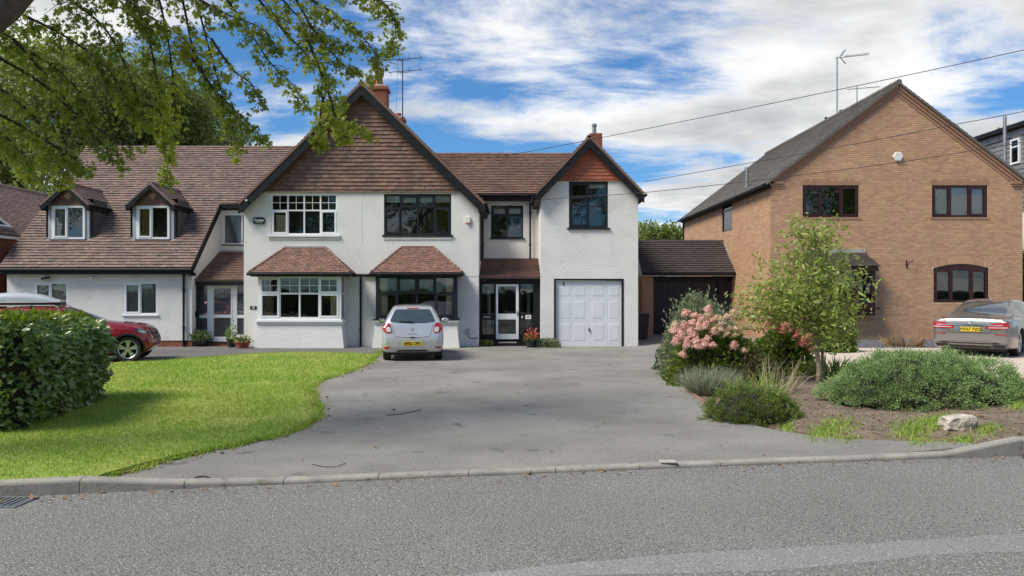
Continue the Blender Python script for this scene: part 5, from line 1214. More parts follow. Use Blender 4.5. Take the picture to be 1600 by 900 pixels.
# ------------------------------------------------------------------ aerials
def yagi(m, c, direc, L, n, el, up=(0, 0, 1), boom=.012):
    c = Vector(c); d = Vector(direc).normalized(); s = d.cross(Vector(up)).normalized() if abs(d.z) < .9 else Vector((1, 0, 0))
    m.tube([c-d*L/2, c+d*L/2], boom, 6)
    for i in range(n):
        p = c+d*(-L/2+L*(i+.3)/n); e = el*(1-.25*i/n); m.tube([p-s*e/2, p+s*e/2], .006, 5)
A1 = MB(); Ya = 30.6; xa = GX(629, Ya); A1.tube([(xa, Ya, GZ(186, Ya)-.4), (xa, Ya, GZ(92, Ya))], .022, 8)
for py in (93, 112):
    z = GZ(py, Ya); A1.tube([(xa-.55, Ya-.1, z-.06), (xa+.75, Ya+.2, z+.14)], .014, 6); A1.tube([(xa-.2, Ya, z-.05), (xa+.25, Ya, z-.02)], .012, 6)
    for t in (-.5, -.1, .3, .7): A1.tube([(xa+t, Ya-.45, z+.02+t*.14), (xa+t, Ya+.45, z+.02+t*.14)], .008, 5)
    A1.tube([(xa-.2, Ya, z-.05), (xa-.2, Ya, z+.02)], .01, 5); A1.tube([(xa+.25, Ya, z-.02), (xa+.25, Ya, z+.05)], .01, 5)
A1.tube([(xa-.2, Ya, GZ(93, Ya)), (xa-.24, Ya+.1, GZ(140, Ya)), (xa-.28, Ya+.2, GZ(172, Ya))], .006, 5)
tag(A1.build('tv_aerial', m_wire), 'dark twin television aerial on a mast beside the main chimney', 'aerial')
Yx = 30.2; A0 = MB(); x_ = GX(597, Yx); A0.tube([(x_, Yx, GZ(135, Yx)-.3), (x_, Yx, GZ(80, Yx))], .018, 8); A0.tube([(x_-.15, Yx-.2, GZ(93, Yx)), (x_+.5, Yx+.4, GZ(96, Yx))], .012, 6)
tag(A0.build('aerial_mast', m_steel), 'thin pale aerial mast rising behind the maple leaves at the chimney', 'aerial')
Yb = 33.5; A2 = MB(); x_ = GX(1308, Yb); A2.tube([(x_, Yb, GZ(178, Yb)-.4), (x_, Yb, GZ(89, Yb))], .028, 8); z = GZ(90, Yb)
A2.tube([(x_-.08, Yb, z-.02), (x_+1.42, Yb+.1, z+.16)], .014, 6)
for i in range(13): t = .35+i*.085; A2.tube([(x_+t, Yb-.17, z+.01+t*.12), (x_+t, Yb+.17, z+.01+t*.12)], .007, 5); A2.tube([(x_+t, Yb, z-.04+t*.12), (x_+t, Yb, z+.06+t*.12)], .007, 5)
A2.add([(x_+.14, Yb-.2, z+.03), (x_+.14, Yb+.2, z+.03), (x_+.34, Yb+.2, z+.34), (x_+.34, Yb-.2, z+.34)], [(0, 1, 2, 3)]); A2.tube([(x_+.14, Yb, z+.0), (x_+.38, Yb, z-.28)], .02, 6)
tag(A2.build('tv_aerial', m_steel), 'tall television aerial with long toothed boom on the brick house roof', 'aerial')
A3 = MB(); x_ = GX(1339, Yb); z = GZ(139, Yb); A3.tube([(x_, Yb, GZ(163, Yb)-.3), (x_, Yb, GZ(134, Yb))], .022, 8); A3.tube([(x_-.42, Yb, z-.02), (x_+1.0, Yb, z+.10)], .016, 6)
for t, h in ((-.4, .24), (.25, .3), (.62, .28), (.98, .26)): A3.tube([(x_+t-.06, Yb-.1, z+.02+t*.08-h), (x_+t+.06, Yb+.1, z+.02+t*.08+h)], .008, 5)
tag(A3.build('tv_aerial', m_steel), 'short four-element aerial near the ridge of the brick house', 'aerial')

# ------------------------------------------------------------------ overhead cables
def cable(pts, label, r=.009):
    m = MB(); P3 = [P(*p) for p in pts]; m.tube(smooth_loop([tuple(p) for p in P3], closed=False, step=6), r, 6)
    tag(m.build('overhead_cable', m_wire, smooth=True), label, 'cable', 'overhead cables')
cable([(735, 252, 28.0), (850, 232.5, 26.3), (1060, 191, 23.0), (1320, 138, 20), (1600, 78, 17.5), (1900, 10, 15.5)], 'highest overhead cable rising across the sky to the upper right corner')
cable([(1006, 284, 26.2), (1181, 253, 23.5), (1320, 228, 21.5), (1490, 195, 19.8), (1600, 174, 18.8), (1900, 112, 16.5)], 'middle overhead cable running from the garage gable past the brick roof')
cable([(765, 327, 27.9), (850, 312, 25.9), (1010, 300.5, 24.2), (1222, 277, 22), (1401, 254, 20.3), (1533, 233, 19.2), (1600, 222, 18.6), (1900, 168, 16.5)], 'lowest overhead cable crossing the front of the brick gable')

# ------------------------------------------------------------------ cars
m_tyre = mat('tyre_rubber', (.018, .018, .019), (.028, .028, .028), rough=.85, scale=20)
m_alloy = mat('alloy', (.62, .63, .64), (.55, .56, .57), rough=.28, metal=.8)
m_plast = mat('car_black_plastic', (.016, .016, .017), rough=.55)
m_cglass = mat('car_glass', (.055, .068, .072), (.04, .05, .054), rough=.03, spec=.9, coat=1.0)
m_lens = mat('red_lens', (.42, .012, .014), (.30, .008, .01), rough=.12, coat=1.0, scale=25)
m_lensw = mat('clear_lens', (.65, .62, .62), rough=.1, coat=1.0)
m_chrome = mat('chrome', (.75, .76, .77), rough=.12, metal=1.0)
m_plate = mat('yellow_plate', (.80, .58, .02), rough=.4)
m_seam = mat('panel_gap', (.012, .012, .012), rough=.8)
def smooth_interp(y, ys, vs):
    ys = np.array(ys, float); vs = np.array(vs, float); n = len(ys); h = np.diff(ys); dl = np.diff(vs)/h; m_ = np.zeros(n)
    for i in range(1, n-1):
        if dl[i-1]*dl[i] > 0: m_[i] = 2*dl[i-1]*dl[i]/(dl[i-1]+dl[i])
    m_[0], m_[-1] = dl[0], dl[-1]
    y = np.clip(y, ys[0], ys[-1]); k = np.clip(np.searchsorted(ys, y)-1, 0, n-2); t = (y-ys[k])/h[k]
    return (2*t**3-3*t**2+1)*vs[k]+(t**3-2*t*t+t)*h[k]*m_[k]+(-2*t**3+3*t*t)*vs[k+1]+(t**3-t*t)*h[k]*m_[k+1]
def car_shell(sp):
    """lofted body: rear at y = 0, front at y = length"""
    L = sp['L']; ys = np.unique(np.concatenate([np.linspace(0, .25, 12), np.linspace(.25, L-.25, 70), np.linspace(L-.25, L, 12)]))
    f = lambda k: np.array([smooth_interp(y, *zip(*sp[k])) for y in ys])
    W, ZT, ZBm, ZBL, WR = f('w'), f('zt'), f('zb'), f('belt'), f('wr'); rings = []
    for i, y in enumerate(ys):
        w, zt, zb_, bl, wr = W[i], ZT[i], ZBm[i], ZBL[i], WR[i]
        bl = min(bl, zt-.035); g = min(max((zt-bl)/.40, 0), 1); wr2 = w*.90*(1-g)+wr*g; hgt = zt-bl; mid = zb_+(bl-zb_)*.48
        pts = [(0, zb_), (w*.6, zb_), (w*.88, zb_+.012), (w*.955, zb_+.05), (w*.985, zb_+.14), (w*.998, mid*.5+(zb_+.14)*.5), (w, mid), (w*.995, mid*.5+bl*.5), (w*.982, bl-.05), (w*.965, bl-.012), (w*.945, bl)]
        a0, a1 = w*.938, wr2
        for t in (.12, .35, .6, .82): pts.append((a0+(a1-a0)*t+.022*math.sin(t*3.14)*g, bl+(hgt-.035*g-.02)*t))
        pts += [(a1*.965, zt-.030*g-.012), (a1*.90, zt-.012*g-.004), (a1*.75, zt), (a1*.5, zt+.010), (a1*.25, zt+.014), (0, zt+.015)]
        rings.append(pts)
    K = len(rings[0]); bm = bmesh.new(); V = []
    for y, pts in zip(ys, rings):
        full = pts+[(-x, z) for x, z in pts[-2:0:-1]]; V.append([bm.verts.new((x, y, z)) for x, z in full])
    n = len(V[0])
    for a, b in zip(V[:-1], V[1:]):
        for j in range(n): bm.faces.new((a[j], a[(j+1) % n], b[(j+1) % n], b[j]))
    bm.faces.new(V[0][::-1]); bm.faces.new(V[-1]); bmesh.ops.recalc_face_normals(bm, faces=bm.faces)
    me = bpy.data.meshes.new('body'); bm.to_mesh(me); bm.free(); return me
def make_car(name, sp, paint, loc, rz, label):
    root = empty(name, loc, rz, label, 'car'); me = car_shell(sp)
    bv = BVHTree.FromPolygons([v.co.copy() for v in me.vertices], [tuple(p.vertices) for p in me.polygons])
    body = link_mesh('body', me, paint, None)
    cut = MB()
    for (wy, wr_) in sp['wheels']:
        for s in (-1, 1): cut.lathe([(wr_+.045, -.24), (wr_+.045, .4)], (s*(sp['tw']-.10) if s > 0 else -(sp['tw']+.06), wy, wr_), 28, 'X')
    co = cut.build('cutter', None); bmc = bmesh.new(); bmc.from_mesh(co.data); bmesh.ops.recalc_face_normals(bmc, faces=bmc.faces); bmc.to_mesh(co.data); bmc.free(); md = body.modifiers.new('arch', 'BOOLEAN'); md.operation = 'DIFFERENCE'; md.object = co; md.solver = 'EXACT'
    dg = bpy.context.evaluated_depsgraph_get(); me2 = bpy.data.meshes.new_from_object(body.evaluated_get(dg)); body.modifiers.clear(); body.data = me2; bpy.data.objects.remove(co); body.parent = root
    me2.name = 'body'; me2.materials.clear(); me2.materials.append(paint); me2.polygons.foreach_set('use_smooth', [True]*len(me2.polygons)); me2.set_sharp_from_angle(angle=.6)
    for (wy, wr_) in sp['wheels']:
        for s in (-1, 1):
            x = s*sp['tw']
            ar = MB(); k = 20; rr_ = wr_+.043
            ring = [(wy+rr_*math.cos(math.pi*(-.05+1.1*i/k)), wr_+rr_*math.sin(math.pi*(-.05+1.1*i/k))) for i in range(k+1)]
            ar.add([(x+s*.02, y, z) for y, z in ring]+[(x-s*.26, y, z) for y, z in ring]+[(x-s*.26, wy, wr_)], [(i, i+1, k+2+i, k+1+i) for i in range(k)]+[(k+1+i, k+2+i, 2*k+2) for i in range(k)]); ar.build('wheel_arch', m_plast, root, world=False)
            w = MB(); tw = .105
            w.lathe([(wr_*.70, -tw*.8), (wr_*.9, -tw), (wr_*.985, -tw*.8), (wr_, -tw*.4), (wr_, tw*.4), (wr_*.985, tw*.8), (wr_*.9, tw), (wr_*.70, tw*.8)], (x-s*tw*.9, wy, wr_), 32, 'X', cap=False); wo = w.build('tyre', m_tyre, root, world=False, smooth=.7)
            rm = MB(); rm.lathe([(wr_*.72, tw*.75*s), (wr_*.70, tw*.9*s), (wr_*.655, tw*.8*s), (wr_*.63, 0)], (x-s*tw*.9, wy, wr_), 32, 'X', cap=False); xo = x-s*tw*.9+s*tw*.72
            for q in range(5):
                for d in (-.16, .16):
                    a = 2*math.pi*q/5+.3; a2 = a+d; c = Vector((xo-s*.012, wy, wr_)); p0 = c+Vector((0, math.cos(a+d*.5), math.sin(a+d*.5)))*wr_*.10; p1 = c+Vector((s*.012, math.cos(a2), math.sin(a2)))*wr_*.66
                    rm.bar(p0, p1, .05, .03, (1, 0, 0))
            rm.lathe([(.055, -.02), (.05, .012*s), (0, .014*s)] if s > 0 else [(.055, .02), (.05, -.012), (0, -.014)], (xo, wy, wr_), 14, 'X'); rm.build('rim', m_alloy, wo, world=False, smooth=.6)
            dk = MB(); dk.lathe([(wr_*.66, 0), (0.001, .001)], (x-s*tw*1.2, wy, wr_), 24, 'X'); dk.build('brake_disc', m_plast, wo, world=False)
    return root, bv, body
def shoot(bv, view, a, b):
    if view == 'rear': o, d = Vector((a, -3, b)), Vector((0, 1, 0))
    elif view == 'front': o, d = Vector((a, 9, b)), Vector((0, -1, 0))
    elif view == 'right': o, d = Vector((4, a, b)), Vector((-1, 0, 0))
    elif view == 'left': o, d = Vector((-4, a, b)), Vector((1, 0, 0))
    elif view == 'top': o, d = Vector((a, b, 4)), Vector((0, 0, -1))
    h = bv.ray_cast(o, d)
    if h[0] is None:
        h = bv.find_nearest(o+d*3.2); return h[0], -d
    n = h[1] if h[1].dot(d) < 0 else -h[1]
    return h[0], n
def decal(root, bv, view, poly, m, name, off=.005, grid=.05, depth=.02, par=None, smooth=True):
    """a piece of trim, glass or lamp lying on the body, outlined as seen from one side"""
    xs = [p[0] for p in poly]; zs_ = [p[1] for p in poly]; dense = []
    for p, q in zip(poly, poly[1:]+poly[:1]):
        k = max(1, int(math.dist(p, q)/grid)); dense += [(p[0]+(q[0]-p[0])*i/k, p[1]+(q[1]-p[1])*i/k) for i in range(k)]
    pts = []; x = min(xs)+grid/2
    while x < max(xs):
        z = min(zs_)+grid/2
        while z < max(zs_):
            if pip(x, z, dense): pts.append((x, z))
            z += grid
        x += grid
    v, f = tri_poly(dense, (), pts); S = [shoot(bv, view, p[0], p[1]) for p in v]; mb = MB()
    mb.add([p+n*off for p, n in S], f); k = len(dense)
    mb.add([S[i][0]+S[i][1]*off for i in range(k)]+[S[i][0]-S[i][1]*depth for i in range(k)], [(i, k+i, k+(i+1) % k, (i+1) % k) for i in range(k)])
    return mb.build(name, m, par or root, world=False, smooth=.7 if smooth else False)
def seam(root, bv, view, line, name='panel_gap', w=.008, m=None, off=.0025, par=None):
    mb = MB(); pts = []
    for p, q in zip(line[:-1], line[1:]):
        k = max(1, int(math.dist(p, q)/.04)); pts += [(p[0]+(q[0]-p[0])*i/k, p[1]+(q[1]-p[1])*i/k) for i in range(k)]
    pts.append(line[-1]); A = []; B = []
    for i, p in enumerate(pts):
        a, b = pts[max(i-1, 0)], pts[min(i+1, len(pts)-1)]; d = Vector((b[0]-a[0], b[1]-a[1])).normalized(); n2 = Vector((-d.y, d.x))*w/2
        for s, lst in ((1, A), (-1, B)):
            h, n = shoot(bv, view, p[0]+s*n2.x, p[1]+s*n2.y); lst.append(h+n*off)
    k = len(A); mb.add(A+B, [(i, i+1, k+i+1, k+i) for i in range(k-1)]); return mb.build(name, m or m_seam, par or root, world=False)
def mirror_poly(p): return [(-x, z) for x, z in p][::-1]
def rounded(poly, r=.03, n=4):
    out = []; k = len(poly)
    for i in range(k):
        p0, p1, p2 = Vector(poly[i-1]), Vector(poly[i]), Vector(poly[(i+1) % k]); a = (p0-p1); b = (p2-p1); ra = min(r, a.length*.45); rb = min(r, b.length*.45); A = p1+a.normalized()*ra; B = p1+b.normalized()*rb
        for j in range(n+1):
            t = j/n; out.append(tuple((1-t)**2*A+2*t*(1-t)*p1+t*t*B))
    return out
def plate(root, bv, text, z, h=.111, w=.52, blue=False):
    hit, n = shoot(bv, 'rear', 0, z); y = hit.y-.012; mb = MB(); mb.box(-w/2, w/2, y-.006, y+.03, z-h/2, z+h/2); o = mb.build('number_plate', m_plate, root, world=False, bevel=.004)
    M4 = Matrix(((1, 0, 0, .022 if blue else 0), (0, 0, -1, y-.007), (0, 1, 0, z), (0, 0, 0, 1))); text_mesh('lettering', text, .105, m_black, o, M4, depth=.001, bold=.004)
    if blue: mb = MB(); mb.box(-w/2+.003, -w/2+.045, y-.0075, y-.006, z-h/2+.003, z+h/2-.003); mb.build('blue_band', mat('blue_band', (.05, .12, .5), rough=.4), o, world=False)
    return o

# --- silver hatchback seen from behind
silver = mat('silver_paint', (.60, .61, .62), (.58, .59, .60), rough=.30, metal=.55, coat=1.0, scale=2)
clio = dict(L=4.03, tw=.80, wheels=[(.62, .305), (3.2, .305)],
    w=[(0, .66), (.03, .74), (.10, .80), (.30, .84), (.8, .853), (3.0, .85), (3.6, .80), (3.9, .68), (4.03, .52)],
    zt=[(0, .64), (.03, .72), (.07, .88), (.12, 1.02), (.30, 1.25), (.48, 1.42), (.62, 1.475), (1.0, 1.505), (1.6, 1.51), (2.1, 1.46), (2.5, 1.30), (3.0, 1.03), (3.6, .90), (3.9, .76), (4.03, .60)],
    zb=[(0, .40), (.04, .29), (.12, .24), (.5, .2), (3.5, .2), (3.9, .26), (4.03, .36)],
    belt=[(0, .62), (.07, .85), (.12, .95), (.3, 1.0), (1.0, .97), (2.5, .93), (3.0, .95), (4.03, .6)],
    wr=[(0, .60), (.3, .57), (.6, .57), (1.6, .60), (2.2, .58), (3.0, .6), (4.03, .5)])
cx_, cy_ = GX(645, 20.8), 20.75
CR, bv, body = make_car('hatchback_car', clio, silver, (cx_, cy_, 0), R(6.5), 'silver hatchback parked on the drive with its rear to the road')
g = decal(CR, bv, 'rear', rounded([(-.475, 1.40), (.475, 1.40), (.62, 1.07), (.40, 1.035), (0, 1.025), (-.40, 1.035), (-.62, 1.07)], .06), m_cglass, 'rear_window', off=.004)
decal(CR, bv, 'rear', rounded([(-.16, 1.435), (.16, 1.435), (.16, 1.415), (-.16, 1.415)], .01), m_lens, 'brake_light', off=.012)
for s in (-1, 1):
    p = [(.79, 1.00), (.70, 1.045), (.60, 1.02), (.545, .79), (.62, .755), (.74, .78), (.80, .86)]; p = p if s > 0 else mirror_poly(p)
    t = decal(CR, bv, 'rear', rounded(p, .05), m_lens, 'tail_light', off=.014); p = [(.715, .93), (.60, .93), (.575, .80), (.70, .80)]; p = p if s > 0 else mirror_poly(p); decal(CR, bv, 'rear', rounded(p, .04), m_lensw, 'lamp_lens', off=.018, par=t)
    p = [(.80, .40), (.57, .405), (.66, .345), (.74, .34)]; p = p if s > 0 else mirror_poly(p); decal(CR, bv, 'rear', rounded(p, .02), m_lens, 'reflector', off=.006)
    p = [(.55, 1.12), (1.0, 1.35), (1.95, 1.38), (2.55, 1.06), (1.2, 1.02)]; decal(CR, bv, 'right' if s > 0 else 'left', rounded(p, .06), m_cglass, 'side_window', off=.003, grid=.08)
    mb = MB(); mb.lathe([(.0, -.045), (.06, -.04), (.085, 0), (.07, .05), (0, .08)], (0, 0, 0), 14, 'Y'); mb.v = [(s*(.93+x*1.35), 2.25+y, 1.035+z*.85) for x, y, z in mb.v]; mo = mb.build('door_mirror', silver if s > 0 else m_plast, CR, world=False, smooth=True)
    mb = MB(); mb.bar((s*.80, 2.3, .99), (s*.88, 2.28, 1.02), .05, .04); mb.build('mirror_arm', m_plast, mo, world=False)
    mb = MB(); mb.lathe([(.065, 0), (.0, -.006)], (0, 0, 0), 14, 'Y'); mb.v = [(s*(.93+x*1.2), 2.198+y, 1.035+z*.75) for x, y, z in mb.v]; mb.build('mirror_glass', m_chrome, mo, world=False)
seam(CR, bv, 'rear', [(-.55, .99), (-.50, .78), (-.46, .67), (-.2, .655), (.2, .655), (.46, .67), (.50, .78), (.55, .99)], w=.009)
decal(CR, bv, 'rear', rounded([(-.075, .665), (.075, .665), (.06, .635), (-.06, .635)], .01), m_plast, 'boot_handle', off=.010)
decal(CR, bv, 'rear', rounded([(-.34, .57), (.34, .57), (.42, .42), (-.42, .42)], .05), mat('silver_recess', (.5, .51, .52), rough=.4, metal=.5), 'plate_recess', off=.001)
plate(CR, bv, 'BF62 CPX', .485)
hit, n = shoot(bv, 'rear', 0, .855); mb = MB(); yb_ = hit.y-.012   # diamond badge
for (ro_, ri_) in (((.028, .052), (.012, .028)),):
    o4 = [(0, ro_[1]), (ro_[0], 0), (0, -ro_[1]), (-ro_[0], 0)]; i4 = [(0, ri_[1]), (ri_[0], 0), (0, -ri_[1]), (-ri_[0], 0)]
    mb.add([(x, yb_, .855+z) for x, z in o4]+[(x, yb_-.004, .855+z) for x, z in i4]+[(x, yb_+.02, .855+z) for x, z in o4], [(i, (i+1) % 4, 4+(i+1) % 4, 4+i) for i in range(4)]+[(i, 8+i, 8+(i+1) % 4, (i+1) % 4) for i in range(4)])
mb.build('badge', m_chrome, CR, world=False)
hit, n = shoot(bv, 'rear', 0, .745); text_mesh('badge_lettering', 'RENAULT', .04, m_chrome, CR, Matrix(((1.6, 0, 0, 0), (0, 0, -1, hit.y-.008), (0, 1, 0, .745), (0, 0, 0, 1))), depth=.002)
decal(CR, bv, 'rear', rounded([(-.46, .27), (.46, .27), (.36, .315), (-.36, .315)], .03), m_plast, 'diffuser', off=.004)
h0, n0_ = shoot(bv, 'rear', 0, 1.045); h1, _ = shoot(bv, 'rear', -.36, 1.075)
mb = MB(); mb.tube([h0+Vector((0, -.02, .015)), h0+Vector((-.08, -.02, .035)), h1+Vector((0, -.018, 0))], [.022, .016, .008], 6); mb.build('rear_wiper', m_plast, CR, world=False)
mb = MB(); mb.lathe([(.03, 1.49), (.022, 1.535), (.006, 1.545), (.004, 1.70)], (0, .78, 0), 8); mb.build('roof_aerial', m_plast, CR, world=False)
mb = MB(); mb.box(-.62, .62, .3, 3.6, .16, .26); mb.build('underbody', m_plast, CR, world=False)

# --- dark grey saloon seen from behind
grey = mat('grey_paint', (.26, .26, .25), (.245, .245, .237), rough=.26, metal=.6, coat=1.0, scale=2)
saloon = dict(L=5.10, tw=.88, wheels=[(1.05, .35), (4.15, .35)],
    w=[(0, .76), (.03, .83), (.10, .885), (.30, .925), (.9, .95), (4.0, .945), (4.6, .88), (4.9, .74), (5.1, .55)],
    zt=[(0, .80), (.02, .90), (.05, .965), (.12, .985), (.35, .995), (.62, 1.03), (.80, 1.08), (1.2, 1.25), (1.6, 1.385), (2.0, 1.455), (2.5, 1.478), (3.0, 1.44), (3.5, 1.26), (3.95, 1.02), (4.6, .92), (4.95, .78), (5.1, .62)],
    zb=[(0, .38), (.04, .28), (.12, .22), (.5, .18), (4.6, .18), (4.95, .24), (5.1, .36)],
    belt=[(0, .78), (.05, .93), (.12, .95), (.6, .98), (1.5, .97), (3.5, .93), (3.95, .95), (5.1, .6)],
    wr=[(0, .72), (.6, .68), (1.0, .66), (1.6, .61), (2.5, .62), (3.2, .60), (4.0, .62), (5.1, .5)])
lp = Vector((.5445*20.5, 20.5)); th = R(-45); ca, sa = math.cos(th), math.sin(th)
org = lp+Vector((ca*.93, sa*.93))
SA, bv, body = make_car('saloon_car', saloon, grey, (org.x, org.y, .21), th, 'dark grey saloon parked on the block paving by the brick house')
def to_top(poly): return poly
decal(SA, bv, 'top', rounded([(-.66, .72), (.66, .72), (.52, 1.62), (-.52, 1.62)], .08), m_cglass, 'rear_window', off=.004, grid=.08)
for s in (-1, 1):
    p = [(.86, .895), (.62, .89), (.36, .79), (.36, .735), (.60, .715), (.84, .73), (.875, .80)]; p = p if s > 0 else mirror_poly(p); t = decal(SA, bv, 'rear', rounded(p, .035), m_lens, 'tail_light', off=.012)
    p = [(.84, .775), (.42, .765), (.42, .75), (.84, .755)]; p = p if s > 0 else mirror_poly(p); decal(SA, bv, 'rear', p, m_lensw, 'lamp_strip', off=.016, par=t)
    p = [(.83, .60), (.55, .60), (.55, .578), (.82, .578)]; p = p if s > 0 else mirror_poly(p); decal(SA, bv, 'rear', p, m_lens, 'reflector', off=.006)
    p = [(.83, .335), (.50, .335), (.46, .245), (.80, .235)]; p = p if s > 0 else mirror_poly(p); e = decal(SA, bv, 'rear', rounded(p, .03), mat('dark_chrome', (.18, .18, .185), rough=.3, metal=.8), 'exhaust_trim', off=.006)
    p = [(.79, .322), (.53, .322), (.50, .262), (.77, .252)]; p = p if s > 0 else mirror_poly(p); decal(SA, bv, 'rear', rounded(p, .02), m_plast, 'exhaust', off=.010, par=e)
    vw = 'right' if s > 0 else 'left'
    decal(SA, bv, vw, rounded([(.98, 1.06), (1.45, 1.26), (2.1, 1.40), (2.8, 1.405), (3.3, 1.28), (3.75, 1.02), (1.6, 1.005)], .05), m_cglass, 'side_window', off=.003, grid=.09)
    seam(SA, bv, vw, [(.98, 1.045), (1.6, .99), (3.8, 1.0)], 'chrome_strip', w=.016, m=m_chrome, off=.006)
    for ln in ([(1.45, .98), (1.5, .75), (1.62, .5), (1.75, .28)], [(2.55, .98), (2.55, .28)], [(3.72, .95), (3.68, .5), (3.62, .28)]): seam(SA, bv, vw, ln)
    seam(SA, bv, vw, [(1.3, .30), (3.7, .28)], 'sill_trim', w=.02, m=m_chrome, off=.006)
    for yy in (2.35, 3.45):
        hh_, nn = shoot(bv, vw, yy, .80); mb = MB(); mb.bar(hh_+nn*.03+Vector((0, -.1, 0)), hh_+nn*.03+Vector((0, .1, 0)), .03, .025); mb.build('door_handle', grey, SA, world=False, bevel=.006)
    mb = MB(); mb.lathe([(.0, -.05), (.06, -.045), (.085, 0), (.06, .06), (0, .09)], (0, 0, 0), 14, 'Y'); mb.v = [(s*(1.02+x*1.3), 3.45+y, 1.06+z*.75) for x, y, z in mb.v]; mo = mb.build('door_mirror', grey, SA, world=False, smooth=True)
    mb = MB(); mb.bar((s*.88, 3.5, 1.0), (s*.98, 3.47, 1.04), .05, .03); mb.build('mirror_arm', m_plast, mo, world=False)
    mb = MB(); mb.box(s*.36-.13, s*.36+.13, 1.55, 1.63, 1.06, 1.24); mb.build('headrest', m_curt, SA, world=False, bevel=.03)
seam(SA, bv, 'rear', [(-.62, .955), (-.50, .80), (-.48, .62), (.48, .62), (.50, .80), (.62, .955)], w=.010)
decal(SA, bv, 'rear', [(-.84, .825), (.84, .825), (.84, .805), (-.84, .805)], m_chrome, 'chrome_strip', off=.014, grid=.08)
decal(SA, bv, 'rear', rounded([(-.78, .235), (.78, .235), (.84, .35), (.50, .40), (-.50, .40), (-.84, .35)], .03), m_plast, 'bumper_insert', off=.002, grid=.08)
plate(SA, bv, 'HX67 PZG', .71, blue=True)
hit, n = shoot(bv, 'rear', 0, .885); c = hit+Vector((0, -.012, 0)); mb = MB(); mb.lathe([(.048, .01), (.048, -.004), (.036, -.006)], c, 20, 'Y'); bo = mb.build('badge', m_chrome, SA, world=False)
for q, mm in ((0, 'b'), (1, 'w'), (2, 'b'), (3, 'w')):
    mb = MB(); pts = [(c.x, c.y-.008, c.z)]+[(c.x+.034*math.cos(R(90*q+18*i)), c.y-.008, c.z+.034*math.sin(R(90*q+18*i))) for i in range(6)]; mb.add(pts, [(0, i+1, i+2) for i in range(5)][::1]); mb.build('badge_quarter', mat('badge_blue', (.05, .2, .6), rough=.3) if mm == 'b' else m_white, bo, world=False)
hit, n = shoot(bv, 'rear', .52, .88); text_mesh('badge_lettering', '730d', .055, m_chrome, SA, Matrix(((1.2, 0, 0, .50), (0, 0, -1, hit.y-.012), (0, 1, 0, .88), (0, 0, 0, 1))), depth=.003)
mb = MB(); mb.hexa([(-.03, 1.95, 1.45), (.03, 1.95, 1.45), (.03, 2.15, 1.455), (-.03, 2.15, 1.455)], [(-.008, 1.95, 1.53), (.008, 1.95, 1.53), (.012, 2.06, 1.49), (-.012, 2.06, 1.49)]); mb.build('roof_aerial', m_chrome, SA, world=False)
mb = MB(); mb.box(-.7, .7, .3, 4.7, .14, .24); mb.build('underbody', m_plast, SA, world=False)

# --- red crossover behind the hedge
redp = mat('red_paint', (.36, .012, .028), (.33, .010, .024), rough=.25, metal=.35, coat=1.0, scale=2)
suv = dict(L=4.38, tw=.84, wheels=[(.80, .345), (3.82, .345)],
    w=[(0, .74), (.05, .82), (.2, .88), (.8, .90), (3.4, .90), (3.9, .88), (4.15, .84), (4.30, .77), (4.38, .68)],
    zt=[(0, .80), (.05, 1.0), (.25, 1.22), (.6, 1.42), (1.0, 1.475), (1.6, 1.49), (2.1, 1.46), (2.6, 1.28), (3.05, 1.10), (3.3, 1.07), (3.8, 1.02), (4.15, .95), (4.28, .86), (4.38, .66)],
    zb=[(0, .42), (.06, .32), (.2, .25), (.6, .2), (3.9, .2), (4.2, .25), (4.38, .40)],
    belt=[(0, .78), (.05, .95), (.6, .98), (2.0, .98), (3.05, 1.0), (4.0, .93), (4.38, .62)],
    wr=[(0, .66), (.6, .60), (1.6, .62), (2.3, .60), (3.05, .68), (4.38, .5)])
rh = R(-75); wx_, wy_ = GX(199, 20.45), 20.45; ch, sh = math.cos(rh), math.sin(rh); rcx, rcy = wx_-(ch*.88-sh*3.82), wy_-(sh*.88+ch*3.82)   # from the front wheel back to the tail
RC, bv, body = make_car('crossover_car', suv, redp, (rcx, rcy, 0), rh, 'red crossover with a roof box parked behind the hedge')
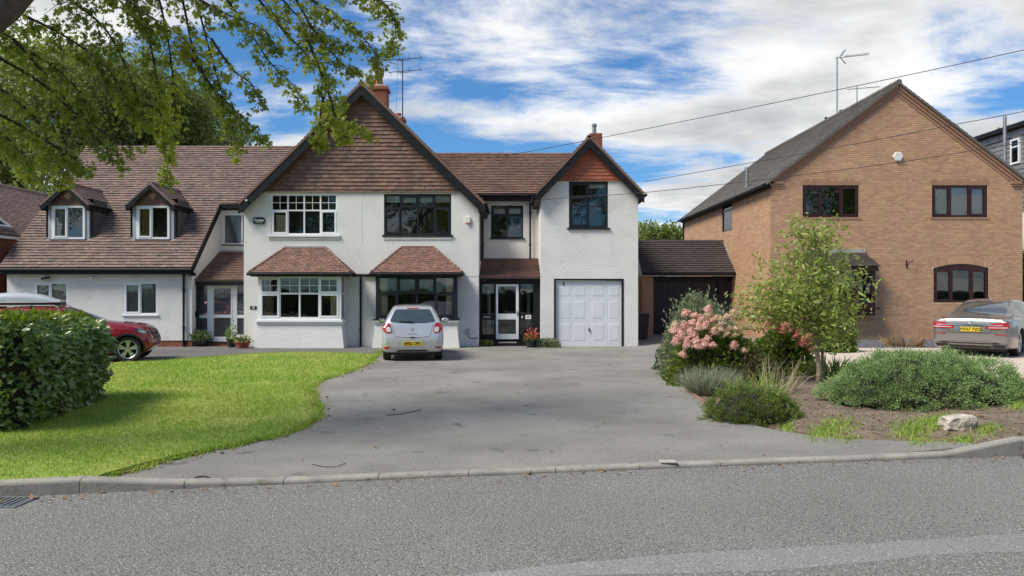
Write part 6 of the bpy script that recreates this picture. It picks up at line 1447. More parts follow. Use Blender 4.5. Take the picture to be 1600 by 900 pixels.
for s in (-1, 1):
    vw = 'right' if s > 0 else 'left'
    decal(RC, bv, vw, rounded([(.55, 1.10), (.85, 1.34), (1.3, 1.395), (2.05, 1.38), (2.75, 1.06), (1.2, 1.03)], .05), m_cglass, 'side_window', off=.003, grid=.09)
    seam(RC, bv, vw, [(2.85, .98), (2.88, .6), (2.86, .28)]); seam(RC, bv, vw, [(1.85, .98), (1.85, .28)])
    seam(RC, bv, vw, [(3.06, 1.045), (3.5, 1.0), (4.05, .90)]); seam(RC, bv, vw, [(4.22, .50), (4.26, .66), (4.28, .74)])
    h_ = decal(RC, bv, vw, rounded([(3.98, .90), (4.16, .885), (4.29, .81), (4.30, .75), (4.15, .76), (4.05, .80)], .02), m_cglass, 'headlight', off=.008, grid=.04)
    for k in range(4): decal(RC, bv, vw, rounded([(4.08+k*.045, .85-k*.01), (4.11+k*.045, .85-k*.01), (4.11+k*.045, .80-k*.01), (4.08+k*.045, .80-k*.01)], .01), m_lensw, 'lamp_lens', off=.012, grid=.03, par=h_)
    a0 = []
    for i in range(13): t = math.pi*(-.06+1.12*i/12); a0.append((3.82-.385*math.cos(t), .345+.385*math.sin(t)))
    a1 = [(3.82-(.435)*math.cos(math.pi*(-.06+1.12*i/12)), .345+.435*math.sin(math.pi*(-.06+1.12*i/12))) for i in range(13)]
    decal(RC, bv, vw, a1+a0[::-1], m_plast, 'arch_trim', off=.008, grid=.05)
    decal(RC, bv, vw, rounded([(4.27, .60), (4.31, .60), (4.31, .42), (4.28, .42)], .01), m_plast, 'air_vent', off=.006, grid=.05)
    seam(RC, bv, vw, [(.3, .25), (3.2, .25)], 'sill_trim', w=.10, m=m_plast, off=.006)
    seam(RC, bv, vw, [(4.24, .30), (4.35, .37)], 'bumper_lip', w=.06, m=m_plast, off=.006)
    mb = MB(); mb.tube([(s*.58, .7, 1.46), (s*.58, .75, 1.52), (s*.58, 2.0, 1.52), (s*.58, 2.1, 1.46)], .018, 6); mb.build('roof_rail', m_alloy, RC, world=False)
    mb = MB(); mb.lathe([(.0, -.05), (.06, -.045), (.085, 0), (.06, .06), (0, .09)], (0, 0, 0), 14, 'Y'); mb.v = [(s*(.98+x*1.3), 2.75+y, 1.08+z*.8) for x, y, z in mb.v]; mb.build('door_mirror', redp, RC, world=False, smooth=True)
decal(RC, bv, 'top', rounded([(-.70, 3.0), (.70, 3.0), (.52, 2.2), (-.52, 2.2)], .08), m_cglass, 'windscreen', off=.004, grid=.1)
decal(RC, bv, 'front', rounded([(-.5, .78), (.5, .78), (.42, .60), (-.42, .60)], .04), m_plast, 'grille', off=.006, grid=.08)
mb = MB(); mb.box(-.66, .66, .3, 4.0, .16, .26); mb.build('underbody', m_plast, RC, world=False)
# roof box on bars: a thing of its own
RB = empty('roof_box', (rcx-sh*1.05, rcy+ch*1.05, 1.50), rh+R(90), 'silver roof box strapped on top of the red car behind the hedge', 'roof box')
m_rbox = mat('roof_box_shell', (.48, .51, .55), (.43, .46, .50), rough=.3, coat=.5)
bm = MB(); n = 26; st = []
for i in range(n+1):
    t = i/n; x = -1.0+2.0*t; k = (1-abs(2*t-1)**3.5)**.5 if 0 < t < 1 else .05; hgt = .075+.215*(1-abs(2*t-.9)**2.2*.95 if abs(2*t-.9) < 1.1 else .0)*min(1, k+.1); w = .40*(.72+.28*k); st.append((x, w, max(.085, hgt)))
m2 = 14
for x, w, h in st:
    for j in range(m2+1):
        a = math.pi*j/m2; c = math.cos(a); s = math.sin(a); bm.v.append((x, -w*math.copysign(abs(c)**.55, c), .10+(h-.02)*abs(s)**.6))
for i in range(n):
    for j in range(m2): a = i*(m2+1)+j; bm.f.append((a, a+1, a+m2+2, a+m2+1))
bm.f.append(tuple(range(m2+1))[::-1]); bm.f.append(tuple(n*(m2+1)+j for j in range(m2+1))); bm.build('lid', m_rbox, RB, world=False, smooth=.6)
bs = MB()
for i in range(n):
    (x, w, h), (x2, w2, h2) = st[i], st[i+1]; bs.hexa([(x, -w*.9, .03), (x2, -w2*.9, .03), (x2, w2*.9, .03), (x, w*.9, .03)], [(x, -w, .098), (x2, -w2, .098), (x2, w2, .098), (x, w, .098)])
bs.build('base', m_plast, RB, world=False)
sm = MB()
for i in range(n): (x, w, h), (x2, w2, h2) = st[i], st[i+1]; sm.bar((x, -w-.006, .105), (x2, -w2-.006, .105), .012, .02)
sm.build('rim_strip', m_white, RB, world=False)
for x in (-.62, .42):
    b = MB(); b.bar((x, -.6, .015), (x, .6, .015), .05, .03); bo = b.build('roof_bar', m_alloy, RB, world=False)
    for s in (-1, 1): b = MB(); b.hexa([(x-.05, s*.58-.04, -.05), (x+.05, s*.58-.04, -.05), (x+.05, s*.58+.04, -.05), (x-.05, s*.58+.04, -.05)], [(x-.03, s*.58-.03, .03), (x+.03, s*.58-.03, .03), (x+.03, s*.58+.03, .03), (x-.03, s*.58+.03, .03)]); b.build('bar_foot', m_plast, bo, world=False)

# ------------------------------------------------------------------ vegetation
m_bark = mat('grey_bark', (.20, .17, .14), (.10, .085, .07), scale=6, rough=.95, bump=(22, 1.0, .04), stretch=(1, 1, .3))
m_twig = mat('dark_twig', (.055, .042, .032), (.035, .028, .022), scale=10, rough=.9)
m_maple = mat('maple_leaf', (.095, .165, .034), (.42, .46, .07), scale=.8, island=.42, rough=.5, trans=.45, contrast=(.35, .65), hue=.012)
m_oak = mat('far_leaf', (.13, .185, .042), (.25, .31, .085), scale=.25, island=.45, rough=.6, trans=.35, contrast=(.3, .7), hue=.012)
m_oak2 = mat('far_leaf_bluish', (.13, .175, .075), (.23, .27, .13), scale=.25, island=.45, rough=.6, trans=.3, contrast=(.3, .7))
m_laurel = mat('laurel_leaf', (.10, .175, .036), (.19, .27, .06), scale=1.2, island=.6, rough=.30, trans=.18, spec=.7, hue=.012)
m_laureltop = mat('laurel_sunlit_leaf', (.24, .31, .03), (.13, .21, .03), scale=2, island=.6, rough=.35, trans=.3)  # lighter, yellower leaf colour stands in for sun on the hedge top
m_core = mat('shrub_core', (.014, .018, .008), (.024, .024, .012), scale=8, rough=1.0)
m_jun = mat('juniper', (.12, .225, .07), (.33, .44, .17), scale=3.0, island=.5, rough=.7, trans=.12, hue=.01)
m_heath = mat('heather_green', (.085, .14, .025), (.18, .235, .05), scale=3, island=.6, rough=.6, trans=.2)
m_lav = mat('lavender_grey', (.20, .235, .16), (.33, .345, .24), scale=4, island=.6, rough=.7, trans=.2)
m_silver = mat('silver_leaf', (.17, .215, .115), (.29, .33, .19), scale=3, island=.6, rough=.6, trans=.25)
m_blueg = mat('blue_green_leaf', (.055, .085, .07), (.10, .135, .115), scale=3, island=.6, rough=.5, trans=.15)
m_hyd = mat('hydrangea_leaf', (.085, .15, .03), (.20, .26, .05), scale=3, island=.6, rough=.5, trans=.3)
m_pink = mat('pink_floret', (.66, .36, .31), (.72, .52, .43), scale=6, island=.6, rough=.7, trans=.2)
m_cream = mat('cream_floret', (.64, .47, .36), (.62, .52, .36), scale=6, island=.6, rough=.7, trans=.2)
m_crim = mat('crimson_floret', (.50, .10, .12), (.55, .22, .18), scale=6, island=.6, rough=.7, trans=.2)
m_prunus = mat('small_tree_leaf', (.20, .27, .05), (.38, .44, .12), scale=1.5, island=.55, rough=.45, trans=.35, hue=.01)
m_dead = mat('dead_leaf', (.30, .19, .09), (.20, .12, .06), scale=6, island=.7, rough=.8)
m_straw = mat('straw_blade', (.42, .36, .22), (.34, .32, .17), scale=4, island=.6, rough=.7, trans=.2)
m_iris = mat('iris_blade', (.15, .26, .045), (.26, .36, .08), scale=4, island=.6, rough=.5, trans=.3)
m_rock = mat('pale_stone', (.62, .56, .48), (.36, .31, .26), scale=7, rough=.9, bump=(14, .8, .04), contrast=(.35, .6))

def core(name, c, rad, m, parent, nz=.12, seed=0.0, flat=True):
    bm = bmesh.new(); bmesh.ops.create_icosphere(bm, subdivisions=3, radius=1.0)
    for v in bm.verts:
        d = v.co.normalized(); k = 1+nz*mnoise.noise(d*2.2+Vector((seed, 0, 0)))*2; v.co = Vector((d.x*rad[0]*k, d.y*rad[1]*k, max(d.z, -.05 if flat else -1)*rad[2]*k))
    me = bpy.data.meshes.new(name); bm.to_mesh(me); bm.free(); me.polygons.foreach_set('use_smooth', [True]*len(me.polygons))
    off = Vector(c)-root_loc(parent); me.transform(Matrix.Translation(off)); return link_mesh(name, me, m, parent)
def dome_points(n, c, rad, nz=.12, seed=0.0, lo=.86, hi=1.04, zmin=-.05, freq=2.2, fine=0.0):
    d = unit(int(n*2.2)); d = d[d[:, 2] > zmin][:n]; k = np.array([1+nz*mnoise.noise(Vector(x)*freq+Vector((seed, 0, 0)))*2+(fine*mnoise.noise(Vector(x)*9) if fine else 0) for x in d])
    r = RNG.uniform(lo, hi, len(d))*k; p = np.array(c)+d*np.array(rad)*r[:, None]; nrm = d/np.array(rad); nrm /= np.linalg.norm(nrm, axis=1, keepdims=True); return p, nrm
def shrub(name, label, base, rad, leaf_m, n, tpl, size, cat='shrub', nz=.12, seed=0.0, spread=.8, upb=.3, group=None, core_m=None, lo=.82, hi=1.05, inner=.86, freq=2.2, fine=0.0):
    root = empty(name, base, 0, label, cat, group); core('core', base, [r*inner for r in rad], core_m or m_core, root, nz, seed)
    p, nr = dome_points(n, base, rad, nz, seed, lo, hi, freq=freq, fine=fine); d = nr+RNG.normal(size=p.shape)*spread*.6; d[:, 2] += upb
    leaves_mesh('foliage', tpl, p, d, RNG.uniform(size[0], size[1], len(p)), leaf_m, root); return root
def limb(mb, a, b, r0, r1, wob=.06, k=5, n=6, sag=0.0):
    a, b = Vector(a), Vector(b); L = (b-a).length; pts = []; rs = []
    for i in range(k+1):
        t = i/k; q = a.lerp(b, t); w = wob*L*math.sin(math.pi*t); q += Vector((random.uniform(-w, w), random.uniform(-w, w), random.uniform(-w, w)*.5-sag*L*t*t)); pts.append(q); rs.append(r0+(r1-r0)*t)
    mb.tube(pts, rs, n); return pts
def tree(name, label, base, h, tr, blobs, leaf_m, n_leaf, size, tpl=LEAF, cl=40, cr=.9, cat='tree', group=None, fork=.35, bark=None, droop=-.15):
    """blobs: (centre, radii) ellipsoids in world metres that the crown fills"""
    root = empty(name, base, 0, label, cat, group); base = Vector(base); t = MB(); top = base+Vector((random.uniform(-.3, .3), 0, h*.72))
    tp = limb(t, base-Vector((0, 0, .2)), top, tr, tr*.35, .02, 7, 9); vol = [b[1][0]*b[1][1]*b[1][2] for b in blobs]; P_ = []; N_ = []; cents = []
    for (c, r), v in zip(blobs, vol):
        k = max(3, int(cl*v/sum(vol)))
        for _ in range(k):
            d = unit(1)[0]; rr = RNG.uniform(.25, .95)**.6; q = np.array(c)+d*np.array(r)*rr; cents.append((q, d, min(r)*cr*RNG.uniform(.22, .42)))
    for q, d, r in cents[::max(1, len(cents)//26)]:
        s = tp[min(len(tp)-1, max(2, int(len(tp)*RNG.uniform(fork, 1))))]; limb(t, s, Vector(q), tr*.28, .02, .07, 5, 5)
    t.build('trunk', bark or m_bark, root, smooth=True)
    per = n_leaf//len(cents)
    for q, d, r in cents:
        g = RNG.normal(size=(per, 3)); g /= np.maximum(1, np.linalg.norm(g, axis=1, keepdims=True)*.62); P_.append(q+g*r*np.array([1.15, 1.15, .8])); N_.append(g*.8+RNG.normal(size=(per, 3))*.6+np.array([0, 0, droop]))
    P_ = np.concatenate(P_); N_ = np.concatenate(N_); leaves_mesh('crown', tpl, P_, N_, RNG.uniform(size[0], size[1], len(P_)), leaf_m, root); return root

# ---- trees behind the left house
def blob(px, py, Y, wx, wz, wy=None): c = P(px, py, Y); s = Y/F; return ((c.x, c.y, c.z), (wx*s, (wy or wx)*s, wz*s))
def gbase(px, Y, z=0.0): return (GX(px, Y), Y, z)
tA = tree('broadleaf_tree', 'tall dark green tree behind the bungalow at the left edge', gbase(20, 40), 15, .35, [blob(20, 165, 40, 150, 105), blob(-60, 240, 40, 120, 90), blob(90, 120, 41, 90, 60), blob(60, 270, 39, 110, 60)], m_oak, 30000, (.16, .30), cl=110, group='trees behind the left house')
tB = tree('broadleaf_tree', 'broad green tree behind the tiled roof ridge, left of centre gap', gbase(190, 44), 15, .34, [blob(190, 150, 44, 95, 75), blob(150, 215, 44, 90, 50), blob(240, 165, 45, 75, 60)], m_oak, 22000, (.16, .30), cl=90, group='trees behind the left house')
tC = tree('broadleaf_tree', 'olive green tree above the roof ridge beside the hanging maple spray', gbase(292, 48), 13, .3, [blob(290, 190, 48, 70, 55), blob(265, 215, 48, 60, 40)], m_oak, 14000, (.16, .28), cl=60, group='trees behind the left house')
tD = tree('broadleaf_tree', 'distant bluish tree just above the roof ridge, rightmost of the row', gbase(345, 56), 13, .3, [blob(335, 222, 56, 48, 34), blob(300, 232, 56, 40, 28)], m_oak2, 9000, (.18, .30), cl=40, group='trees behind the left house')
tE = tree('broadleaf_tree', 'slim multi-trunked tree whose bare stems show above the roof', gbase(140, 50), 14, .22, [blob(120, 130, 50, 90, 50), blob(215, 240, 50, 60, 22)], m_oak2, 9000, (.18, .3), cl=50, group='trees behind the left house', fork=.15)
tF = tree('round_tree', 'rounded olive tree top showing over the carport roof', gbase(1035, 52), 7.2, .25, [blob(1032, 375, 52, 42, 28), blob(1010, 372, 52, 30, 26)], m_oak, 7000, (.14, .25), cl=40)
tG = tree('far_tree', 'pale tree tip peeping over the grey flat roof', gbase(1583, 44), 11, .2, [blob(1583, 215, 44, 32, 16)], m_prunus, 2500, (.16, .26), cl=20)
# across the road, behind the camera: what the windows mirror
for k, (x, y, s, src) in enumerate(((-42, -17, 1.0, tB), (-32, -16, 1.0, tA), (-21, -16, .95, tA), (-13, -18, 1.0, tB), (-4, -17, .95, tA), (4.5, -18, 1.0, tB), (13, -17, .95, tA), (22, -18, 1.0, tB), (32, -17, .95, tA))):
    c = copy_tree(src); c.location = (x, y, 0); c.rotation_euler = (0, 0, 1.3*k); c.scale = (s, s, s); c['group'] = 'trees across the road'
    c['label'] = 'tree across the road mirrored in the windows, %s of the row' % ['first', 'second', 'third', 'fourth', 'fifth', 'sixth', 'seventh', 'eighth', 'ninth'][k]
HR = empty('long_hedge', (0, -10.5, 0), 0, 'long clipped hedge across the road mirrored in the ground floor windows', 'hedge')
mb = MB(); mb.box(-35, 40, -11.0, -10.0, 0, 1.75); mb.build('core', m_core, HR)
n = 26000; pp = np.stack([RNG.uniform(-35, 40, n), RNG.uniform(-9.98, -9.8, n), RNG.uniform(0, 1.85, n)], 1); leaves_mesh('foliage', LEAF, pp, RNG.normal(size=(n, 3))+np.array([0, .8, .4]), RNG.uniform(.12, .2, n), m_oak, HR)

# ---- overhanging maple
MT = empty('maple_tree', (-8.6, 7.6, 0), 0, 'maple overhanging the upper left with drooping leafy branches', 'tree')
tk = MB(); tk.tube([(-8.6, 7.6, -.2), (-8.5, 7.65, 1.2), (-8.3, 7.7, 2.6), (-8.0, 7.9, 3.8)], [.42, .34, .31, .30], 14)
L0 = [P(-260, 190, 8.0), P(-110, 95, 8.3), P(2, 12, 8.6), P(66, -58, 8.9), P(150, -120, 9.3), P(300, -170, 9.8), P(480, -190, 10.4)]
tk.tube([(-8.1, 7.8, 3.4)]+L0, [.27, .22, .20, .19, .17, .13, .09, .06], 12)
tk.tube([(-8.3, 7.7, 2.9), (-8.9, 8.6, 4.8), (-9.0, 9.6, 6.2), (-8.2, 10.6, 7.2)], [.24, .17, .11, .06], 10)
tk.build('trunk', mat('maple_bark', (.15, .115, .085), (.08, .06, .045), scale=7, rough=.95, bump=(22, 1.0, .04)), MT, smooth=True)
SPR = [  # drooping sprays: (depth, half width in photo px, leafiness, path of photo px)
 (9.5, 26, 1.0, [(150, -120), (200, -20), (232, 60), (246, 130), (254, 200), (258, 245), (263, 285)]),
 (9.8, 34, 1.1, [(200, -120), (240, -30), (262, 60), (270, 130), (268, 180), (262, 215)]),
 (10.0, 26, .8, [(260, -120), (300, -20), (325, 70), (345, 140), (362, 190), (372, 238)]),
 (9.9, 24, .75, [(250, -110), (285, 0), (300, 70), (322, 120), (350, 165), (395, 205), (418, 215)]),
 (10.2, 30, .8, [(300, -150), (345, -20), (385, 40), (420, 95), (455, 130), (478, 165)]),
 (10.4, 30, .95, [(330, -150), (400, -10), (445, 50), (490, 95), (520, 130), (530, 165)]),
 (10.6, 34, 1.1, [(400, -150), (470, -20), (520, 20), (560, 50), (585, 85), (590, 120)]),
 (10.8, 34, 1.2, [(440, -160), (520, -40), (570, -10), (605, 10), (618, 45), (610, 80)]),
 (10.3, 30, .9, [(350, -140), (420, -30), (460, 20), (500, 55), (545, 70)]),
 (10.0, 22, .7, [(480, 60), (500, 110), (515, 150), (530, 185), (556, 192), (584, 214)]),
 (10.0, 20, .8, [(515, 150), (525, 185), (535, 200), (540, 212)]),
 (10.0, 12, .6, [(505, 150), (500, 190), (494, 214), (505, 226)]),
 (9.3, 34, 1.0, [(120, -90), (180, -20), (225, 20), (275, 50), (310, 90)]),
 (9.6, 28, .9, [(230, -100), (290, -20), (350, 20), (410, 45), (430, 75)]),
 (8.6, 40, 1.2, [(-120, 20), (-20, 40), (40, 75), (90, 110), (130, 150), (150, 190)]),
 (8.4, 36, .7, [(-120, 100), (-20, 130), (30, 160), (65, 200), (85, 245), (100, 280)]),
 (8.2, 34, .65, [(-140, 170), (-40, 190), (10, 215), (40, 245), (60, 280)]),
 (9.0, 40, 1.1, [(-80, -40), (30, 20), (90, 50), (150, 90), (185, 130), (200, 170)]),
 (9.2, 36, 1.0, [(40, -60), (110, 0), (160, 40), (190, 90), (215, 150), (225, 190)]),
 (9.4, 34, .9, [(60, -70), (130, -30), (185, 0), (230, 50)]),
 (8.8, 34, .65, [(-60, 60), (50, 120), (110, 170), (160, 205), (205, 232)]),
 (8.6, 30, .6, [(-80, 140), (20, 190), (80, 225), (120, 250), (130, 262)]),
 (9.0, 26, .8, [(20, 60), (90, 140), (150, 215), (190, 250), (230, 275)][:4]),
 (10.2, 26, .7, [(300, 90), (335, 140), (360, 165), (385, 190)]),
 (10.5, 28, .9, [(430, -60), (480, 30), (500, 60), (535, 100), (560, 110)]),
 (9.7, 20, .5, [(330, 60), (365, 110), (392, 130), (405, 160)]),
]
br = MB(); LP, LD, LS = [], [], []
for Yd, wd, dens, path in SPR:
    pts3 = [P(px, py, Yd+.25*i+random.uniform(-.1, .1)) for i, (px, py) in enumerate(path)]; cv = smooth_loop([tuple(p) for p in pts3], closed=False, step=6); m_ = len(cv)
    br.tube(cv, [.017*(1-i/m_)+.003 for i in range(m_)], 6); sc = Yd/F
    for i in range(1, m_):
        if cv[i][2] > CZ+(HZ+70)/F*cv[i][1]: continue   # well above the picture: bare limb
        for _ in range(max(1, int(round(3.0*dens+random.uniform(-.4, .4))))):
            a = Vector(cv[i]); t = i/m_; d = Vector((random.uniform(-1, 1), random.uniform(-.9, .9), random.uniform(-.75, .45))).normalized(); ln = wd*sc*random.uniform(.35, 1.15)*(1.15-.55*t); e = a+d*ln+Vector((0, 0, -.22*ln)); br.tube([a, a.lerp(e, .55)+Vector((0, 0, .03)), e], [.006, .004, .002], 4, cap=False)
            for q in range(random.randint(5, 9)):
                s = random.uniform(.35, 1.05); pz = a.lerp(e, s)+Vector((random.uniform(-.05, .05), random.uniform(-.05, .05), random.uniform(-.07, .02))); LP.append(pz); LD.append((d.x*.5+random.uniform(-.7, .7), d.y*.5+random.uniform(-.7, .7), -.55+random.uniform(-.6, .4))); LS.append(random.uniform(.050, .088))
br.build('branches', m_twig, MT)
leaves_mesh('crown', MAPLE, np.array(LP), np.array(LD), np.array(LS), m_maple, MT)
# upper crown, over the frame
cc = []; 
for _ in range(46): d = unit(1)[0]; cc.append(np.array([-9.2, 8.0, 9.0])+d*np.array([3.2, 2.4, 1.7])*RNG.uniform(.4, 1))
q = np.concatenate([c+RNG.normal(size=(90, 3))*.38 for c in cc]); q = q[q[:, 2] > 1.9+(455+60)/1200*q[:, 1]]; leaves_mesh('upper_crown', MAPLE, q, RNG.normal(size=q.shape)+np.array([0, 0, -.4]), RNG.uniform(.09, .14, len(q)), m_maple, MT)

# ---- laurel hedge on the left
HG = empty('laurel_hedge', (-8.0, 12.0, 0), 0, 'clipped glossy laurel hedge at the edge of the lawn', 'hedge')
hf = [(-6.40, 10.25), (-7.06, 13.7)]; prof = [(.16, .04), (.04, .45), (0, .95), (.03, 1.24), (.16, 1.40), (.45, 1.48), (1.4, 1.50)]
def hedge_pt(s, v, j=0.0):
    """s along the visible face (0 front, 1 back; below 0 wraps the front end), v up the profile"""
    k = v*(len(prof)-1); i = min(int(k), len(prof)-2); t = k-i; ins = prof[i][0]*(1-t)+prof[i+1][0]*t; z = prof[i][1]*(1-t)+prof[i+1][1]*t
    if s >= 0:
        f = min(s, 1.0); x = hf[0][0]+(hf[1][0]-hf[0][0])*f; y = hf[0][1]+(hf[1][1]-hf[0][1])*f; rd = .35*max(0, (f-.86)/.14)**2+.25*max(0, (.12-f)/.12)**2; nx, ny = .98, .19
        if s > 1: y += .1
        return Vector((x-ins-rd, y, z-.06*f)), Vector((nx, ny-.0, .15+1.2*max(0, v-.6)))
    f = -s; return Vector((hf[0][0]-.28-f*3.2, hf[0][1]-.12+ins*.8, z)), Vector((0, -1, .15+1.2*max(0, v-.6)))
mb = MB(); ns, nv = 30, 12; grid = []
for i in range(ns+1):
    s = -1+2*i/ns
    for j in range(nv+1):
        p, nn = hedge_pt(s, j/nv); p = p-nn.normalized()*.10; grid.append((p.x, p.y, p.z))
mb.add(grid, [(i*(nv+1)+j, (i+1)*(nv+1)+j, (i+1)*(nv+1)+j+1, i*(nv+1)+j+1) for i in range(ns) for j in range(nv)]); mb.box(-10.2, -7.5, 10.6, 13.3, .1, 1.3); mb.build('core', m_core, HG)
LPs, LDs, LSs, TP, TD, TS_ = [], [], [], [], [], []
for i in range(11000):
    s = random.uniform(-1, 1.0); v = random.random()**.9; p, nn = hedge_pt(s, v); nn.normalize(); lump = mnoise.noise(p*2.4)*.10; p += nn*(lump+random.uniform(-.12, .05)); d = nn*.25+Vector((random.uniform(-1, 1), random.uniform(-1, 1), random.uniform(-.9, .9)))*.9
    if v > .80 and random.random() < .65: TP.append(p+Vector((0, 0, random.uniform(0, .07)))); TD.append(d+Vector((0, 0, .9))); TS_.append(random.uniform(.08, .13))
    else: LPs.append(p); LDs.append(d); LSs.append(random.uniform(.08, .14))
for i in range(700):
    s = random.uniform(.93, 1.0); p, nn = hedge_pt(s, random.random()); p += Vector((-.25*random.random()*3, .12*random.random(), 0)); LPs.append(p); LDs.append(Vector((random.uniform(-.5, 1), 1, random.uniform(-.3, .8)))); LSs.append(random.uniform(.08, .13))
leaves_mesh('foliage', LEAF, np.array(LPs), np.array(LDs), np.array(LSs), m_laurel, HG, up=np.array([.75, -.35, .75]))
leaves_mesh('lit_top_leaves', LEAF, np.array(TP), np.array(TD), np.array(TS_), m_laureltop, HG)
st = MB()
for i in range(24):
    s = random.uniform(-.8, .9); p, nn = hedge_pt(s, .22); a = Vector((p.x-random.uniform(.1, .5), p.y+random.uniform(-.1, .3), .0)); st.tube([a, a.lerp(p, .5)+Vector((random.uniform(-.05, .05), 0, .05)), p+Vector((0, 0, .1))], [.008, .006, .004], 5)
st.build('stems', m_bark, HG)['kind'] = 'stuff'

# ---- planting bed
def bedz(x, y): return zb(x, y)-.03
def at(px, Y): x = GX(px, Y); return (x, Y, bedz(x, Y))
NEEDLE = (np.array([(-.10, 0, 0), (.10, 0, 0), (.13, .5, .06), (0, 1, .0), (-.13, .5, .06)], float), [(0, 1, 2, 4), (4, 2, 3)])
def tufted(name, label, base, rad, leaf_m, nt, per, tr, size, nz, seed, freq, inner=.9, zmin=-.04):
    root = empty(name, base, 0, label, 'shrub'); core('core', base, [r*inner for r in rad], m_core, root, nz, seed)
    c, nr = dome_points(nt, base, rad, nz, seed, .93, 1.02, zmin, freq); o = unit(nt*per); cc = np.repeat(c, per, 0); nn = np.repeat(nr, per, 0); o = o+nn*.75
    rr = RNG.uniform(.2, 1, (nt*per, 1))*tr*np.repeat(RNG.uniform(.7, 1.35, (nt, 1)), per, 0); p = cc+o*rr
    leaves_mesh('foliage', NEEDLE, p, o+nn*.5+RNG.normal(size=o.shape)*.35, RNG.uniform(size[0], size[1], len(p)), leaf_m, root); return root
b = at(1446, 12.0); tufted('juniper_mound', 'wide blue-green juniper mound behind the pale stone', b, (1.46, 1.05, .90-b[2]), m_jun, 1500, 44, .075, (.022, .042), .09, 3.0, 3.2)
b = at(1176, 11.4); tufted('heather_bush', 'low dark green heather spilling onto the drive edge', b, (.66, .50, .43), m_heath, 420, 40, .06, (.022, .042), .13, 6.0, 2.6)
b = at(1172, 15.2); shrub('low_shrub', 'brownish green low shrub under the pink hydrangea', b, (.55, .45, .55), mat('brown_green_leaf', (.09, .095, .03), (.15, .14, .055), island=.6, rough=.7, trans=.2), 4000, LEAF, (.05, .09), nz=.14, seed=8.0)
b = at(1051, 18.6); shrub('blue_shrub', 'small blue-green shrub on the corner of the bed beside the drive', b, (.42, .40, .62), m_blueg, 3600, LEAF, (.05, .09), nz=.12, seed=9.0)
# tall silvery shrub with wispy shoots
b = at(1094, 17.7); TSb = shrub('silvery_shrub', 'tall silvery green shrub with upright wispy shoots behind the hydrangea', b, (.88, .75, 1.62), m_silver, 11000, LEAF, (.05, .09), nz=.12, seed=12.0, upb=.8, inner=.8)
P_, D_, S_ = [], [], []; tw = MB()
for i in range(46):
    d = Vector((random.uniform(-1, 1), random.uniform(-.7, .5), 0)); a = Vector(b)+Vector((d.x*.75, d.y*.6, 1.62*math.sqrt(max(.02, 1-.8*d.x*d.x-.5*d.y*d.y))-.15)); e = a+Vector((d.x*.35, d.y*.3, random.uniform(.25, .55))); tw.tube([a, e], [.006, .002], 4)
    for k in range(16): t = random.random(); P_.append(a.lerp(e, t)); D_.append(Vector((random.uniform(-1, 1), random.uniform(-1, 1), 1.0))); S_.append(random.uniform(.05, .085))
tw.build('shoots', m_twig, TSb); leaves_mesh('shoot_leaves', LEAF, np.array(P_), np.array(D_), np.array(S_), m_silver, TSb)
# hydrangea with pink heads
def flower_head(rad, h, m, n=220, size=(.020, .036)):
    d = unit(n); d[:, 2] = np.abs(d[:, 2])*1.0-.25*(d[:, 2] < 0); z = d[:, 2]; taper = np.clip(1.05-.5*np.maximum(z, 0), .4, 1.05); p = np.stack([d[:, 0]*rad*taper, d[:, 1]*rad*taper, z*h], 1); o = leaves_mesh('flower_head', (LEAF[0]*np.array([1.7, 1, 1])-np.array([0, .5, 0]), LEAF[1]), p, np.cross(d, RNG.normal(size=d.shape)), RNG.uniform(size[0], size[1], n), m, None)
    me = o.data; bpy.data.objects.remove(o); bm = bmesh.new(); bm.from_mesh(me); s0 = bmesh.ops.create_icosphere(bm, subdivisions=2, radius=1)
    for v in s0['verts']: v.co = Vector((v.co.x*rad*.7, v.co.y*rad*.7, max(v.co.z, -.3)*h*.75))
    bm.to_mesh(me); bm.free(); return me
FH = [flower_head(.11, .16, m_pink), flower_head(.10, .12, m_pink), flower_head(.095, .10, m_cream), flower_head(.105, .14, m_cream)]
FC = [flower_head(.11, .24, m_crim, 120), flower_head(.10, .18, m_crim, 100)]
b = at(1118, 15.6); HY = shrub('hydrangea', 'hydrangea covered in pink and cream flower heads beside the drive', b, (.90, .72, 1.10), m_hyd, 3200, LEAF, (.10, .16), nz=.12, seed=15.0, inner=.82)
rs = random.Random(11); heads = []
for (px, py) in [(1072, 487), (1085, 492), (1097, 496), (1107, 489), (1119, 496), (1106, 483), (1056, 505), (1070, 507), (1081, 503), (1092, 506), (1103, 503), (1113, 499), (1053, 516), (1064, 517), (1078, 516), (1091, 512), (1101, 509), (1127, 503), (1136, 494), (1147, 489), (1156, 494), (1127, 513), (1139, 510), (1150, 511), (1135, 520), (1118, 517), (1148, 521), (1066, 523), (1074, 529), (1057, 532), (1074, 537), (1088, 533), (1095, 541), (1101, 537), (1113, 538), (1106, 527), (1146, 486), (1169, 510), (1147, 538), (1162, 545), (1067, 552), (1090, 538), (1116, 516), (1125, 497), (1160, 486), (1172, 489), (1180, 497), (1083, 521)]:
    dx = (px-1118)/68; dz = 1-(py-478)/105; Yh = 15.6-.72*math.sqrt(max(0, 1-min(1, dx*dx*.8+(dz*.75)**2)))*.95-.05; heads.append(P(px, py+3, Yh))
for i, h in enumerate(heads):
    px = 800+h.x/h.y*F; me = FH[rs.choice([0, 0, 1])] if (px < 1118 and rs.random() < .88) or rs.random() < .18 else FH[rs.choice([2, 3])]
    o = link_mesh('flower_head', me, None, HY, h-Vector(HY.location)); s = rs.uniform(.72, 1.02); o.scale = (s, s, s); o.rotation_euler = (rs.uniform(-.1, .6), rs.uniform(-.4, .4), rs.uniform(0, 6))
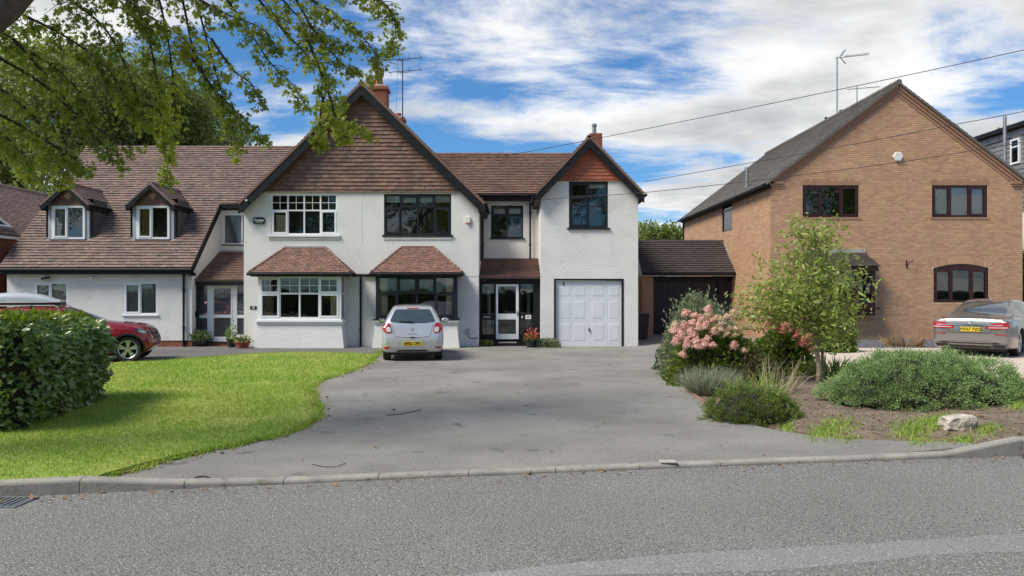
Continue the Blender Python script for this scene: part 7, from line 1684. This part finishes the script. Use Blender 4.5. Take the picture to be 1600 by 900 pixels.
b = at(1222, 16.3); H2 = shrub('panicle_hydrangea', 'dark leaved hydrangea with crimson pointed blooms behind the small tree', b, (.62, .5, 1.0), m_hyd, 2200, LEAF, (.09, .15), nz=.15, seed=17.0, inner=.8)
for (px, py, s) in ((1204, 503, 1.25), (1201, 513, 1.0), (1222, 518, 1.05), (1237, 516, 1.0), (1258, 505, 1.0), (1255, 536, 1.1), (1264, 533, .9), (1212, 512, .9), (1266, 547, .8), (1243, 526, .9)):
    h = P(px, py, 15.75); o = link_mesh('flower_head', FC[0] if s > 1 else FC[1], None, H2, h-Vector(H2.location)); o.scale = (s, s, s); o.rotation_euler = (rs.uniform(-.2, .3), rs.uniform(-.3, .3), rs.uniform(0, 6))
# lavender, grasses
def tuft(name, label, base, n, rad, ln, m, cat, lean=.5, tpl=None, wid=1.0):
    root = empty(name, base, 0, label, cat); a = RNG.uniform(0, 6.283, n); r = rad*np.sqrt(RNG.uniform(0, 1, n)); p = np.stack([base[0]+r*np.cos(a), base[1]+r*np.sin(a), np.full(n, base[2])], 1); d = np.stack([np.cos(a)*lean*r/rad+RNG.normal(0, .18, n), np.sin(a)*lean*r/rad+RNG.normal(0, .18, n), np.ones(n)], 1)
    leaves_mesh('blades', (BLADE[0]*np.array([wid, 1, 2.0]), BLADE[1]), p, d, RNG.uniform(ln[0], ln[1], n), m, root, up=None); return root
tuft('lavender', 'grey-green lavender clump at the edge of the bed', at(1110, 14.3), 1500, .36, (.3, .56), m_lav, 'plant', .75, wid=.28)
tuft('iris_clump', 'pale arching strap leaves behind the heather', at(1178, 13.0), 90, .30, (.35, .6), m_iris, 'plant', .9, wid=.5)
tuft('dry_grass', 'straw coloured dead stems beside the small tree', at(1208, 13.6), 110, .35, (.4, .75), m_straw, 'plant', .6, wid=.2)
tuft('leafy_weed', 'green leafy weed at the foot of the small tree', at(1300, 15.2), 160, .30, (.25, .5), m_iris, 'plant', .7, wid=1.0)
# small tree
b = at(1279, 14.5); yt = 14.5
tb = MB(); t0 = Vector(b)
j1 = P(1276, 545, yt); j2 = P(1270, 490, yt); tb.tube([t0-Vector((0, 0, .1)), P(1280, 575, yt), j1, j2, P(1266, 440, yt), P(1272, 395, yt), P(1282, 360, yt)], [.058, .048, .042, .034, .024, .014, .006], 9)
tb.tube([j1, P(1284, 505, yt), P(1292, 470, yt-.1), P(1310, 435, yt-.2), P(1330, 420, yt-.3)], [.045, .035, .025, .015, .006], 7)
ST = empty('small_tree', b, 0, 'young garden tree with pale drooping leaves standing in the bed', 'tree'); P_, D_, S_ = [], [], []
ends = [(1165, 470, -.1), (1180, 455, .3), (1195, 492, 0), (1200, 430, -.3), (1212, 470, .4), (1225, 405, .1), (1235, 450, -.5), (1250, 385, .2), (1262, 420, -.4), (1275, 362, 0), (1286, 356, .2), (1294, 385, -.2), (1300, 352, .1), (1305, 420, .4), (1318, 445, -.4), (1335, 425, -.2), (1345, 442, .1), (1328, 470, .3), (1300, 480, -.4), (1310, 505, -.3), (1325, 520, -.1), (1295, 500, .3), (1176, 490, .1), (1262, 470, .5), (1240, 365, -.1), (1215, 445, .0), (1190, 410, .1), (1272, 400, .4), (1250, 430, .3), (1285, 440, .2), (1228, 480, -.3), (1205, 455, .2), (1188, 475, -.3), (1262, 455, -.5), (1245, 470, .1), (1230, 425, .4), (1298, 455, .1), (1275, 485, -.2), (1172, 478, .2), (1157, 480, .2), (1162, 458, -.2), (1170, 500, .1), (1292, 530, -.4), (1336, 498, .1), (1343, 470, -.2), (1305, 540, -.2), (1180, 440, .2), (1320, 400, .2), (1240, 345, 0)]
for (px, py, dy) in ends:
    e = P(px, py, yt+dy*1.1); s = P(random.uniform(1262, 1290), min(py+random.uniform(20, 60), 520), yt); mid = s.lerp(e, .55)+Vector((0, 0, .12)); cv = smooth_loop([tuple(s), tuple(mid), tuple(e)], closed=False, step=5); tb.tube(cv, [.014*(1-i/len(cv))+.003 for i in range(len(cv))], 5)
    for k in range(120):
        i = random.randrange(len(cv)//3, len(cv)); q = Vector(cv[i])+Vector((random.gauss(0, .15), random.gauss(0, .16), random.gauss(0, .12))); P_.append(q); D_.append((random.uniform(-.8, .8), random.uniform(-.8, .8), random.uniform(-.9, .25))); S_.append(random.uniform(.075, .135))
tb.build('trunk', mat('pale_bark', (.40, .33, .24), (.26, .21, .15), scale=8, rough=.95, bump=(25, .7, .02)), ST, smooth=True); leaves_mesh('crown', LONGLEAF, np.array(P_), np.array(D_), np.array(S_), m_prunus, ST)
mb = MB(); sx0 = P(1286, 600, 14.6); mb.tube([Vector((sx0.x, 14.6, .1)), Vector((sx0.x-.03, 14.6, 1.55))], .03, 8); tag(mb.build('tree_stake', mat('weathered_wood', (.36, .29, .19), (.26, .2, .13), scale=5, rough=.9)), 'weathered wooden stake tied beside the young tree', 'stake')
# shrub under the oriel window, dry plant on the slate
b = (GX(1303, 21.5), 21.5, .2); shrub('evergreen_shrub', 'dark evergreen shrub below the bay window of the brick house', b, (.6, .45, .95), m_laurel, 2400, LEAF, (.08, .13), nz=.14, seed=21.0)
tuft('dry_plant', 'russet dried plant on the slate by the brick wall', (GX(1412, 23.6), 23.6, .2), 260, .5, (.15, .45), m_dead, 'plant', .8, wid=.7)
b = (GX(1613, 27.6), 27.6, .2); shrub('dark_shrub', 'dark shrub at the right edge beside the brick house', b, (.55, .6, 3.2), m_laurel, 5000, LEAF, (.1, .16), nz=.1, seed=23.0)
# weeds and litter on the soil
WP, WD, WS = [], [], []
for (px, py, rx_, ry_, k) in ((1300, 660, 34, 9, 420), (1280, 668, 20, 6, 200), (1425, 668, 34, 8, 420), (1470, 662, 30, 7, 300), (1440, 681, 20, 5, 220), (1500, 683, 26, 5, 260), (1320, 672, 24, 5, 160), (1545, 674, 22, 5, 160), (1230, 655, 10, 5, 120), (1590, 645, 12, 10, 300), (1130, 640, 8, 4, 90)):
    for _ in range(int(k*1.7)):
        u, v = random.gauss(0, .55), random.gauss(0, .55); x, y = G(px+u*rx_, py+v*ry_, .12); WP.append((x, y, bedz(x, y))); WD.append((random.gauss(0, .6), random.gauss(0, .6), 1)); WS.append(random.uniform(.03, .075))
tag(leaves_mesh('weeds', (BLADE[0]*np.array([2.0, 1, 1]), BLADE[1]), np.array(WP), np.array(WD), np.array(WS), m_blade2), 'patches of pale green weeds on the bare soil', 'weeds', kind='stuff')
DP, DD, DS = [], [], []
def drop(x, y, z): DP.append((x, y, z+random.uniform(.004, .014))); DD.append((random.uniform(-1, 1), random.uniform(-1, 1), random.uniform(-.08, .25))); DS.append(random.uniform(.03, .075))
for p, q in zip(edgeL[:-1], edgeL[1:]):
    for _ in range(int(26*math.dist(p, q))): t = random.random(); x = p[0]+(q[0]-p[0])*t+random.gauss(.05, .12); y = p[1]+(q[1]-p[1])*t+random.gauss(-.02, .12); drop(x, y, .03 if pip(x, y, lawn_poly) else 0)
for p, q in zip(edgeR[:-1], edgeR[1:]):
    for _ in range(int(22*math.dist(p, q))): t = random.random(); x = p[0]+(q[0]-p[0])*t+random.gauss(.1, .15); y = p[1]+(q[1]-p[1])*t+random.gauss(.05, .15); drop(x, y, terr(x, y))
for _ in range(90): x, y = random.uniform(-3.4, 3.6), random.uniform(8.2, 20); drop(x, y, 0) if pip(x, y, drive_poly) else None
for _ in range(160): x = random.uniform(-5, 8); y = kerbY(x)-abs(random.gauss(0, .12))-.02; drop(x, y, -.032)
for _ in range(1500): x, y = random.uniform(3.5, 8), random.uniform(9.3, 14); drop(x, y, bedz(x, y)) if pip(x, y, bed_poly) else None
tag(leaves_mesh('fallen_leaves', LEAF, np.array(DP), np.array(DD), np.array(DS), m_dead, up=np.array([0, 0, 1.0])), 'scattered brown fallen leaves along the kerb and drive edges', 'leaves', kind='stuff')
def twig(pts, label, r=.006):
    m_ = MB(); q = [(*G(px, py), .012) for px, py in pts]; m_.tube(smooth_loop(q, closed=False, step=4), r, 5); tag(m_.build('twig', m_twig), label, 'twig', 'twigs fallen on the drive')
twig([(604, 650), (625, 648), (640, 645), (658, 641)], 'forked twig lying in the middle of the drive'); twig([(488, 727), (510, 731), (528, 730), (540, 725)], 'thin curved twig near the kerb on the left of the drive', .004); twig([(305, 748), (320, 746), (335, 752)], 'short pale twig lying just behind the kerb', .007)

# stone
bm = bmesh.new(); bmesh.ops.create_icosphere(bm, subdivisions=4, radius=1.0)
for v in bm.verts:
    d = v.co.copy(); c = Vector((max(-.8, min(.8, d.x*1.15)), max(-.8, min(.8, d.y*1.15)), max(-.6, min(.55, d.z)))); k = 1+.16*mnoise.noise(d*1.7+Vector((5, 2, 0)))+.07*mnoise.noise(d*5); v.co = Vector((c.x*.225*k, c.y*.16*k, c.z*.135*k+.02*c.x))
me = bpy.data.meshes.new('garden_stone'); bm.to_mesh(me); bm.free(); me.polygons.foreach_set('use_smooth', [True]*len(me.polygons)); me.set_sharp_from_angle(angle=.5)
gx_, gy_ = G(1507, 668, .16); tag(link_mesh('garden_stone', me, m_rock, None, (gx_, gy_+.15, bedz(gx_, gy_)+.085)), 'pale flat-topped stone on the soil in front of the juniper', 'stone')

# ---- pots by the doors
def pot(name, label, c, r, h, m, tall=1.0, n=14, sq=False):
    root = empty(name, c, 0, label, 'planter'); mb = MB()
    if sq: mb.hexa([(c[0]-r*.85, c[1]-.12, c[2]), (c[0]+r*.85, c[1]-.12, c[2]), (c[0]+r*.85, c[1]+.12, c[2]), (c[0]-r*.85, c[1]+.12, c[2])], [(c[0]-r, c[1]-.15, c[2]+h), (c[0]+r, c[1]-.15, c[2]+h), (c[0]+r, c[1]+.15, c[2]+h), (c[0]-r, c[1]+.15, c[2]+h)])
    else: mb.lathe([(r*.68, 0), (r*.95, h*.86), (r*1.05, h*.86), (r*1.05, h), (r*.9, h), (r*.85, h*.9)], c, 18)
    mb.build('container', m, root, smooth=.5); return root
def plant_in(root, c, rad, n, tpl, size, m, nm='foliage', z=0.0):
    p, nr = dome_points(n, (c[0], c[1], c[2]+z), rad, .15, 2.0, .3, 1.05); leaves_mesh(nm, tpl, p, nr+RNG.normal(size=p.shape)*.6, RNG.uniform(*size, len(p)), m, root)['kind'] = 'stuff'
m_dpot = mat('dark_glazed_pot', (.025, .027, .032), rough=.4)
Yp = 26.55; c = (GX(311, Yp), Yp, GZ(538, Yp)); r_ = pot('trough_planter', 'dark trough of trailing green leaves beside the left porch', c, .30, .20, m_dpot, sq=True); plant_in(r_, c, (.38, .22, .26), 420, LONGLEAF, (.10, .17), mat('hosta_leaf', (.10, .16, .05), (.22, .27, .12), island=.6, rough=.4, trans=.3), z=.16)
Yp = 26.1; c = (GX(362, Yp), Yp, 0.0); r_ = pot('plant_pot', 'dark pot with a spindly green plant by the white porch door', c, .17, .27, m_dpot); plant_in(r_, c, (.20, .18, .55), 260, LEAF, (.06, .11), m_iris, z=.25)
Yp = 25.75; c = (GX(379, Yp), Yp, 0.0); r_ = pot('terracotta_bowl', 'terracotta bowl of pale yellow flowers by the left porch', c, .26, .22, m_pot); plant_in(r_, c, (.30, .26, .17), 260, LEAF, (.06, .10), m_heath, z=.2); plant_in(r_, c, (.31, .27, .22), 120, LEAF, (.05, .08), mat('yellow_petal', (.62, .55, .22), (.6, .6, .42), island=.7, rough=.7), 'flowers', z=.2)
Yp = 26.0; c = (GX(829.5, Yp), Yp, 0.0); r_ = pot('flower_pot', 'black pot of red and yellow flowers beside the black framed porch', c, .21, .28, m_dpot); plant_in(r_, c, (.24, .22, .26), 260, LEAF, (.06, .10), m_hyd, z=.25); plant_in(r_, (c[0]+.04, c[1]-.03, c[2]+.07), (.22, .22, .28), 110, LEAF, (.07, .11), mat('red_petal', (.60, .06, .07), (.62, .16, .14), island=.7, rough=.6), 'red_flowers', z=.27); plant_in(r_, (c[0]-.04, c[1]-.06, c[2]), (.22, .2, .14), 70, LEAF, (.06, .09), mat('gold_petal', (.7, .42, .05), rough=.6), 'yellow_flowers', z=.27)
c = (GX(857, 26.0), 26.05, 0.0); shrub('rosemary', 'low grey-green rosemary clump at the foot of the garage wall', c, (.42, .24, .28), m_silver, 1500, NEEDLE, (.05, .10), 'plant', nz=.15, seed=31.0, spread=1.2)
c = (GX(758, 26.4), 26.55, 0.0); shrub('weed_clump', 'small weed clump at the left foot of the black porch', c, (.30, .14, .16), m_heath, 500, LEAF, (.05, .09), 'plant', nz=.2, seed=33.0)
# white marker plate on the kerb and the gully grate
x, y = G(1043, 724); mb = MB(); mb.box(x-.09, x+.09, kerbY(x)+.005, kerbY(x)+.125, .02, .034); tag(mb.build('marker_plate', m_stonecap, bevel=.004), 'small pale utility plate fixed on the dropped kerb', 'plate')
GR = empty('gully_grate', (*G(5, 778), -.03), 0, 'cast iron gully grate in the road at the left edge', 'drain'); x, y = GR.location.x, GR.location.y
mb = MB(); mb.box(x-.25, x+.25, y-.22, y-.19, -.034, -.020); mb.box(x-.25, x+.25, y+.11, y+.14, -.034, -.020); mb.box(x-.25, x-.22, y-.19, y+.11, -.034, -.020); mb.box(x+.22, x+.25, y-.19, y+.11, -.034, -.020); mb.build('frame', m_steel, GR)
for i in range(8): mb = MB(); mb.box(x-.205+i*.055, x-.18+i*.055, y-.19, y+.11, -.034, -.022); mb.build('bar', m_steel, GR)
mb = MB(); mb.box(x-.22, x+.22, y-.19, y+.11, -.05, -.033); mb.build('pit', m_dark, GR)
